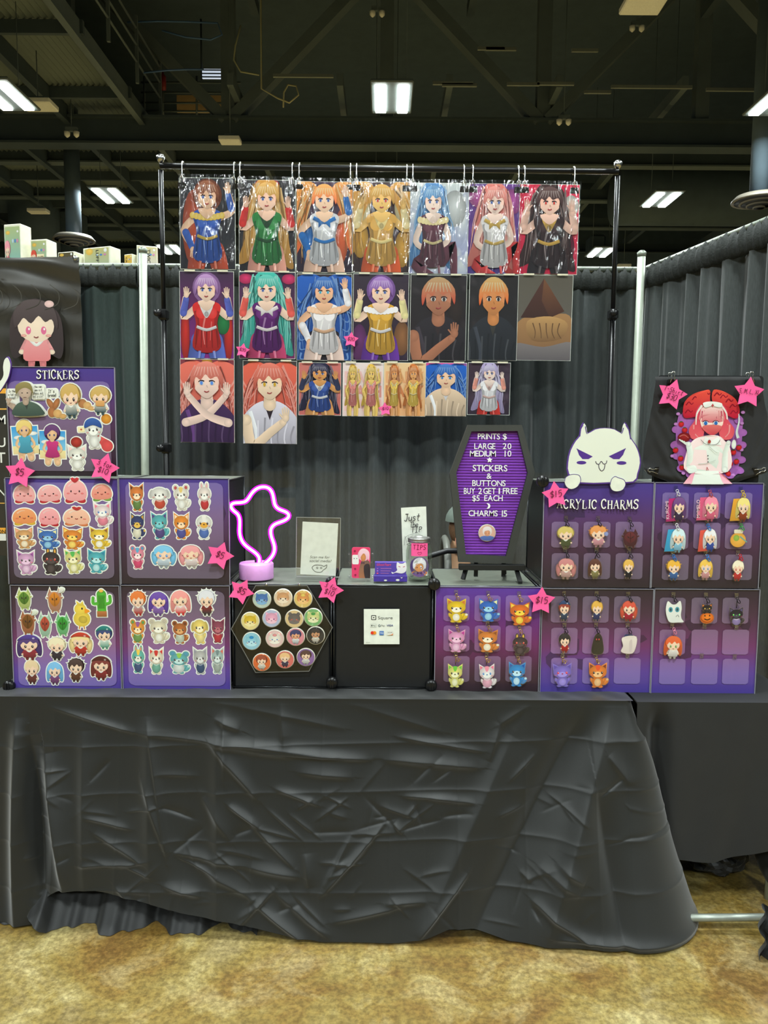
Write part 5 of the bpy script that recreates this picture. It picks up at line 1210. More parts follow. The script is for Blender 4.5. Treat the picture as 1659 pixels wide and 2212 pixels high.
def postcat(A):
    A.ell(.36, .38, .15, .13, (224, 160, 60), (190, 120, 40)); A.limb([(.1, -.1), (.3, -.3)], .12, .3, (224, 86, 84)); A.ell(.33, -.34, .17, .15, (226, 84, 84)); A.poly(star_pts(.04, .45), WHITE, None, False, back=False)
    A.rect(-.5, .06, -.3, .2, (240, 226, 176), r=.02); A.ell(-.4, .13, .03, .025, (210, 90, 60), back=False)
    A.map(A.ox - .04 * A.sx, A.oz + .03 * A.sz, A.sx * .66, A.sz * .85); fig_pet(A, (238, 236, 228), WHITE, 'none', tail=False); A.poly([(-.38, .16), (-.3, .38), (0, .46), (.3, .36), (.38, .14), (0, .24)], (66, 104, 176), (44, 74, 140))
STK = [
 (56, 862, 80, 76, TB, 'olive-haired man in green jacket with speech bubbles', man), (139, 867, 76, 78, TB, 'blond child beside loaves and a speech bubble', bread1), (205, 865, 72, 64, TB, 'blond child biting a slice of bread', bread2),
 (55, 949, 60, 90, TB, 'blond beach figure in blue before the sea', lambda A: fig_beach(A, (232, 200, 112), (86, 170, 196), (200, 150, 70))), (114, 959, 60, 90, TB, 'violet-haired beach figure in pink before the sea', lambda A: fig_beach(A, (92, 48, 104), (206, 60, 130), (60, 30, 70))),
 (167, 979, 50, 76, TB, 'white cat under a red balloon', balloon), (206, 937, 72, 84, TB, 'white creature with blue cap and red bag', postcat),
 (53, 1066, 52, 48, MBd, 'pink dumpling with red base, first in top row', bun(PINK, RED)), (107, 1066, 56, 46, MBd, 'wider pink dumpling, second in top row', bun(PINK, RED)), (163, 1060, 56, 60, MBd, 'pink dumpling topped by a red heart', bun((248, 168, 168), RED, RED)), (220, 1063, 50, 44, MBd, 'pink dumpling on green lettuce leaves', bun((240, 150, 130), (140, 190, 90))),
 (53, 1115, 58, 44, MBd, 'orange dumpling with yellow base', bun((240, 150, 90), (244, 196, 70))), (107, 1116, 50, 48, MBd, 'round pink dumpling, second in second row', bun((246, 160, 164), (206, 50, 62))), (166, 1116, 64, 46, MBd, 'wide peach pudding with a cherry on top', bun((246, 186, 156), (240, 140, 90), (206, 60, 60))), (222, 1111, 46, 54, MBd, 'white and pink fox with blue eyes', pet((246, 226, 226), WHITE, 'tri', (240, 130, 150), True, (240, 140, 160), eye=(70, 120, 190))),
 (53, 1162, 50, 48, MBd, 'tan fox with cream chest', pet((226, 170, 112), (246, 230, 200))), (104, 1164, 54, 48, MBd, 'blue cat with pale chest', pet((74, 122, 196), (150, 200, 230), 'tri', (236, 226, 160))), (157, 1163, 54, 50, MBd, 'orange cat with yellow belly', pet((238, 146, 62), (250, 216, 110), 'tri', (250, 216, 110))), (215, 1162, 52, 50, MBd, 'yellow cat with white belly', pet((246, 206, 70), (250, 246, 226), 'tri', (150, 100, 60))),
 (57, 1215, 48, 54, MBd, 'lavender cat with violet ears', pet((222, 170, 210), (236, 200, 226), 'tri', (150, 80, 150))), (111, 1213, 50, 58, MBd, 'charcoal rabbit with amber ears', pet((66, 58, 60), (84, 74, 74), 'long', (236, 176, 80), eye=(206, 70, 60))), (159, 1212, 46, 56, MBd, 'lime cat with green ears', pet((232, 226, 146), (246, 240, 200), 'tri', (80, 176, 90), mark=(90, 180, 90))), (209, 1212, 50, 54, MBd, 'teal cat with pale face', pet((90, 186, 196), (186, 230, 232), 'tri', (50, 130, 160))),
 (296, 1074, 38, 62, NB, 'orange deer in a green jacket', pet((230, 136, 70), (250, 226, 190), 'tri', (90, 60, 50), False, (110, 140, 80))), (345, 1074, 48, 56, NB, 'white dog with black ears in red shirt', pet((240, 238, 230), WHITE, 'flop', None, False, (206, 84, 66))), (392, 1074, 40, 58, NB, 'white mouse with blond fringe and big ears', pet((244, 238, 224), WHITE, 'round', (200, 90, 90), True, mark=(230, 200, 120))), (442, 1074, 36, 60, NB, 'white rabbit in a red skirt', pet((246, 232, 224), WHITE, 'long', (240, 180, 180), False, (206, 66, 70))),
 (297, 1136, 38, 60, NB, 'navy-haired yellow cat in white tunic', pet((62, 72, 116), (232, 190, 90), 'tri', (200, 160, 70), True, (236, 230, 206))), (345, 1135, 44, 62, NB, 'teal pony in a purple top', pet((96, 184, 190), (130, 206, 210), 'tri', (90, 70, 130), True, (92, 80, 136))), (392, 1136, 42, 60, NB, 'orange fox with blue shorts', pet((242, 150, 60), (250, 220, 180), 'tri', (250, 220, 180), True, (90, 90, 160))), (441, 1136, 44, 60, NB, 'white bird in sailor cap and collar', pet((242, 240, 232), (230, 170, 70), 'none', None, False, (90, 120, 190), mark=(236, 232, 224))),
 (298, 1203, 38, 54, NB, 'pink and blue bear with a bow', pet((240, 150, 170), (250, 230, 230), 'round', (90, 160, 196), False, (222, 80, 120), mark=(96, 170, 206))), (354, 1202, 54, 52, NB, 'child with sky-blue twin tails', child(hair=(120, 196, 236), top=(210, 226, 236), style='twin', eye=(80, 140, 210))), (413, 1202, 54, 52, NB, 'child with rose-pink twin tails', child(hair=(240, 158, 160), top=(246, 226, 222), style='twin', eye=(190, 90, 90))),
 (53, 1294, 42, 50, LB, 'green leaf-faced sprite', sprout((190, 206, 120), (96, 140, 56), None)), (119, 1297, 44, 58, LB, 'tan sprite with orange leaf face', sprout((196, 140, 110), (226, 140, 50), (240, 240, 226))), (175, 1329, 48, 66, LB, 'yellow chick', lambda A: fig_chick(A, (248, 216, 84))), (220, 1302, 48, 64, LB, 'bright green potted cactus', lambda A: fig_cactus(A, (90, 186, 62))),
 (61, 1345, 44, 58, LB, 'brown sprite with a pale leaf', sprout((176, 110, 74), (130, 84, 40), (232, 240, 220))), (98, 1350, 38, 60, LB, 'red leaf-faced sprite', sprout((170, 206, 180), (196, 84, 64), None)), (136, 1349, 40, 54, LB, 'mint sprite with green heart-like face', sprout((120, 196, 130), (60, 160, 60), None)),
 (64, 1398, 60, 58, LB, 'violet-haired child in wide violet hat', child(hair=(78, 54, 116), top=(160, 50, 66), style='long', hat=(92, 70, 160))), (124, 1401, 46, 54, LB, 'pale blond child in dark suit', child(hair=(240, 228, 190), top=(64, 56, 66), style='spiky')), (175, 1391, 52, 54, LB, 'blond child in a red cap', child(hair=(240, 214, 150), top=(206, 60, 50), style='twin', hat=(214, 70, 52))), (226, 1377, 42, 54, LB, 'navy-haired child in teal cap', child(hair=(52, 66, 116), top=(226, 232, 220), bottom=(90, 150, 130), style='short', hat=(44, 140, 136))),
 (70, 1451, 40, 58, LB, 'beige-haired child in brown with a bun', child(hair=(232, 204, 160), top=(120, 60, 56), style='bun')), (119, 1454, 40, 54, LB, 'sky-blue-haired child in purple', child(hair=(120, 190, 236), top=(140, 80, 130), style='long')), (165, 1447, 42, 56, LB, 'dark-haired child in brown coat', child(hair=(66, 46, 46), top=(110, 66, 50), style='spiky')), (219, 1443, 50, 56, LB, 'auburn long-haired child in small hat', child(hair=(126, 50, 48), top=(150, 50, 52), style='long', hat=(96, 44, 44))),
 (299, 1303, 40, 58, LN, 'orange-haired child in grey and red', child(hair=(232, 120, 52), top=(190, 180, 176), bottom=(170, 50, 46), style='spiky')), (343, 1304, 48, 56, LN, 'purple long-haired child', child(hair=(104, 70, 170), top=(150, 110, 190), style='long')), (390, 1302, 48, 58, LN, 'salmon long-haired child in white and red', child(hair=(246, 156, 150), top=(244, 236, 232), bottom=(206, 60, 60), style='long')), (447, 1302, 44, 60, LN, 'silver-haired child in red and black', child(hair=(226, 226, 232), top=(150, 44, 46), bottom=(60, 50, 54), style='spiky')),
 (298, 1363, 40, 56, LN, 'orange bear with purple mark', pet((240, 160, 70), (250, 230, 190), 'round', (100, 160, 90), False, (120, 160, 90), mark=(150, 90, 150))), (343, 1362, 48, 58, LN, 'cream squirrel with curled tail', pet((236, 226, 196), (246, 244, 230), 'round', (200, 190, 170), True)), (389, 1365, 40, 54, LN, 'brown raccoon in pale vest', pet((190, 112, 60), (226, 170, 110), 'round', (120, 70, 50), True, (200, 210, 190))), (432, 1361, 40, 64, LN, 'yellow dog with topknot', pet((248, 220, 120), (250, 240, 200), 'flop', None, False, (246, 226, 150))), (471, 1362, 36, 58, LN, 'maroon cat in red', pet((150, 74, 96), (190, 110, 120), 'tri', (110, 50, 70), False, (196, 60, 70))),
 (299, 1425, 36, 62, LN, 'teal rabbit with yellow cap', pet((110, 196, 180), (240, 236, 220), 'long', (240, 160, 120), False, (70, 90, 130), mark=(244, 206, 90))), (338, 1427, 40, 62, LN, 'cream fox with red ear tips in teal', pet((246, 232, 206), (250, 244, 230), 'tri', (216, 60, 60), False, (120, 180, 160), mark=(206, 60, 56))), (387, 1430, 52, 54, LN, 'teal squirrel with blue tail', pet((110, 186, 190), (200, 230, 226), 'round', (90, 160, 190), True, (226, 232, 226), mark=(150, 200, 90))), (433, 1427, 38, 62, LN, 'grey wolf in blue sweater', pet((196, 196, 192), (226, 226, 222), 'tri', (150, 150, 160), False, (60, 84, 120))), (470, 1426, 34, 62, LN, 'grey striped cat with red ears', pet((180, 200, 196), (220, 230, 226), 'tri', (226, 110, 90), False, (170, 180, 170), mark=(120, 140, 140))),
]
for s in STK: sticker(*s[:4], s[4], s[5], s[6], rnd.uniform(-.06, .06))

# ---------------------------------------------------------------- charms
def charm(px, py, w, h, hookpx, bname, desc, fn, clasp, extra=None):
    p = P(px, py, BRD); k = BOARDS['mid'][3]; hp = P(hookpx[0], hookpx[1], BRD); dx, dz = hp.x - p.x, hp.z - p.z
    A = Art(0, 0, w * k * 1.0, h * k * .95, .0024); fn(A)
    r = thing('acrylic_charm', f'charm: {desc}, on the {bname}', 'charm', (p.x, BRD - .013, p.z), (0, rnd.uniform(-.05, .05), 0), 'acrylic charms hung on clear hooks')
    bk = A.bk
    mb = MB(); mb.add([(v[0], .0016 if i else .0016, v[2]) for i, v in enumerate(bk.v)], bk.f); mb.add([(v[0], .0002 + v[1] * .1, v[2]) for v in bk.v], bk.f)
    mb.build('clear_plate', CLEAR, r); A.build('printed_figure', r, INK_GLOSS, (0, .0012, 0))
    zt = h * k * .46; top = dz - .004
    cm, cn = clasp
    mb = MB(); ring = [(dx + .0045 * math.cos(a), -.003, top + .0045 * math.sin(a)) for a in np.linspace(0, 2 * PI, 11)[:-1]]; mb.tube(ring, .0011, 6, True); mb.build('split_ring', cm, r)
    ang = .55; L = max(.010, min(.016, top - zt + .008)); c0 = Vector((dx, -.004, top - .003)); d = Vector((math.sin(ang), 0, -math.cos(ang))); s_ = Vector((math.cos(ang), 0, math.sin(ang)))
    loop = [c0 + d * (L * (.55 + .5 * math.cos(a))) + s_ * (.0038 * math.sin(a)) for a in np.linspace(0, 2 * PI, 13)[:-1]]
    mb = MB(); mb.tube(loop, .0014, 6, True); mb.build('lobster_clasp', cm, r)
    mb = MB(); mb.tube([(dx, -.003, top - .004), (dx * .5, -.002, (top + zt) / 2), (0, 0, zt - .001)], .0013, 6); mb.build('link', cm, r)
    if extra == 'star':
        mb = MB(); mb.ring([(q[0] + dx + .011, q[1] + top - .009) for q in star_pts(.006, .5)], [(q[0] + dx + .011, q[1] + top - .009) for q in star_pts(.0042, .5)], -.005, -.004); mb.build('star_pendant', cm, r)
GOLDC = (GOLD, 'gold'); GUN = (mat('gunmetal', (60, 60, 64), .3, .9), 'dark')
def cl(nm, c): return (mat('clasp_' + nm, c, .3, .4), nm)
AB, BB, CB, DB, EB = 'board under the coffin sign', 'board with one empty slot', 'board with five empty slots', 'titled charm board', 'upper right charm board'
def ghostcat(A):
    A.poly([(-.32, .5), (-.1, .36), (.1, .36), (.32, .5), (.4, .2), (.36, -.1), (.4, -.3), (.5, -.44), (.2, -.46), (-.2, -.44), (-.36, -.2), (-.42, .15)], (240, 244, 236), (226, 232, 226))
    for sg in (-1, 1): A.ell(sg * .17, .12, .11, .12, (90, 190, 200), (60, 150, 170), back=False); A.ell(sg * .17, .12, .05, .07, (30, 70, 90), back=False, n=10)
    A.stroke([(.1, -.2), (.2, -.12), (.26, -.22)], .03, .03, (150, 160, 160), back=False)
def pumpkincat(A):
    A.ell(0, -.22, .42, .28, (240, 130, 40), (206, 96, 30)); fig_pet(A.map(A.ox, A.oz + .2 * A.sz, A.sx * .8, A.sz * .62), (40, 36, 40), (60, 54, 56), 'tri', (236, 130, 50), False, eye=(240, 200, 60))
    A.map(A.ox, A.oz - .2 * A.sz, A.sx / .8, A.sz / .62)
    A.ell(0, -.26, .36, .22, (244, 140, 46), (214, 104, 34), back=False)
    for sg in (-1, 1): A.poly([(sg * .08, -.2), (sg * .2, -.2), (sg * .14, -.1)], (50, 30, 20), None, False, back=False)
    A.stroke([(-.18, -.32), (0, -.38), (.18, -.32)], .06, .06, (50, 30, 20), back=False)
def card(bg, hair, top, word=None):
    def f(A):
        A.poly([(-.46, -.48), (.1, -.44), (.16, .46), (-.36, .42)], bg, shade(bg, .85), False)
        if word: A.text(word, -.34, -.02, A.sz * .13, mixc(bg, WHITE, .75), width=A.sz * .7, rot=1.66, bold=.01)
        A.map(A.ox + .12 * A.sx, A.oz, A.sx * .75, A.sz); fig_child(A, hair=hair, top=top, style='long')
    return f
def hood(A):
    A.poly([(-.4, -.46), (-.3, .2), (-.1, .46), (.15, .46), (.34, .2), (.4, -.46)], (46, 42, 44), (26, 24, 26)); A.ell(0, .2, .2, .16, (24, 22, 24), back=False)
    for sg in (-1, 1): A.ell(sg * .09, .2, .045, .04, (226, 80, 80), back=False)
def cloak(A):
    A.poly([(-.2, .46), (.2, .46), (.22, .3), (-.24, .3)], (46, 60, 110)); A.poly([(-.36, .3), (.44, .36), (.36, -.36), (.0, -.48), (-.4, -.38), (-.3, -.1)], (240, 230, 220), (220, 206, 200)); A.poly([(.05, .1), (.2, .2), (.22, -.3), (.08, -.4)], (214, 200, 196), back=False)
def jar_(A):
    A.ell(0, -.08, .44, .38, (244, 190, 90), (226, 160, 60)); A.rect(-.24, .26, .26, .46, (236, 226, 200), r=.05); A.ell(-.1, .02, .17, .16, (160, 196, 80), back=False); A.stroke([(.1, .1), (.5, -.2)], .08, .05, (110, 190, 180))
CH = [
 (985, 1317, 54, 56, HKA[0], AB, 'yellow cat with orange ears', pet((246, 206, 50), (250, 244, 226), 'tri', (210, 120, 60)), GOLDC, 'star'), (1054, 1316, 54, 54, HKA[1], AB, 'deep blue cat', pet((60, 116, 210), (160, 214, 240), 'tri', (236, 232, 170)), GOLDC, 'star'), (1121, 1324, 56, 54, HKA[2], AB, 'orange cat with yellow belly', pet((240, 120, 50), (250, 216, 80), 'tri', (250, 216, 80)), GOLDC, 'star'),
 (985, 1382, 48, 54, HKA[3], AB, 'pink cat with magenta ears', pet((240, 166, 210), (246, 200, 226), 'tri', (190, 60, 150)), GOLDC, None), (1052, 1382, 56, 54, HKA[4], AB, 'tan fox with cream chest', pet((232, 140, 66), (250, 240, 214), 'tri', (150, 84, 50)), GOLDC, 'star'), (1122, 1391, 44, 48, HKA[5], AB, 'dark brown rabbit with amber ears', pet((74, 60, 62), (90, 76, 76), 'long', (240, 190, 80), eye=(214, 70, 60)), GOLDC, None),
 (982, 1457, 42, 56, HKA[6], AB, 'lime green cat', pet((238, 232, 130), (248, 246, 200), 'tri', (110, 200, 70), mark=(110, 200, 70)), GOLDC, 'star'), (1051, 1458, 44, 58, HKA[7], AB, 'white and pink fox', pet((248, 236, 236), WHITE, 'tri', (240, 120, 150), True, (244, 180, 196), eye=(70, 140, 210), mark=(244, 150, 170)), GOLDC, 'star'), (1115, 1454, 48, 58, HKA[8], AB, 'pale blue cat with dark blue ears', pet((60, 150, 220), (200, 236, 250), 'tri', (30, 90, 170)), GOLDC, None),
 (1217, 1318, 30, 48, HKB[0], BB, 'red-haired child in a navy cap', child(hair=(150, 60, 50), top=(60, 76, 100), hat=(60, 84, 130)), GUN, None), (1287, 1318, 30, 48, HKB[1], BB, 'golden-haired child in navy', child(hair=(232, 176, 70), top=(60, 64, 110)), GUN, None), (1356, 1318, 38, 48, HKB[2], BB, 'red-haired child in crimson', child(hair=(220, 80, 60), top=(190, 40, 60), style='twin'), GUN, None),
 (1218, 1387, 30, 46, HKB[3], BB, 'black-haired child in red', child(hair=(40, 34, 38), top=(190, 40, 42)), GUN, None), (1289, 1388, 30, 48, HKB[4], BB, 'black hooded figure with red eyes', hood, GUN, None), (1355, 1389, 38, 48, HKB[5], BB, 'white cloak with navy collar', cloak, GUN, None),
 (1213, 1456, 54, 56, HKB[6], BB, 'purple cat with red eyes', pet((140, 120, 216), (170, 150, 230), 'tri', (100, 80, 180), False, eye=(226, 60, 84)), GOLDC, 'star'), (1289, 1456, 52, 60, HKB[7], BB, 'orange fox with red tail', pet((246, 140, 60), (250, 200, 140), 'tri', (130, 60, 40), True, mark=(236, 90, 50)), GOLDC, 'star'),
 (1453, 1321, 42, 52, HKC[0], CB, 'white ghost cat with teal eyes', ghostcat, GUN, None), (1524, 1324, 36, 46, HKC[1], CB, 'black cat sitting in an orange pumpkin', pumpkincat, GUN, None), (1587, 1330, 38, 42, HKC[2], CB, 'black cat with green eyes', pet((44, 40, 50), (70, 64, 80), 'tri', (90, 80, 120), True, (150, 130, 180), eye=(100, 220, 90)), GUN, None), (1451, 1396, 44, 54, HKC[3], CB, 'orange long-haired girl in white dress', child(hair=(232, 96, 46), top=(246, 238, 230), style='long', eye=(90, 150, 70)), cl('pink', (246, 150, 180)), None),
 (1220, 1159, 44, 50, HKD[0], DB, 'olive crouching child', child(hair=(214, 190, 100), top=(84, 90, 56), bottom=(70, 74, 50)), GUN, None), (1290, 1157, 46, 50, HKD[1], DB, 'orange-haired child with pink flowers', child(hair=(232, 150, 80), top=(226, 160, 170), style='spiky', prop=(.36, .1, .1, .1, (150, 160, 210))), GUN, None), (1359, 1162, 46, 44, HKD[2], DB, 'dark crimson sprite', sprout((84, 44, 50), (110, 50, 56), None), GUN, None),
 (1221, 1227, 44, 48, HKD[3], DB, 'rose figure on a pale base', child(hair=(206, 130, 130), top=(214, 170, 160), style='twin'), GUN, None), (1283, 1227, 32, 46, HKD[4], DB, 'brown-haired child in khaki', child(hair=(90, 50, 42), top=(150, 140, 90), style='long'), GUN, None), (1355, 1228, 28, 46, HKD[5], DB, 'blond child in black suit', child(hair=(232, 180, 80), top=(40, 38, 44)), GUN, None),
 (1458, 1100, 46, 58, HKE[0], EB, 'violet-haired girl on magenta card', card((196, 40, 120), (110, 66, 130), (70, 50, 80), 'KUROMI'), cl('white', (240, 240, 250)), None), (1526, 1098, 50, 58, HKE[1], EB, 'pink-haired girl on pink card', card((236, 96, 140), (250, 140, 170), (236, 110, 140), 'MYMELO'), cl('rose', (206, 90, 90)), None), (1596, 1100, 46, 56, HKE[2], EB, 'blond girl on orange card', card((244, 176, 60), (246, 226, 130), (160, 70, 40)), cl('yellow', (240, 206, 40)), None),
 (1456, 1166, 48, 56, HKE[3], EB, 'pale girl on blue card', card((50, 170, 220), (214, 240, 246), (150, 210, 236)), cl('white', (240, 240, 250)), None), (1525, 1166, 44, 54, HKE[4], EB, 'white-haired girl on red card', card((236, 90, 76), (240, 240, 244), (60, 84, 170)), cl('blue', (30, 130, 220)), None), (1591, 1162, 38, 44, HKE[5], EB, 'orange honey jar with green leaf', jar_, cl('green', (40, 170, 60)), None),
 (1452, 1230, 36, 48, HKE[6], EB, 'golden-haired child in blue', child(hair=(240, 180, 60), top=(70, 110, 170), style='spiky'), cl('blue', (30, 130, 220)), None), (1521, 1229, 34, 48, HKE[7], EB, 'golden long-haired child with pink skirt', child(hair=(244, 196, 80), top=(226, 160, 160), style='long', eye=(80, 140, 200)), cl('blue', (30, 130, 220)), None), (1590, 1231, 32, 48, HKE[8], EB, 'cream-haired child in red', child(hair=(246, 236, 206), top=(214, 60, 60), style='bun', eye=(190, 50, 50)), cl('red', (220, 30, 40)), None),
]
for c in CH: charm(*c)

# ---------------------------------------------------------------- pink star notes
def note(px, py, d, Y, lines, label, rot=0, mp=None):
    p = P(px, py, Y); k = (Y / BRD) * BOARDS['mid'][3]; R = d * k * .56
    r = thing('star_note', label, 'price note', p, (0, rot, 0), 'hot pink star price notes')
    pts = catmull(star_pts(R, .56), 1); n = len(pts)
    vs = [(0, -.002, 0)] + [(q[0], -.001 - .004 * (q[1] < -R * .2), q[1]) for q in pts]; fs = [(0, 1 + i, 1 + (i + 1) % n) for i in range(n)]
    mb = MB(); mb.add(vs, fs); mb.prism([(q[0] * .98, q[1] * .98) for q in pts], .0, .0006); mb.build('star_paper', PINKNOTE, r)
    A = Art(); m = len(lines)
    for i, (t, hh) in enumerate(lines): A.hand(t, 0, (m / 2 - i - .5) * hh * R * 1.15 - hh * R * .45 + R * .05, hh * R, (96, 20, 50), .11, .12, .6, rot=-.0)
    A.build('handwriting', r, INK, (0, -.0055, 0))
YS = BRD - .02
note(43, 1022, 60, YS, [('$5', .5)], 'star note reading $5 at the left foot of the STICKERS board', .15)
note(225, 1011, 60, YS, [('3 for', .36), ('$10', .4)], 'star note reading 3 for $10 below the STICKERS board', .3)
note(475, 1200, 56, YS, [('$5', .5)], 'star note reading $5 just left of the neon lamp', .35)
note(521, 1277, 52, YS - .004, [('$5', .55)], 'star note reading $5 at the upper left of the button hexagon', .5)
note(713, 1274, 54, YS - .004, [('3 for', .34), ('$10', .42)], 'star note reading 3 for $10 beside the button hexagon', .35)
note(1200, 1069, 54, YS, [('$15', .5)], 'star note reading $15 beside the ACRYLIC CHARMS title', -.15)
note(1169, 1298, 56, YS, [('$15', .5)], 'star note reading $15 between the two lower charm boards', .05)
note(1451, 852, 60, BRD - .014, [('T-Shirt', .32), ('$30', .4)], 'star note reading T-Shirt $30 on the black shirt', .3)
note(1617, 848, 60, BRD - .014, [('S,M,L,XL', .3)], 'star note reading S,M,L,XL on the black shirt', .1)
note(524, 757, 28, RACK_Y - .03, [('$20', .5)], 'small star note reading $20 on the lower left prints', .2)
note(758, 734, 30, RACK_Y - .03, [('$20', .5)], 'small star note reading $20 between the middle-row prints', .1)
note(832, 884, 27, RACK_Y - .03, [('$10', .5)], 'small star note reading $10 on the small prints', -.1)

# ---------------------------------------------------------------- hexagon of buttons
def hexagon():
    Y = BRD - .006; pts = [(499, 1358), (552, 1264), (664, 1264), (719, 1355), (668, 1450), (552, 1453)]
    c = P(609, 1358, Y); q = [(P(a, b, Y).x - c.x, P(a, b, Y).z - c.z) for a, b in pts]
    r = thing('hexagon_panel', 'dark clear hexagonal acrylic panel holding pin buttons', 'panel', c)
    mb = MB(); mb.prism(q, -.002, .002); mb.build('smoked_sheet', clear_mat('smoked_acrylic', .045, .15, None, (.8, .8, .78)), r)
    mb = MB(); inn = [(a * .985, b * .985) for a, b in q]; mb.ring(q, inn, -.0028, -.0018); mb.build('bright_edge', mat('acrylic_edge', (120, 120, 116), .3), r)
    for hx in (576, 647): mb = MB(); p = P(hx, 1262, Y); mb.lathe([(.002, 0), (.005, .002), (.005, .006), (.002, .008)], (p.x - c.x, -.002, p.z - c.z), 10, 'Y'); mb.build('stud', CHROME, r)
hexagon()
def button(px, py, Y, desc, bg, fn, rp=20.5, group='pin buttons on the hexagon panel', where='on the hexagon panel'):
    p = P(px, py, Y); R = rp * BOARDS['mid'][3] * Y / BRD
    r = thing('pin_button', f'round pin button: {desc}, {where}', 'button', (p.x, Y, p.z), group=group)
    mb = MB(); mb.lathe([(R * .9, -.001), (R, .001), (R, .003), (R * .97, .0045), (R * .9, .0055)], (0, 0, 0), 32, 'Y'); mb.build('rim', mat('button_shell', (226, 222, 206), .3), r)
    A = Art(0, 0, R * 2, R * 2, 0); A.ell(0, 0, .46, .46, bg, shade(bg, .93), n=36)
    fn(A); A.build('printed_face', r, INK_GLOSS, (0, -.0056, 0))
    mb = MB(); mb.lathe([(R * .96, .0066), (R * .8, .0084), (R * .5, .0098), (R * .2, .0104), (.0001, .0106)], (0, 0, 0), 32, 'Y'); mb.build('clear_dome', SLEEVE_FLAT, r)
def face(main, belly, ear='round', inner=None, eye=INKC, mark=None):
    def f(A):
        for sg in (-1, 1):
            if ear == 'round': A.ell(sg * .22, .26, .1, .1, main, inner)
            else: A.poly([(sg * .3, .34), (sg * .08, .24), (sg * .3, .1)], main, inner, False)
        A.ell(0, .02, .33, .28, main); A.ell(0, -.14, .28, .15, belly, belly)
        if mark: A.ell(0, .2, .12, .08, mark)
        for sg in (-1, 1): A.ell(sg * .13, -.04, .04, .035, eye, eye); A.ell(sg * .22, -.1, .05, .025, mixc(main, (240, 110, 110), .5))
        A.ell(0, -.12, .03, .02, shade(eye, .8))
    return f
def kid(hair, top, skin=SKIN): return lambda A: fig_child(A.map(A.ox, A.oz + .0, A.sx * .72, A.sz * .8), hair=hair, top=top, skin=skin)
BT = [((566, 1294), 'blue cat', (196, 214, 200), face((78, 124, 190), (130, 180, 220), 'tri')), ((612, 1291), 'tan fox', (240, 214, 180), face((226, 170, 120), (244, 226, 200), 'tri')), ((655, 1293), 'orange bear with yellow tuft', (240, 206, 120), face((236, 160, 90), (246, 200, 130), 'round', mark=(248, 216, 110))),
 ((541, 1341), 'yellow cat', (244, 226, 150), face((232, 196, 60), (246, 232, 170), 'tri')), ((587, 1335), 'pink cat with violet eyes', (190, 200, 226), face((244, 176, 204), (246, 200, 216), 'tri', eye=(140, 60, 130))), ((636, 1336), 'dark grey bear with rosy cheeks', (236, 206, 150), face((112, 104, 100), (120, 112, 108), 'round', eye=(206, 90, 70))), ((677, 1333), 'pale green cat', (130, 190, 120), face((222, 226, 150), (236, 236, 190), 'tri', mark=(90, 170, 90))),
 ((544, 1384), 'light blue cat with blue hair', (160, 214, 232), face((150, 214, 232), (190, 232, 240), 'round', eye=(40, 80, 150), mark=(40, 150, 214))), ((594, 1379), 'white and pink bunny face', (240, 206, 200), face((246, 240, 226), (246, 240, 226), 'round', (240, 160, 160), (90, 130, 190), mark=(240, 160, 160))), ((639, 1375), 'dark navy-haired girl', (232, 150, 160), kid((50, 52, 100), (230, 232, 236), (236, 170, 130))), ((682, 1372), 'dark-haired tan boy', (60, 58, 56), kid((52, 44, 42), (226, 220, 206), (206, 150, 110))),
 ((566, 1430), 'auburn-haired child on orange', (236, 116, 60), kid((160, 72, 48), (230, 226, 210))), ((616, 1424), 'blond child on pink and red', (232, 120, 110), kid((236, 190, 130), (70, 60, 90))), ((661, 1419), 'brown-haired child on purple', (150, 110, 170), kid((84, 54, 48), (226, 224, 216)))]
for (px, py), d, bg, fn in BT: button(px, py, BRD - .010, d, bg, fn)

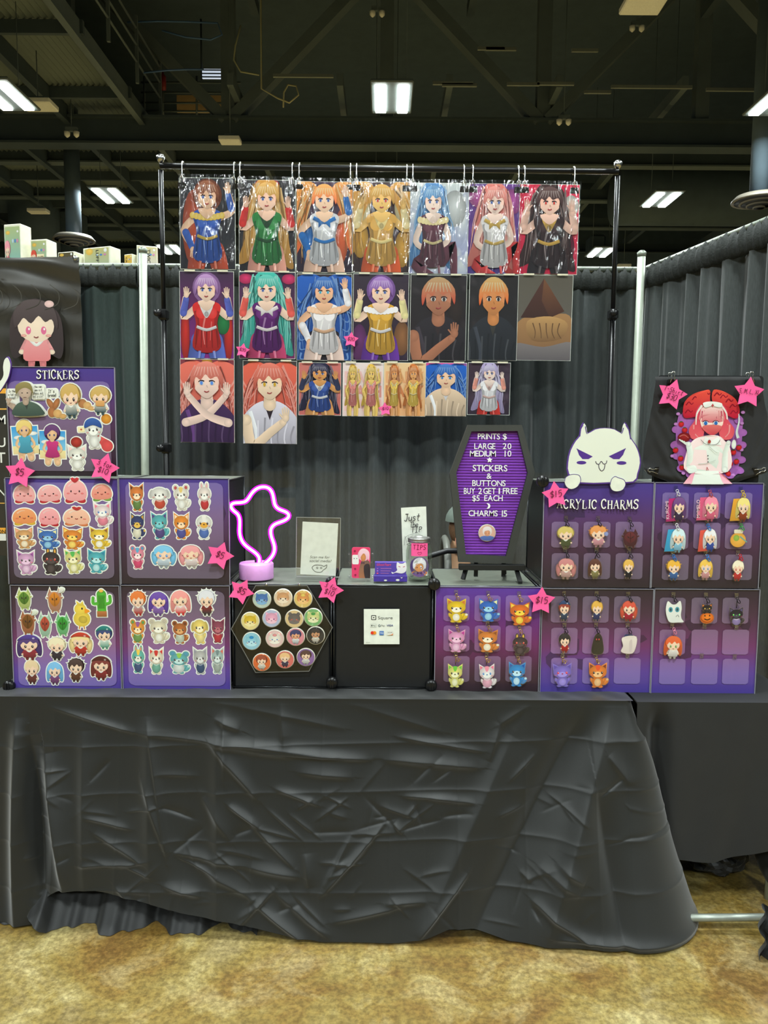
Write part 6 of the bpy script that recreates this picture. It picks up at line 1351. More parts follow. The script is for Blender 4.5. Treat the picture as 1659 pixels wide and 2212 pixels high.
# ---------------------------------------------------------------- payment sign
def paysign():
    c, w, h = px_rect(786, 1316, 863, 1392, BRD - .004)
    r = thing('payment_sign', 'small white paper sign of accepted payments on the plain cube', 'sign', (c.x, BRD - .002, c.z), (0, -.008, 0))
    mb = MB(); mb.box((0, 0, 0), (w, .0008, h)); mb.build('paper', PAPER, r)
    A = Art(0, 0, w, h); dk = (50, 50, 46)
    def at(zx, zy): return ((zx - 318) / 912 - .5, .5 - (zy - 190) / 905)
    x, z = at(570, 408)
    A.rect(x - .07, z - .07, x + .07, z + .07, dk, r=.022); A.rect(x - .048, z - .048, x + .048, z + .048, (236, 238, 228), r=.012); A.rect(x - .018, z - .018, x + .018, z + .018, dk, r=.006)
    A.text('Square', at(866, 450)[0], at(866, 450)[1], .085 * h, (78, 78, 74), width=.41 * w)
    x, z = at(563, 615); A.rect(x - .082, z - .05, x + .082, z + .05, (140, 142, 136), r=.016); A.rect(x - .078, z - .046, x + .078, z + .046, (226, 232, 220), r=.014)
    A.ell(x - .045, z - .002, .017, .02, dk, dk); A.ell(x - .04, z + .026, .006, .01, dk, dk, -.6); A.text('Pay', x + .025, z - .017, .036 * h, dk, width=.075 * w)
    x, z = at(715, 613); A.stroke([(x + .022, z + .018), (x, z + .03), (x - .026, z + .012), (x - .026, z - .012), (x, z - .03), (x + .024, z - .018), (x + .026, z), (x + .004, z)], .012, .012, (90, 110, 120)); A.text('Pay', at(808, 632)[0], at(808, 632)[1], .05 * h, (110, 110, 104), width=.1 * w)
    A.text('VISA', at(985, 634)[0], at(985, 634)[1], .055 * h, (40, 50, 120), shear=.25, bold=.015, width=.17 * w)
    x, z = at(535, 796); A.ell(x, z, .048, .048, (226, 50, 36), (226, 50, 36)); x2 = at(592, 796)[0]; A.ell(x2, z, .048, .048, (244, 150, 40), (244, 150, 40)); A.ell((x + x2) / 2, z, .017, .036, (238, 96, 36), (238, 96, 36)); A.text('mastercard', at(565, 858)[0], at(565, 858)[1], .014 * h, (110, 110, 104), width=.14 * w)
    x, z = at(773, 803); A.rect(x - .06, z - .058, x + .06, z + .058, (36, 108, 190)); A.text('AMERICAN', x, z + .004, .03 * h, (230, 240, 250), width=.1 * w, bold=.01); A.text('EXPRESS', x + .008, z - .032, .03 * h, (230, 240, 250), width=.1 * w, bold=.01)
    x, z = at(988, 803); A.rect(x - .083, z - .058, x + .083, z + .058, (206, 208, 198)); A.rect(x - .08, z - .055, x + .08, z + .055, (230, 232, 222)); A.text('DISCOVER', x, z + .004, .026 * h, (80, 76, 72), width=.13 * w, bold=.01); A.poly([(x + .08, z - .005), (x + .08, z - .055), (x - .04, z - .055), (x + .04, z - .04)], (232, 116, 60), (236, 150, 96), False)
    A.stroke([at(370, 1040), at(480, 1040)], .008, .008, (150, 155, 146))
    A.build('printed_marks', r, INK, (0, -.0006, 0))
paysign()

# ================================================================= ON TOP OF THE CUBES
ZC = z_mid + .001
def on_top(px, py):
    d = ray(px, py); return CAM + d * ((ZC - CAM.z) / d.z)
def neon():
    b = on_top(554, 1249); Y = max(b.y, BRD + .075)
    b = Vector((P(554, 1249, Y).x, Y, ZC))
    r = thing('neon_ghost_lamp', 'glowing magenta neon ghost lamp on a round base', 'lamp', b)
    k = (Y / BRD) * BOARDS['mid'][3]; R = 37 * k
    mb = MB(); mb.lathe([(R * .96, .0), (R, .003), (R, .052), (R * .96, .056), (.0, .057)], (0, 0, 0), 36); mb.build('base', mat('pink_lit_white_base', (238, 172, 240), .45), r)  # white base; the tube's pink light is put into its colour
    pts = [(551, 1228), (556, 1222), (561, 1212), (560, 1203), (552, 1194), (540, 1186), (527, 1176), (520, 1164), (517, 1150), (518, 1136), (518, 1120), (514, 1110), (505, 1104), (499, 1097), (499, 1090), (505, 1086), (520, 1086), (531, 1084), (538, 1075), (545, 1063), (556, 1054), (568, 1051), (580, 1053), (588, 1062), (591, 1076), (593, 1091), (600, 1099), (610, 1103), (621, 1107), (625, 1114), (621, 1121), (609, 1127), (595, 1131), (587, 1138), (584, 1147), (586, 1160), (591, 1172), (594, 1185), (591, 1197), (584, 1207), (575, 1215), (566, 1222), (563, 1228)]
    q = [P(a, c, Y) - b for a, c in pts]; q = [Vector((v.x, v.y, v.z)) for v in q]
    sm = []
    for i in range(len(q) - 1):
        for j in range(3): sm.append(q[i].lerp(q[i + 1], j / 3))
    sm.append(q[-1])
    for _ in range(3): sm = [sm[0]] + [(sm[i - 1] + sm[i] * 2 + sm[i + 1]) / 4 for i in range(1, len(sm) - 1)] + [sm[-1]]
    core = mat('neon_core', (255, 200, 255), .5, emit=(1.0, .5, 1.0), estr=5)
    mb = MB(); mb.tube(sm, .0048, 12); mb.build('neon_tube', core, r)
    m = bpy.data.materials.new('neon_sleeve'); m.use_nodes = True; nt = m.node_tree; nt.nodes.clear(); o = nt.nodes.new('ShaderNodeOutputMaterial'); mx = nt.nodes.new('ShaderNodeMixShader'); tr = nt.nodes.new('ShaderNodeBsdfTransparent'); em = nt.nodes.new('ShaderNodeEmission')
    em.inputs[0].default_value = (.72, .0, 1.0, 1); em.inputs[1].default_value = 5.0; mx.inputs[0].default_value = .5
    nt.links.new(tr.outputs[0], mx.inputs[1]); nt.links.new(em.outputs[0], mx.inputs[2]); nt.links.new(mx.outputs[0], o.inputs[0])
    mb = MB(); mb.tube(sm, .0092, 14); mb.build('silicone_sleeve', m, r)
    mb = MB(); mb.lathe([(.006, 0), (.006, .01), (.002, .012)], (0, 0, .056), 12); mb.build('socket', BLACKCON, r)
neon()
def qr_stand():
    b = on_top(690, 1254); Y = b.y + .02; c, w, h = px_rect(639, 1120, 734, 1250, Y)
    r = thing('sign_holder', 'clear acrylic stand holding a white social media card', 'sign holder', (c.x, Y, ZC), (0, .012, 0))
    mb = MB(); mb.box((0, .006, h / 2 + .006), (w, .0025, h), None, .0008); mb.box((0, .0015, h / 2 + .006), (w, .002, h), None, .0006); mb.build('clear_plates', CLEAR, r)
    mb = MB(); mb.box((0, .02, .002), (w * 1.02, .075, .004), None, .001); mb.build('clear_foot', CLEAR, r)
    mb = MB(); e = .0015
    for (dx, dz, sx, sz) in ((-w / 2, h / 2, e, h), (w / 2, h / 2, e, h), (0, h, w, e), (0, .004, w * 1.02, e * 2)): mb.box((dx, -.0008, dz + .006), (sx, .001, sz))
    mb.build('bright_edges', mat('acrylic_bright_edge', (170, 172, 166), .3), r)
    pc, pw, ph = px_rect(650, 1129, 727, 1243, Y); ox, oz = pc.x - c.x, pc.z - ZC
    mb = MB(); mb.box((ox, .0042, oz), (pw, .0006, ph), Matrix.Rotation(.035, 3, 'Y')); pp = mb.build('paper_card', PAPER, r)
    A = Art(ox, oz, pw, ph); g = (92, 94, 90)
    A.text('Scan me for', .02, -.18, .05 * ph, g, shear=.25, width=.56 * pw); A.text('social media!', .04, -.25, .05 * ph, g, shear=.25, width=.62 * pw)
    A.stroke([(-.2, -.36), (-.12, -.31), (.06, -.31), (.14, -.33), (.22, -.3), (.2, -.36), (.12, -.4), (.06, -.44), (-.08, -.44), (-.16, -.4), (-.2, -.36)], .016, .016, g, g); A.ell(-.05, -.36, .03, .018, g, g); A.ell(-.05, -.36, .018, .01, (226, 230, 220)); A.ell(.06, -.36, .03, .018, g, g); A.ell(.06, -.36, .018, .01, (226, 230, 220))
    A.build('printed_lines', pp, INK, (0, .0036, 0))
qr_stand()
def phone_stand():
    b = on_top(782, 1253); Y = b.y + .015; c, w, h = px_rect(760, 1184, 800, 1250, Y)
    r = thing('card_stand', 'clear stand showing a rounded pink picture card', 'card stand', (c.x, Y, ZC)); k = w / 40
    mb = MB(); mb.prism([(q[0], q[1] + h / 2 + .005) for q in rrect(-w / 2, -h / 2, w / 2, h / 2, .007)], -.004, .004); bd = mb.build('picture_card', mat('hot_pink_card', (232, 66, 112), .3), r)
    A = Art(0, h / 2 + .005, w, h, clip=(-w / 2, .005, w / 2, h + .005)); A.rect(-.48, -.05, -.12, .26, (240, 238, 234), r=.06)
    for sg in (-1, 1): A.ell(-.3 + sg * .07, .14, .025, .015, INKC)
    A.poly([(-.1, -.5), (-.02, 0), (.2, .08), (.48, 0), (.5, -.5)], (120, 96, 86), (190, 120, 80)); A.poly([(.16, -.1), (.46, -.06), (.48, -.5), (.22, -.5)], (56, 48, 54)); A.ell(.14, .26, .32, .2, (248, 206, 216), (240, 176, 194)); A.ell(.12, .18, .14, .13, (226, 150, 92)); A.poly([(-.1, .12), (-.08, .4), (.18, .47), (.44, .34), (.42, .06), (.3, .26), (.1, .3)], (250, 214, 222), (244, 186, 202))
    A.poly([(.02, .04), (.1, .0), (.02, -.04)], (76, 40, 76), None, False); A.poly([(.18, .04), (.1, .0), (.18, -.04)], (76, 40, 76), None, False)
    for x, z in ((-.34, .38), (-.32, -.2), (-.3, -.4)): A.stroke([(x, z + .04), (x, z - .04)], .03, .03, (130, 20, 60)); A.stroke([(x - .06, z + .01), (x + .06, z + .01)], .03, .03, (130, 20, 60))
    A.build('printed_art', bd, INK_GLOSS, (0, -.0042, 0))
    mb = MB(); mb.box((0, .01, .0025), (w * 1.5, .05, .005), None, .001)
    for sg in (-1, 1): mb.box((sg * (w / 2 + .006), 0, h * .42), (.004, .016, h * .8), None, .001); mb.box((sg * (w / 2 + .005), -.006, h * .55), (.012, .004, .006), None, .001)
    mb.build('clear_bracket', CLEAR, r)
    mb = MB()
    for sg in (-1, 1):
        for z in (.1, .58, .85): mb.lathe([(.001, 0), (.004, .002), (.004, .006), (.001, .008)], (sg * (w / 2 + .008), -.008, h * z), 8, 'Y')
    mb.build('clear_pegs', HOOKM, r)
phone_stand()
def card_box():
    b = on_top(845, 1257); Y = b.y + .004; c, w, h = px_rect(808, 1215, 879, 1258, Y)
    r = thing('business_card_box', 'purple box of business cards with a white cat', 'card box', (c.x, Y, ZC))
    mb = MB(); mb.box((0, .012, h * .16), (w * 1.02, .034, h * .32), None, .002); mb.build('tray', mat('violet_card', (70, 52, 150), .35, noise=60, vary=.4), r)
    mb = MB(); mb.box((0, .012, h * .5), (w * .95, .022, h * .95), None, .001); cd = mb.build('cards', mat('violet_card_top', (86, 66, 168), .4), r)
    A = Art(0, h * .62, w, h, 0); A.text('GhostTaart', -.2, .18, .11 * h, (226, 80, 120), shear=.3, bold=.012, width=.44 * w)
    for i in range(3):
        A.stroke([(-.3, .04 - i * .12), (.03 - .04 * i, .04 - i * .12)], .022, .022, (170, 110, 190)); A.rect(-.42, .01 - i * .12, -.37, .07 - i * .12, ((150, 90, 190), (170, 110, 220), (230, 80, 130))[i], r=.01)
    A.poly([(.2, .36), (.28, .3), (.38, .3), (.46, .36), (.49, .1), (.46, -.1), (.34, -.2), (.16, -.16), (.06, -.22), (.03, -.12), (.1, -.16), (.2, -.04), (.18, .12)], (242, 242, 240), (226, 222, 232)); A.stroke([(.24, .16), (.3, .12)], .02, .02, (200, 90, 130)); A.stroke([(.44, .16), (.38, .12)], .02, .02, (200, 90, 130))
    A.build('printed_card_face', cd, INK_GLOSS, (0, .0005, 0))
    A = Art(0, 0, w, h); A.ell(-.15, .08, .05, .04, WHITE); A.ell(.22, .1, .06, .05, WHITE); A.poly([(.3, .26), (.34, .22), (.38, .26), (.34, .18)], WHITE, None, False); A.build('printed_tray_marks', r, INK_GLOSS, (0, -.0055, 0))
card_box()
def tip_jar():
    b = on_top(905, 1254); Y = b.y + .035; k = (Y / BRD) * BOARDS['mid'][3]; c = P(905, 1210, Y); R = 28 * k; H = 92 * k
    r = thing('tip_jar', 'clear glass tip jar with silver lid and pink label', 'jar', (c.x, Y, ZC))
    mb = MB(); mb.lathe([(R * .7, .001), (R * .92, .004), (R, .014), (R, H * .68), (R * .92, H * .78), (R * .8, H * .83), (R * .8, H * .92)], (0, 0, 0), 32); mb.build('glass', GLASSJAR, r)
    mb = MB(); mb.lathe([(R * .3, .002), (R * .75, .003), (R * .85, .008), (R * .5, .012), (.001, .014)], (0, 0, 0), 28); mb.build('glass_bottom', mat('greenish_glass', (190, 205, 180), .15, trans=.5), r)
    mb = MB(); mb.lathe([(R * .84, H * .87), (R * .88, H * .88), (R * .88, H * .91), (R * .85, H * .92), (R * .88, H * .93), (R * .88, H * .97), (R * .84, H * .985), (R * .7, H * .985), (R * .7, H * .97)], (0, 0, 0), 32); mb.build('lid_ring', mat('dull_silver', (170, 168, 166), .35, .9), r)
    def wrap(x0, x1, z0, z1, rad, n=10, z2=None): 
        vs = []; fs = []
        for i in range(n + 1):
            a = (x0 + (x1 - x0) * i / n) / rad; vs += [(rad * math.sin(a), -rad * math.cos(a), z0), (rad * math.sin(a), -rad * math.cos(a), z1)]
        return vs, [(2 * i, 2 * i + 2, 2 * i + 3, 2 * i + 1) for i in range(n)]
    v, f = wrap(-R * .68, R * .66, H * .58, H * .88, R * 1.015); mb = MB(); mb.add(v, f, None, True); lab = mb.build('pink_label', PINKNOTE, r)
    A = Art(); A.hand('TIPS', 0, H * .73, H * .12, (130, 20, 60), .12, .05, .68); hh = H * .045
    A.stroke([(0, H * .61), (-hh, H * .65), (-hh * .6, H * .68), (0, H * .66), (hh * .6, H * .68), (hh, H * .65), (0, H * .61)], .0012, .0012, (150, 30, 70), (150, 30, 70))
    for i, vv in enumerate(A.mb.v): a = vv[0] / R; A.mb.v[i] = (R * 1.03 * math.sin(a), -R * 1.03 * math.cos(a), vv[2])
    A.build('label_writing', lab, INK)
    A = Art(0, H * .33, R * 1.55, R * 1.55, 0); A.ell(0, 0, .5, .5, (122, 96, 150), (110, 84, 140), n=30); A.poly([(-.4, -.3), (-.2, -.2), (.2, -.2), (.42, -.3), (.2, -.46), (-.2, -.46)], (226, 150, 90), (206, 126, 70)); A.ell(0, .12, .34, .34, (232, 232, 236), (206, 206, 214)); A.ell(-.02, -.02, .22, .22, (226, 156, 98)); A.poly([(-.3, -.1), (-.32, .22), (-.1, .44), (.14, .44), (.32, .2), (.3, -.1), (.2, .12), (.04, .18), (-.14, .1)], (240, 240, 242), (214, 214, 222))
    A.poly([(-.12, -.24), (0, -.3), (-.12, -.38)], (80, 46, 84), None, False); A.poly([(.12, -.24), (0, -.3), (.12, -.38)], (80, 46, 84), None, False)
    for sg in (-1, 1): A.ell(-.02 + sg * .1, -.02, .03, .02, (90, 50, 50))
    for i, vv in enumerate(A.mb.v): a = vv[0] / R; A.mb.v[i] = ((R * 1.01 - vv[1]) * math.sin(a), -(R * 1.01 - vv[1]) * math.cos(a), vv[2])
    A.build('round_sticker', r, INK_GLOSS)
    # paper note standing behind
    YN = Y + R + .012; cn, w, h = px_rect(872, 1095, 926, 1235, YN); 
    n = thing('tip_note', 'white handwritten note behind the tip jar reading Just the TIP', 'note', (cn.x, YN, ZC), (0, -.06, 0))
    zt_ = P(900, 1095, YN).z - ZC
    vs = []; fs = []
    for j in range(13):
        for i in range(7): u, v = i / 6 - .5, j / 12; vs.append((u * w + .004 * v, .003 * math.sin(v * 5) - .006 * u * u * 4, zt_ * v))
    for j in range(12):
        for i in range(6): q = j * 7 + i; fs.append((q, q + 1, q + 8, q + 7))
    mb = MB(); mb.add(vs, fs, None, True); mb.build('paper', PAPER, n)
    A = Art(0, 0, 1, 1); bl = (50, 48, 48)
    A.hand('Just', -.004, zt_ * .80, zt_ * .11, bl, .1, .15, .55); A.hand('The', .001, zt_ * .71, zt_ * .085, bl, .11, .15, .5); A.hand('TIP', .010, zt_ * .63, zt_ * .09, bl, .11, .12, .62)
    A.map(0, zt_ * .5, w, zt_ * .4)
    for k_ in range(6): A.stroke([(-.36 + k_ * .14, .22), (-.3 + k_ * .12, .02), (-.26 + k_ * .12, -.12)], .014, .006, (110, 108, 106))
    A.stroke([(-.4, -.1), (-.36, .16), (-.1, .28), (.2, .27), (.4, .12), (.42, -.12)], .014, .01, (110, 108, 106))
    for sg in (-1, 1): A.stroke([(sg * .2 - .1, -.08), (sg * .2, -.05), (sg * .2 + .1, -.1)], .024, .01, bl); A.stroke([(sg * .2 - .08, -.12), (sg * .2 + .08, -.12)], .012, .012, (120, 118, 116))
    A.build('handwriting', n, INK, (0, -.007, 0))
tip_jar()
def letterboard():
    Y = BRD + .105
    out = [(1010, 918), (1126, 918), (1154, 1019), (1105, 1216), (990, 1213), (971, 1023)]; inn = [(1018, 932), (1117, 931), (1139, 1021), (1092, 1201), (1006, 1197), (985, 1021)]
    c = P(1060, 1065, Y); f = lambda L: [(P(a, b, Y).x - c.x, P(a, b, Y).z - c.z) for a, b in L]
    r = thing('coffin_letter_board', 'coffin-shaped purple felt letter board with black frame', 'letter board', c)
    O, I = f(out), f(inn)
    mb = MB(); mb.ring(O, I, -.012, .012); mb.build('frame', mat('charcoal_frame', (58, 60, 56), .6), r)
    mb = MB(); mb.prism([(a * 1.01, b * 1.005) for a, b in I], .004, .010); mb.build('felt_back', mat('purple_felt', (126, 52, 176), .9, bump=(900, .3), sheen=.3), r)
    # felt ribs, each trimmed to the coffin outline
    zs = [p[1] for p in I]; n = 44
    def span(z):
        xs = []
        for i in range(6):
            a, b = I[i], I[(i + 1) % 6]
            if (a[1] - z) * (b[1] - z) < 0: xs.append(a[0] + (b[0] - a[0]) * (z - a[1]) / (b[1] - a[1]))
        return (min(xs), max(xs)) if len(xs) > 1 else None
    z0, z1 = min(zs) + .002, max(zs) - .002
    for k in range(n):
        z = z0 + (z1 - z0) * (k + .5) / n; s = span(z)
        if not s: continue
        hgt = (z1 - z0) / n * .36; mb = MB(); vs = []; ns = 6
        for x in (s[0] + .0005, s[1] - .0005):
            for q in range(ns): a = PI * q / (ns - 1); vs.append((x, .004 - .0035 * math.sin(a), z + hgt * math.cos(a)))
        mb.add(vs, [(q, q + 1, ns + q + 1, ns + q) for q in range(ns - 1)], None, True); mb.build('felt_rib', MATS['purple_felt'], r)
    WH = mat('white_letter_plastic', (246, 246, 246), .4)
    def word(t, x0, x1, yt, yb):
        a = P(x0, (yt + yb) / 2, Y); b = P(x1, (yt + yb) / 2, Y); zt, zb_ = P((x0 + x1) / 2, yt, Y).z - c.z, P((x0 + x1) / 2, yb, Y).z - c.z
        ch = [q for q in t if q != ' ']; G = {q: glyphs(q, 0, (.002 if q in 'MNW' else .01), .04) for q in set(ch)}
        k = (zt - zb_) / .72
        wid = sum((G[q][3] - G[q][2]) * k for q in ch) + 0; sp = t.count(' '); tot = b.x - a.x
        gaps = len(t) - 1 - sp; g = (tot - wid) / max(1, gaps + 2.2 * sp) if len(t) > 1 else 0
        sq = 1
        if g < .0008: sq = (tot - .0012 * gaps - .006 * sp) / wid; g = .0012
        x = a.x - c.x
        for i, q in enumerate(t):
            if q == ' ': x += (2.2 * g if sq == 1 else .006) - (g if i else 0); continue
            vs, fs, gx0, gx1, gy0, gy1 = G[q]
            mb = MB(); mb.add([((v[0] - gx0) * k * sq, -v[2] * k * .6, v[1] * k) for v in vs], fs); mb.build('letter', WH, r, (x, -.0005, zb_))
            x += (gx1 - gx0) * k * sq + g
    for wdd in (('PRINTS', 1032, 1080, 936, 949), ('$', 1086, 1095, 936, 949), ('LARGE', 1024.5, 1070, 957, 970), ('20', 1086, 1104.5, 957, 970), ('MEDIUM', 1015, 1071, 973, 986), ('10', 1090, 1104.5, 973, 986), ('STICKERS', 1021, 1096, 1004, 1018), ('&', 1051, 1062, 1022, 1034),
               ('BUTTONS', 1020, 1092, 1037, 1050), ('BUY', 1002, 1026, 1053.5, 1067), ('2', 1033, 1041, 1053.5, 1067), ('GET', 1044, 1071, 1053.5, 1067), ('1', 1077, 1080, 1053.5, 1067), ('FREE', 1086, 1118, 1053.5, 1067), ('$5', 1020, 1036, 1069.5, 1082), ('EACH', 1046, 1086, 1069.5, 1082), ('CHARMS', 1012, 1075, 1102, 1115), ('15', 1084, 1095.5, 1102, 1116)): word(*wdd)
    p = P(1057.5, 993.5, Y); mb = MB(); mb.prism([(q[0] + p.x - c.x, q[1] + p.z - c.z) for q in star_pts(6.5 * .00165, .5)], -.002, .001); mb.build('star_symbol', WH, r)
    p = P(1053, 1093, Y); R = 6 * .00165; oo = [(R * math.sin(a), R * math.cos(a)) for a in np.linspace(-.35, PI + .35, 14)]; ii = [(R * .62 * math.sin(a) - R * .38, R * .8 * math.cos(a)) for a in np.linspace(PI - .2, .2, 12)]
    mb = MB(); mb.prism([(q[0] + p.x - c.x, q[1] + p.z - c.z) for q in oo + ii], -.002, .001); mb.build('moon_symbol', WH, r)
    button(1052, 1151, Y - .004, 'white-haired tan figure', (240, 190, 170), lambda A: (A.poly([(-.4, -.24), (0, -.14), (.4, -.24), (.2, -.42), (-.2, -.42)], (90, 120, 190), (70, 96, 170)), A.ell(0, .1, .27, .28, (246, 238, 236), (230, 216, 216)), A.ell(0, .0, .17, .18, (240, 170, 130)), A.poly([(-.24, .0), (-.22, .28), (0, .38), (.22, .28), (.24, .0), (.12, .14), (-.1, .12)], (248, 242, 240), (234, 220, 220)), A.ell(-.07, 0, .025, .02, (150, 60, 60)), A.ell(.07, 0, .025, .02, (150, 60, 60))), 19, 'badge on the letter board', 'on the coffin letter board')
    # easel
    e = thing('easel', 'small black tabletop easel under the coffin letter board', 'easel', (c.x, Y, ZC)); EM = mat('black_easel_wood', (26, 27, 27), .45)
    la, lb = P(990, 1220, Y), P(1132, 1227, Y)
    mb = MB(); mb.box(((la.x + lb.x) / 2 - c.x, -.014, (la.z + lb.z) / 2 - ZC), (lb.x - la.x, .028, .020), None, .002); mb.build('ledge', EM, e)
    for (t_, bpx) in (((1008, 1224), (1000, 1252)), ((1115, 1228), (1124, 1259))):
        a = P(*t_, Y + .006); bq = on_top(*bpx); bq.z = ZC
        bq = Vector((bq.x, max(bq.y, BRD + .02), ZC + .001))
        d = a - bq; mb = MB(); mb.box((a + bq) / 2 - Vector((c.x, Y, ZC)), (.014, .010, d.length), d.to_track_quat('Z', 'Y').to_matrix()); mb.build('front_leg', EM, e)
    a = P(1085, 1180, Y + .03); bq = Vector((P(1090, 1236, Y + .12).x, Y + .12, ZC + .001)); d = a - bq; mb = MB(); mb.box((a + bq) / 2 - Vector((c.x, Y, ZC)), (.014, .010, d.length), d.to_track_quat('Z', 'Y').to_matrix()); mb.build('rear_leg', EM, e)
    for px in (1030, 1090): a = P(px, 1120, Y + .02); mb = MB(); mb.box((a.x - c.x, .02, (a.z - ZC) / 2 + .006), (.014, .010, a.z - ZC)); mb.build('upright', EM, e)
letterboard()

# ================================================================= CAT CUT-OUT, T-SHIRT, SIDE BANNER
PURP = mat('purple_print_edge', (86, 48, 138), .5)
def cat_cutout():
    Y = BRD - .012; z7 = lambda L: [(1150 + a / 3.259, 780 + b / 3.259) for a, b in L]; c = P(1300, 985, Y)
    f = lambda L: [(P(a, b, Y).x - c.x, P(a, b, Y).z - c.z) for a, b in z7(L)]
    head = [(250, 800), (243, 720), (262, 630), (300, 560), (330, 525), (338, 470), (360, 432), (378, 470), (386, 508), (440, 478), (510, 468), (580, 478), (628, 505), (636, 470), (652, 430), (682, 480), (692, 535), (730, 590), (755, 650), (765, 720), (745, 800), (715, 856), (540, 862), (330, 862)]
    r = thing('cat_cutout', 'white horned ghost-cat cut-out peeking over the ACRYLIC CHARMS board', 'cut-out', c)
    H = f(head); H2 = catmull(H, 2); 
    mb = MB(); mb.prism(H2, 0, .005); mb.build('head_edge', PURP, r)
    A = Art(0, 0, 1, 1); cx = sum(q[0] for q in H) / len(H); cz = sum(q[1] for q in H) / len(H)
    A.poly([(cx + (a - cx) * .965, cz + (b - cz) * .965) for a, b in H], (232, 236, 220), (226, 230, 214), True, 2)
    A.map(0, 0, 1, 1); pu = (82, 48, 140)
    for sg in (0, 1):
        m = (lambda L: L) if not sg else (lambda L: [(1010 - 1.0 * a, b) for a, b in L])
        eye = f([(m([q]))[0] for q in [(312, 616), (425, 672), (395, 690), (352, 690), (328, 662)]]) if not sg else f([(655, 614), (538, 670), (570, 690), (612, 690), (638, 660)])
        A.poly(eye, pu, None, False); bl = f([(345, 715)] if not sg else [(627, 717)])[0]; A.ell(bl[0], bl[1], .0165, .006, pu, pu)
        A.stroke(f([(312, 616), (330, 640)] if not sg else [(655, 614), (640, 640)]), .0025, .004, pu)
    A.stroke(f([(445, 705), (452, 722), (470, 725), (484, 705), (500, 724), (518, 720), (524, 700)]), .0022, .0022, (60, 44, 70)); A.stroke(f([(466, 728), (470, 755), (486, 773), (504, 760), (510, 728)]), .0022, .0022, (60, 44, 70))
    for L in ([(334, 530), (340, 480), (358, 450)], [(690, 550), (680, 490), (656, 450)], [(372, 460), (380, 500), (386, 512)], [(640, 470), (632, 500), (624, 510)]): A.stroke(f(L), .003, .002, pu)
    A.build('printed_face', r, INK, (0, -.0004, 0))
    for cen, L in (((280, 848), [(225, 845), (235, 815), (270, 798), (310, 798), (332, 812), (335, 850), (310, 885), (270, 900), (238, 882)]), ((590, 860), [(545, 870), (555, 830), (578, 812), (600, 820), (640, 835), (652, 870), (630, 905), (590, 916), (558, 905)])):
        q = catmull(f(L), 3); mb = MB(); mb.prism(q, -.006, -.001); pw = mb.build('paw', mat('white_cutout_board', (230, 234, 218), .6), r)
        A = Art(); A.stroke(q[len(q) // 2 - 6:] + q[:1] if False else q[:len(q) // 3 * 2], .002, .002, pu); A.build('paw_outline', pw, INK, (0, -.0064, 0))
cat_cutout()
def swoosh():
    Y = BRD - .01; L = [(-40, 860), (-20, 838), (0, 824), (8, 810), (7, 792), (10, 776), (17, 770), (22, 778), (24, 790), (20, 812), (12, 828), (0, 846), (-20, 870)]; c = P(0, 815, Y)
    r = thing('ghost_tail_cutout', 'white ghost-tail cut-out tip at the left edge by the STICKERS board', 'cut-out', c); q = catmull([(P(a, b, Y).x - c.x, P(a, b, Y).z - c.z) for a, b in L], 3)
    mb = MB(); mb.prism(q, 0, .005); mb.build('edge', PURP, r)
    A = Art(); cx = sum(a for a, b in q) / len(q); cz = sum(b for a, b in q) / len(q); A.poly([(cx + (a - cx) * .93 , cz + (b - cz) * .95) for a, b in q], (232, 236, 222), None, False); A.build('printed_white', r, INK, (0, -.0004, 0))
swoosh()
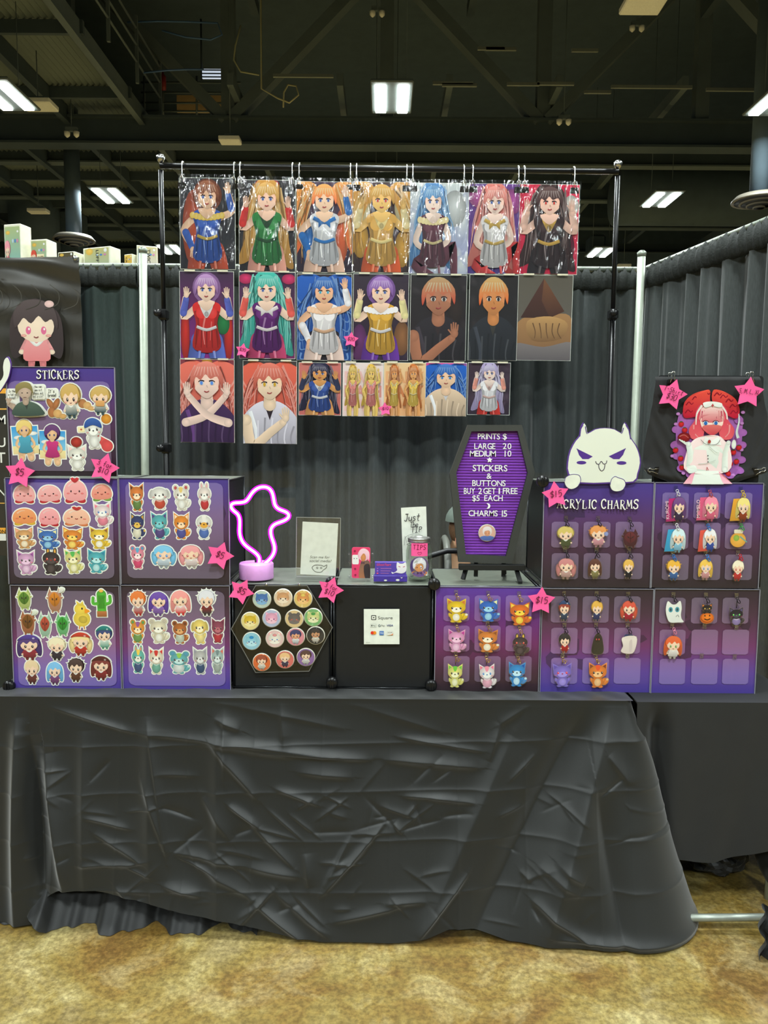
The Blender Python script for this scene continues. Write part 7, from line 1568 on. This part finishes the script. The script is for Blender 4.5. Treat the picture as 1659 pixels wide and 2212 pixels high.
def tshirt():
    Y = BRD + .012
    fr = thing('shirt_board', 'black panel behind the displayed T-shirt', 'panel', P(1530, 930, Y + .02)); c0 = fr.location
    cc, w, h = px_rect(1416, 812, 1644, 1045, Y + .02); mb = MB(); mb.prism([(cc.x - c0.x + q[0], cc.z - c0.z + q[1]) for q in rrect(-w / 2, -h / 2, w / 2, h / 2, .012)], 0, .006); mb.build('sheet', BLACKPL, fr)
    mb = MB(); mb.tube([(cc.x - c0.x - w / 2, .01, -h / 2 + cc.z - c0.z), (cc.x - c0.x - w / 2, .01, h / 2 + cc.z - c0.z - .02)], .003, 6); mb.build('edge_wire', MATS['cube_wire'], fr)
    r = thing('t_shirt', 'black T-shirt with a pink-haired nurse print clipped over a panel', 't-shirt', P(1530, 930, Y)); c = r.location.copy()
    nx, nz = 90, 80; vs = []; fs = []
    def edge(v):   # left and right outline px at height v (0 top .. 1 bottom)
        y = 813 + 234 * v
        return np.interp(y, [813, 830, 880, 960, 1010, 1025, 1047], [1417, 1416, 1408, 1392, 1388, 1400, 1440]), np.interp(y, [813, 830, 880, 960, 1005, 1020, 1047], [1643, 1646, 1654, 1668, 1672, 1655, 1600]), y
    def disp(u, v):
        d = .002
        d += .010 * math.exp(-((v - .95 - .10 * (abs(u - .5) * 2) ** 2 * -1) / .05) ** 2)
        for (a, b, s_) in ((.06, .35, 1.2), (.1, .6, 1.0), (.95, .45, -1.0), (.9, .7, -1.2), (.2, .8, .7), (.8, .85, -.6)):
            q = (u - a) + (v - b) * -s_ * .5; d += .006 * math.exp(-(q / .03) ** 2) * math.exp(-((v - b) / .25) ** 2)
        d += .0016 * math.sin(u * 30 + 6 * v) * math.sin(v * 17 + 4 * u)
        return d
    for j in range(nz):
        v = j / (nz - 1); l, rr, y = edge(v)
        for i in range(nx):
            u = i / (nx - 1); yy = y + (6 * (1 - (2 * u - 1) ** 2) * v ** 3 - 8 * abs(2 * u - 1) ** 3 * (v > .9) * (v - .9) * 10) * 1.0
            p = P(l + (rr - l) * u, yy, Y - .004); k = 1 if v > .03 else v / .03
            vs.append((p.x - c.x, -disp(u, v) + .008 * (1 - k), p.z - c.z))
    for j in range(nz - 1):
        for i in range(nx - 1): q = j * nx + i; fs.append((q, q + nx, q + nx + 1, q + 1))
    mb = MB(); mb.add(vs, fs, None, True); mb.build('fabric', mat('black_jersey', (30, 30, 31), .85, bump=(800, .15), sheen=.15), r)
    # printed picture, drawn in photo-zoom coordinates then laid on the cloth
    A = Art(); zc = lambda L: [((1380 + a / 5.946), (800 + b / 5.946)) for a, b in L]
    f = lambda L: [(P(a, b, Y - .004).x - c.x, P(a, b, Y - .004).z - c.z) for a, b in zc(L)]
    k = f([(1, 0)])[0][0] - f([(0, 0)])[0][0]
    def E(x, y, rx, ry, col, rim=None, rot=0): q = f([(x, y)])[0]; A.ell(q[0], q[1], rx * k, ry * k, col, rim, rot)
    pur = (164, 100, 172); lil = (190, 130, 196)
    A.poly(f([(500, 620), (560, 560), (900, 520), (1300, 580), (1330, 760), (1310, 1000), (1290, 1200), (1180, 1360), (620, 1330), (510, 1220), (470, 900)]), pur, (140, 84, 150))
    for x, y, q in ((480, 760, 60), (1330, 800, 60), (470, 960, 70), (1320, 960, 60), (490, 1100, 60), (1310, 1150, 60), (540, 1260, 60), (1270, 1280, 60), (560, 640, 60), (1280, 640, 60), (640, 1340, 50), (1150, 1350, 50), (600, 560, 50), (1240, 560, 50)): E(x, y, q, q * .8, pur, (150, 90, 160))
    for x, y in ((470, 690), (1320, 680), (420, 1100), (560, 1320), (1190, 1340), (500, 560), (1330, 540), (1310, 1020)): E(x, y, 26, 20, lil)
    for x, y in ((540, 690), (465, 1025), (530, 1130), (545, 1245), (1275, 990), (1245, 1170), (1165, 1200), (1130, 1320), (580, 765), (1205, 1050)): E(x, y, 36, 36, (210, 50, 52), (160, 24, 34)); E(x, y - 28, 20, 9, (80, 90, 50))
    A.poly(f([(570, 600), (560, 480), (590, 390), (680, 310), (830, 260), (905, 265), (920, 420), (1150, 480), (700, 600)]), (226, 84, 66), (180, 30, 56)); A.poly(f([(940, 262), (1040, 260), (1170, 320), (1250, 400), (1285, 520), (1240, 620), (1100, 560), (940, 420)]), (226, 84, 66), (180, 30, 56))
    for x, y, q in ((640, 430, .3), (720, 360, -.3), (800, 320, .5), (860, 300, -.2), (1000, 310, .2), (1080, 340, -.4), (1150, 390, .4), (1200, 460, -.3), (630, 530, .1), (1210, 540, .2)): A.stroke(f([(x - 45, y + 20), (x - 10, y - 22), (x + 25, y + 8), (x + 50, y - 14)]), 14 * k, 10 * k, (150, 26, 48))
    hr, hr2 = (206, 62, 84), (236, 150, 150)
    for sg in (-1, 1):
        X = lambda x: 920 + sg * x
        A.poly(f([(X(140), 440), (X(200), 520), (X(215), 640), (X(290), 760), (X(250), 880), (X(120), 870), (X(90), 700), (X(110), 560)]), hr, (224, 96, 104)); A.stroke(f([(X(120), 450), (X(190), 560), (X(200), 700)]), 30 * k, 12 * k, (238, 226, 220)); A.stroke(f([(X(230), 700), (X(220), 800), (X(170), 860)]), 22 * k, 10 * k, hr2)
    A.poly(f([(770, 560), (800, 480), (920, 450), (1040, 480), (1072, 560), (1060, 660), (780, 660)]), (236, 214, 206), (214, 110, 118))
    A.poly(f([(770, 640), (790, 590), (920, 600), (1050, 590), (1072, 640), (1040, 760), (925, 840), (810, 760)]), (246, 224, 208), (240, 206, 196)); A.poly(f([(770, 660), (790, 560), (920, 540), (1050, 560), (1070, 660), (1040, 600), (920, 622), (800, 604)]), (222, 160, 156), (196, 70, 92))
    for q in range(9): A.stroke(f([(800 + q * 30, 500 + 6 * abs(q - 4)), (796 + q * 31, 570), (800 + q * 30, 622)]), 16 * k, 5 * k, (226, 150, 150) if q % 2 else (190, 70, 96))
    for x in (842, 972): E(x, 678, 34, 26, (244, 246, 250)); E(x, 680, 22, 25, (54, 120, 190), (36, 84, 160)); A.stroke(f([(x - 38, 662), (x, 646), (x + 38, 662)]), 9 * k, 6 * k, (50, 20, 34))
    A.poly(f([(800, 720), (920, 700), (1040, 715), (1020, 780), (925, 836), (830, 785)]), (218, 116, 110), (196, 62, 74))
    A.poly(f([(810, 420), (920, 402), (1045, 425), (1030, 480), (920, 462), (835, 482)]), (238, 240, 234), (216, 222, 216)); A.stroke(f([(930, 432), (930, 474)]), 12 * k, 12 * k, (190, 40, 50)); A.stroke(f([(912, 453), (948, 453)]), 12 * k, 12 * k, (190, 40, 50))
    A.poly(f([(830, 840), (1000, 840), (1080, 900), (1160, 1020), (1120, 1300), (600, 1300), (590, 1060), (680, 900)]), (246, 224, 222), (240, 214, 214)); A.poly(f([(830, 850), (925, 900), (1010, 850), (1040, 960), (800, 960)]), (236, 240, 234), None, False)
    wh, wh2 = (234, 240, 232), (206, 216, 206)
    A.poly(f([(680, 1030), (760, 970), (880, 955), (1010, 980), (1065, 1050), (1030, 1200), (980, 1290), (740, 1290), (690, 1180)]), wh, wh2)
    A.poly(f([(700, 1290), (1000, 1290), (1060, 1460), (640, 1460)]), wh, (226, 234, 226), False); A.poly(f([(640, 1330), (700, 1300), (655, 1455), (548, 1455)]), (244, 150, 180), (246, 190, 206), False); A.poly(f([(1000, 1300), (1060, 1340), (1180, 1455), (1050, 1455)]), (244, 150, 180), (246, 190, 206), False)
    A.limb(f([(620, 950), (640, 1080), (620, 1250)]), 70 * k, 80 * k, wh, wh2); A.limb(f([(1130, 930), (1090, 1080), (1080, 1270)]), 60 * k, 80 * k, wh, wh2)
    A.poly(f([(600, 1240), (700, 1220), (720, 1290), (620, 1320)]), wh, wh2)
    E(560, 860, 85, 62, (156, 40, 40), (110, 24, 30)); A.stroke(f([(500, 850), (560, 830), (620, 870)]), 12 * k, 8 * k, (200, 110, 100)); 
    for q in range(4): A.limb(f([(590, 950), (500 + q * 30, 890 + q * 12)]), 24 * k, 16 * k, wh, wh2)
    E(1195, 950, 30, 60, wh); A.stroke(f([(1250, 870), (1230, 790), (1260, 660), (1258, 560)]), 40 * k, 10 * k, (206, 220, 214))
    A.stroke(f([(770, 890), (840, 950), (970, 950), (1020, 890)]), 5 * k, 5 * k, (60, 44, 40)); E(880, 915, 20, 24, (190, 70, 60))
    for y in (1095, 1135, 1175): E(862, y, 9, 7, (60, 60, 60))
    A.stroke(f([(850, 1240), (845, 1285)]), 6 * k, 6 * k, (190, 60, 70)); A.stroke(f([(850, 1240), (870, 1280)]), 6 * k, 6 * k, (190, 60, 70))
    A.stroke(f([(740, 1200), (850, 1190), (960, 1150)]), 8 * k, 4 * k, (190, 200, 190)); A.stroke(f([(880, 980), (960, 1050), (1000, 1060)]), 10 * k, 4 * k, (200, 206, 196))
    for i, vv in enumerate(A.mb.v):
        q = CAM + (Vector((vv[0], 0, vv[2])) + c - CAM); v = max(0, min(1, (.112 - 0 + (P(1530, 813, Y).z - c.z) - .112 - vv[2]) / (P(1530, 813, Y).z - P(1530, 1047, Y).z)))
        l, rr, y = edge(v); xl_, xr_ = P(l, y, Y).x - c.x, P(rr, y, Y).x - c.x; u = (vv[0] - xl_) / (xr_ - xl_)
        A.mb.v[i] = (vv[0], vv[1] - .0030 - disp(u, v), vv[2])
    A.build('chest_print', r, INK_MATTE)
    for i, (px, py, rot, lab) in enumerate(((1452, 822, 0, 'silver-handled binder clip at the top left of the black shirt'), (1621, 822, 0, 'silver-handled binder clip at the top right of the black shirt'), (1416, 1017, -1.45, 'silver-handled binder clip at the lower left of the black shirt'), (1634, 1018, 1.25, 'silver-handled binder clip at the lower right of the black shirt'))):
        p = P(px, py, Y - .01); b = thing('binder_clip', lab, 'clip', p, (0, rot, 0), 'binder clips on the black shirt')
        mb = MB(); mb.add([(-.012, -.006, .004), (.012, -.006, .004), (.015, -.002, -.010), (-.015, -.002, -.010), (-.012, .020, .004), (.012, .020, .004), (.015, .016, -.010), (-.015, .016, -.010)], [(0, 1, 2, 3), (4, 5, 6, 7), (0, 1, 5, 4), (0, 3, 7, 4), (1, 2, 6, 5)]); mb.build('jaw', BLACKCON, b)
        for sy, nm in ((-.008, 'front_handle'), (.022, 'rear_handle')):
            mb = MB(); mb.tube([(-.009, sy, -.008), (-.005, sy, .008), (-.0035, sy, .016), (-.007, sy, .022), (-.003, sy, .028), (.003, sy, .028), (.007, sy, .022), (.0035, sy, .016), (.005, sy, .008), (.009, sy, -.008)], .0014, 6); mb.build(nm, CHROME, b)
tshirt()
def banner():
    Y = DRAPE_Y - .13; c = P(60, 680, Y); x0, x1 = P(-120, 680, Y).x, P(176, 680, Y).x; z1 = P(100, 556, Y).z; z0 = P(100, 1120, Y).z
    r = thing('vinyl_banner', 'glossy black vinyl banner with a pink-robed child, upper left', 'banner', (c.x, Y, c.z)); nx, nz = 40, 90; vs = []; fs = []
    def d(x, z): 
        t = (z1 - z) / (z1 - z0); return .02 * math.exp(-t * 9) * math.sin((x - x0) * 11 + 1) + .010 * math.sin(t * 60 + 2 * math.sin((x - x0) * 6)) * math.exp(-t * 7) + .006 * math.sin((x - x0) * 5 + t * 6) * (t > .0)
    for j in range(nz):
        for i in range(nx): x = x0 + (x1 - x0) * i / (nx - 1); z = z1 + (z0 - z1) * j / (nz - 1); vs.append((x - c.x, -d(x, z), z - c.z))
    for j in range(nz - 1):
        for i in range(nx - 1): q = j * nx + i; fs.append((q, q + nx, q + nx + 1, q + 1))
    mb = MB(); mb.add(vs, fs, None, True); mb.build('vinyl', mat('black_vinyl', (56, 53, 46), .35, spec=.5), r)
    mb = MB(); g = P(167, 560, Y); mb.lathe([(.006, 0), (.011, .002), (.012, .004), (.006, .005)], (g.x - c.x, -.022, g.z - c.z), 14, 'Y'); mb.build('grommet', CHROME, r)
    # generic child in a pink robe
    cc, w, h = px_rect(15, 645, 142, 795, Y - .03); A = Art(cc.x - c.x, cc.z - c.z, w, h)
    fig_child(A, hair=(66, 52, 52), top=(238, 160, 160), bottom=(226, 130, 132), skin=(250, 226, 200), style='long', eye=(226, 110, 150), prop=(.24, .42, .08, .05, (246, 206, 200)))
    for rr_ in range(5):
        x = -.7 + rr_ * .32; A.stroke([(x, .7), (x + .14, .58), (x + .12, .42), (x - .1, .34)], .012, .012, (74, 70, 60))
    A.build('printed_figure', r, INK, (0, -.03, 0))
    A = Art(); p = P(-8, 606, Y - .02); A.text('S', p.x - c.x - .01, p.z - c.z - .02, .062, (236, 238, 226), bold=.05); A.build('banner_lettering', r, INK, (0, -.035, 0))
    # second banner strip with white capitals behind the board
    Y2 = 3.2; x0, x1 = P(-140, 950, Y2).x, P(14, 950, Y2).x; zt_, zb_ = P(0, 838, Y2).z, P(0, 1200, Y2).z; c2 = Vector(((x0 + x1) / 2, Y2, (zt_ + zb_) / 2))
    b = thing('text_banner', 'black banner with white capitals and orange rules at the left edge', 'banner', c2); mb = MB(); mb.box((0, .003, 0), (x1 - x0, .003, zt_ - zb_)); mb.build('sheet', MATS['black_vinyl'], b)
    A = Art()
    for t, y, hh in (('M', 906, 19), ('ZU', 955, 20), ('OT', 988, 22), ('N', 1063, 17), ('EMON', 1148, 8)):
        q = P(13, y, Y2); A.text(t, q.x - c2.x - .002, q.z - c2.z - hh * .001, hh * .00195, (236, 236, 226) if hh > 8 else (60, 50, 30), bold=.008, align='r')
    Bk = Art()
    for y0_, y1_, col in ((838, 850, (240, 170, 60)), (881, 885, (240, 180, 80)), (1085, 1088, (240, 180, 80)), (1139, 1152, (240, 170, 60)), (1152, 1168, (232, 232, 222))):
        a, q = P(-140, y0_, Y2), P(14, y1_, Y2); Bk.rect(a.x - c2.x, q.z - c2.z, q.x - c2.x, a.z - c2.z, col)
    Bk.build('printed_rules', b, INK, (0, .001, 0)); A.build('printed_capitals', b, INK, (0, .0, 0))
    mb = MB(); mb.tube([(0, .02, zt_ - c2.z), (0, .02, -c2.z + .01)], .01, 8); mb.build('stand_pole', BLACKMET, b); mb = MB(); mb.box((0, .02, -c2.z + .01), (.2, .3, .015), None, .004); mb.build('stand_foot', BLACKMET, b)
banner()
def figurine_boxes():
    sh = thing('tall_shelf', 'dark shelf unit behind the left curtain carrying figurine boxes', 'shelf', (P(190, 560, 4.6).x, 4.62, 0)); X = sh.location.x
    zs = P(150, 572, 4.45).z
    mb = MB(); mb.box((0, 0, zs - .02), (2.6, .5, .03), None, .005); mb.build('top_shelf', DARK2, sh)
    for sx in (-1, 1):
        for sy in (-1, 1): mb = MB(); mb.box((sx * 1.25, sy * .22, zs / 2 - .02), (.04, .04, zs - .04)); mb.build('upright', DARK2, sh)
    mb = MB(); mb.box((0, 0, zs * .5), (2.5, .46, .03)); mb.build('lower_shelf', DARK2, sh)
    BX = [  # left px, right px, top px, desc, front art, yaw, lettering
      (0, 57, 484, 'largest pale figurine box at the left, top at the edge', (130, 180, 170), -.25, None), (57, 112, 517, 'pale figurine box lettered WANTED', (140, 176, 160), -.22, 'WANTED'), (114, 172, 544, 'low figurine box beside the banner grommet', (60, 56, 60), -.3, None),
      (160, 258, 534, 'wide figurine box with dark spine lettering above the curtain', (170, 180, 150), -.35, 'LUFFY'), (262, 292, 549, 'small low figurine box left of the pale pole', (220, 170, 70), -.4, 'TAK'), (289, 348, 531, 'figurine box with grey window and orange side beside the pole', (196, 190, 180), .3, 'TWICE')]
    for i, (a, b, t, desc, col, yaw, word) in enumerate(BX):
        Y = 4.5; c = P((a + b) / 2, 560, Y); w = P(b, 560, Y).x - P(a, 560, Y).x; w = w * .74; zt = P((a + b) / 2, t, Y).z; h = max(.06, zt - zs); H = h
        r = thing('figurine_box', f'{desc}', 'toy box', (c.x, Y, zs), (0, 0, yaw), 'figurine boxes over the left curtain')
        mb = MB(); mb.box((0, .045, H / 2), (w, .09, H), None, .003); mb.build('carton', mat('cream_carton', (226, 224, 200), .5), r)
        A = Art(0, H / 2, w, H); A.rect(-.44, -.5, .44, .44, mixc(col, (214, 190, 90), .5) if i not in (2,) else (90, 80, 50), col, r=.03); A.ell(-.26, .3, .13, .1 * w / H if H > .1 else .1, (240, 196, 90)); A.ell(.32, .32, .06, .06 * w / H, WHITE)
        for k_ in range(3): A.ell(.02 + .14 * k_, .1, .05, .05, ((200, 220, 230), (90, 140, 200), (220, 140, 180))[k_])
        if i in (0, 1): fig_child(A.map(-.3 * w, H * .32, w * .4, H * .6), hair=(240, 150, 160) if i == 0 else (220, 70, 50), top=(220, 70, 90), style='short'); A.map(0, H / 2, w, H)
        if word == 'WANTED': A.rect(-.1, -.5, .34, -.05, (236, 220, 176)); A.text(word, .12, -.25, .13 * H, (90, 70, 40), bold=.02, width=.36 * w)
        elif word: A.rect(-.44, -.4, -.1, .3, (150, 160, 160)) if i in (5,) else None; A.text(word, -.02 if i != 4 else -.3, -.05, .16 * w if i != 3 else .1 * w, (40, 40, 40), bold=.01, rot=-PI / 2, width=H * .8)
        if i == 5:
            A2 = Art(0, H / 2, .09, H); A2.rect(-.5, -.5, .5, .46, (240, 160, 60), (226, 110, 50)); o = A2.build('orange_side', r, INK, (w / 2 + .0006, .045, 0)); o.rotation_euler = (0, 0, PI / 2)
        A.build('printed_front', r, INK_GLOSS, (0, -.0004, 0))
figurine_boxes()

# ================================================================= SEATED PERSON BEHIND THE SIGN
def skin_mesh(name, verts, edges, radii, m, parent, root=0, sub=2):
    me = bpy.data.meshes.new(name); me.from_pydata(verts, edges, []); o = bpy.data.objects.new(name, me); C.objects.link(o); o.parent = parent
    md = o.modifiers.new('Skin', 'SKIN'); md.use_smooth_shade = True
    if not me.skin_vertices: 
        bm = bmesh.new(); bm.from_mesh(me); bm.verts.layers.skin.verify(); bm.to_mesh(me); bm.free()
    for i, rr in enumerate(radii): sv = me.skin_vertices[0].data[i]; sv.radius = (rr, rr) if not isinstance(rr, tuple) else rr; sv.use_root = (i == root)
    s2 = o.modifiers.new('Sub', 'SUBSURF'); s2.levels = sub; s2.render_levels = sub
    me.materials.append(m); return o
def person():
    Y = 3.36; n = P(983, 1196, Y); hd = P(1029, 1150, Y); X = n.x
    r = thing('person', 'person sitting behind the coffin sign, neck and grey cap visible', 'person', (0, 0, 0))
    SK = mat('skin', (226, 178, 138), .5, noise=30, vary=.06); pel = Vector((X + .10, Y + .02, .61))
    neck = Vector((X + .012, Y, n.z)); chest = Vector((X + .03, Y, n.z - .22)); head = Vector((hd.x, Y, hd.z))
    V = [pel, pel + Vector((-.03, 0, .2)), chest, neck + Vector((0, 0, -.03)), neck + Vector((.012, 0, .05)), head, head + Vector((.035, 0, -.05)), head + Vector((-.01, 0, .045))]; E = [(0, 1), (1, 2), (2, 3), (3, 4), (4, 5), (5, 6), (5, 7)]; R = [.13, .12, .13, .052, .05, .088, .06, .08]
    for sg in (-1, 1):
        i = len(V); V += [pel + Vector((.02, sg * .09, 0)), pel + Vector((.42, sg * .11, .02)), pel + Vector((.40, sg * .11, -.50)), pel + Vector((.52, sg * .11, -.555))]; E += [(0, i), (i, i + 1), (i + 1, i + 2), (i + 2, i + 3)]; R += [.09, .06, .042, .032]
        i = len(V); V += [chest + Vector((.0, sg * .17, .05)), chest + Vector((.08, sg * .21, -.22)), chest + Vector((.32, sg * .12, -.24)), chest + Vector((.41, sg * .08, -.22))]; E += [(2, i), (i, i + 1), (i + 1, i + 2), (i + 2, i + 3)]; R += [.055, .04, .028, .022]
        for k in range(4):
            j = len(V); bs = V[i + 3]; V += [bs + Vector((.045, sg * -.012 + (k - 1.5) * .016, -.01)), bs + Vector((.07, sg * -.014 + (k - 1.5) * .017, -.03 + .004 * k))]; E += [(i + 3, j), (j, j + 1)]; R += [.009, .008]
        j = len(V); bs = V[i + 3]; V += [bs + Vector((.02, -sg * .035, .012)), bs + Vector((.045, -sg * .045, .01))]; E += [(i + 3, j), (j, j + 1)]; R += [.010, .008]
    skin_mesh('body', [tuple(v) for v in V], E, R, SK, r)
    # shirt and trousers
    V2 = [pel, pel + Vector((-.03, 0, .2)), chest, chest + Vector((-.01, 0, .13))]; E2 = [(0, 1), (1, 2), (2, 3)]; R2 = [.145, .135, .148, .07]
    for sg in (-1, 1): i = len(V2); V2 += [chest + Vector((.0, sg * .17, .05)), chest + Vector((.05, sg * .2, -.1))]; E2 += [(2, i), (i, i + 1)]; R2 += [.072, .062]
    skin_mesh('shirt', [tuple(v) for v in V2], E2, R2, mat('charcoal_tee', (62, 66, 68), .85, noise=30, vary=.2), r)
    V3 = [pel]; E3 = []; R3 = [.14]
    for sg in (-1, 1): i = len(V3); V3 += [pel + Vector((.02, sg * .09, 0)), pel + Vector((.42, sg * .11, .02)), pel + Vector((.40, sg * .11, -.48))]; E3 += [(0, i), (i, i + 1), (i + 1, i + 2)]; R3 += [.1, .072, .055]
    skin_mesh('trousers', [tuple(v) for v in V3], E3, R3, mat('dark_trousers', (36, 38, 44), .9), r)
    def blob(name, cen, sc, m, cut=None, sub=3):
        bm = bmesh.new(); bmesh.ops.create_icosphere(bm, subdivisions=sub, radius=1)
        for v in bm.verts: v.co = Vector((v.co.x * sc[0], v.co.y * sc[1], v.co.z * sc[2])) + cen
        if cut: bmesh.ops.delete(bm, geom=[v for v in bm.verts if cut(v.co)], context='VERTS')
        for f in bm.faces: f.smooth = True
        me = bpy.data.meshes.new(name); bm.to_mesh(me); bm.free(); me.materials.append(m); o = bpy.data.objects.new(name, me); C.objects.link(o); o.parent = r; return o
    HAIR = mat('brown_hair', (110, 80, 52), .6, bump=(200, .4))
    blob('hair', head + Vector((-.022, 0, .02)), (.1, .093, .108), HAIR, lambda q: (q.x > head.x + .05 and q.z < head.z + .05) or q.z < head.z - .055)
    blob('grey_cap', head + Vector((-.03, 0, .05)), (.108, .1, .09), mat('grey_green_cap', (104, 116, 106), .8, bump=(300, .2)), lambda q: q.z < head.z - .01 - (q.x - head.x) * .35 or q.x > head.x + .09)
    for sg in (-1,): blob('ear', P(989, 1168, Y - .085) + Vector((.004, 0, 0)), (.016, .009, .028), mat('ear_skin', (236, 160, 136), .5), None, 2)
    for sg in (-1, 1): blob('eye', head + Vector((.092, sg * .034, .005)), (.009, .014, .009), mat('eye_white', (230, 228, 222), .3), None, 2)
    blob('nose', head + Vector((.112, 0, -.03)), (.018, .014, .022), SK, None, 2); blob('mouth', head + Vector((.098, 0, -.07)), (.006, .024, .006), mat('lips', (190, 110, 100), .5), None, 2)
    for sg in (-1, 1): blob('shoe', pel + Vector((.47, sg * .11, -.565)), (.13, .046, .042), BLACKCON, None, 2)
    # chair
    ch = thing('office_chair', 'black round-backed chair behind the coffin sign', 'chair', (X + .08, Y, 0)); CM = mat('black_chair_mesh', (30, 30, 31), .45)
    mb = MB(); mb.box((.06, 0, .43), (.46, .46, .06), None, .025); mb.build('seat', CM, ch)
    bx = P(945, 1180, Y).x - X - .08 + .004; zb = P(945, 1163, Y).z
    mb = MB(); pts = [(bx + .03, .19 * math.cos(a), zb - .2 + .2 * math.sin(a)) for a in np.linspace(-.2, PI + .2, 16)]; mb.tube([(bx + .05, .19, .5)] + pts + [(bx + .05, -.19, .5)], .016, 10); mb.build('back_rim', mat('grey_chair_rim', (110, 112, 104), .4), ch)
    vs = [(bx + .035, .17 * math.cos(a), zb - .2 + .18 * math.sin(a)) for a in np.linspace(0, PI, 14)] + [(bx + .05, -.17, .56), (bx + .05, .17, .56)]; mb = MB(); mb.add(vs + [(v[0] + .006, v[1], v[2]) for v in vs], [tuple(range(16)), tuple(range(16, 32))[::-1]]); mb.build('back_panel', CM, ch)
    mb = MB(); a0 = P(934, 1199, Y - .2) - ch.location; a1 = P(966, 1190, Y - .18) - ch.location; mb.tube([a0 + Vector((-.1, 0, -.03)), a0, a1, a1 + Vector((.18, .0, .0))], .012, 8); mb.build('armrest', CM, ch)
    mb = MB(); mb.tube([(.06, 0, .41), (.06, 0, .1)], .025, 10); mb.build('column', BLACKMET, ch)
    for k in range(5): a = k * 2 * PI / 5; mb = MB(); mb.tube([(.06, 0, .1), (.06 + .27 * math.cos(a), .27 * math.sin(a), .06)], .016, 8); o = mb.build('foot', BLACKMET, ch); mb = MB(); mb.lathe([(.012, -.012), (.028, -.01), (.028, .01), (.012, .012)], (0, 0, 0), 12, 'Y'); mb.build('caster', BLACKCON, o, (.06 + .27 * math.cos(a), .27 * math.sin(a), .029))
person()
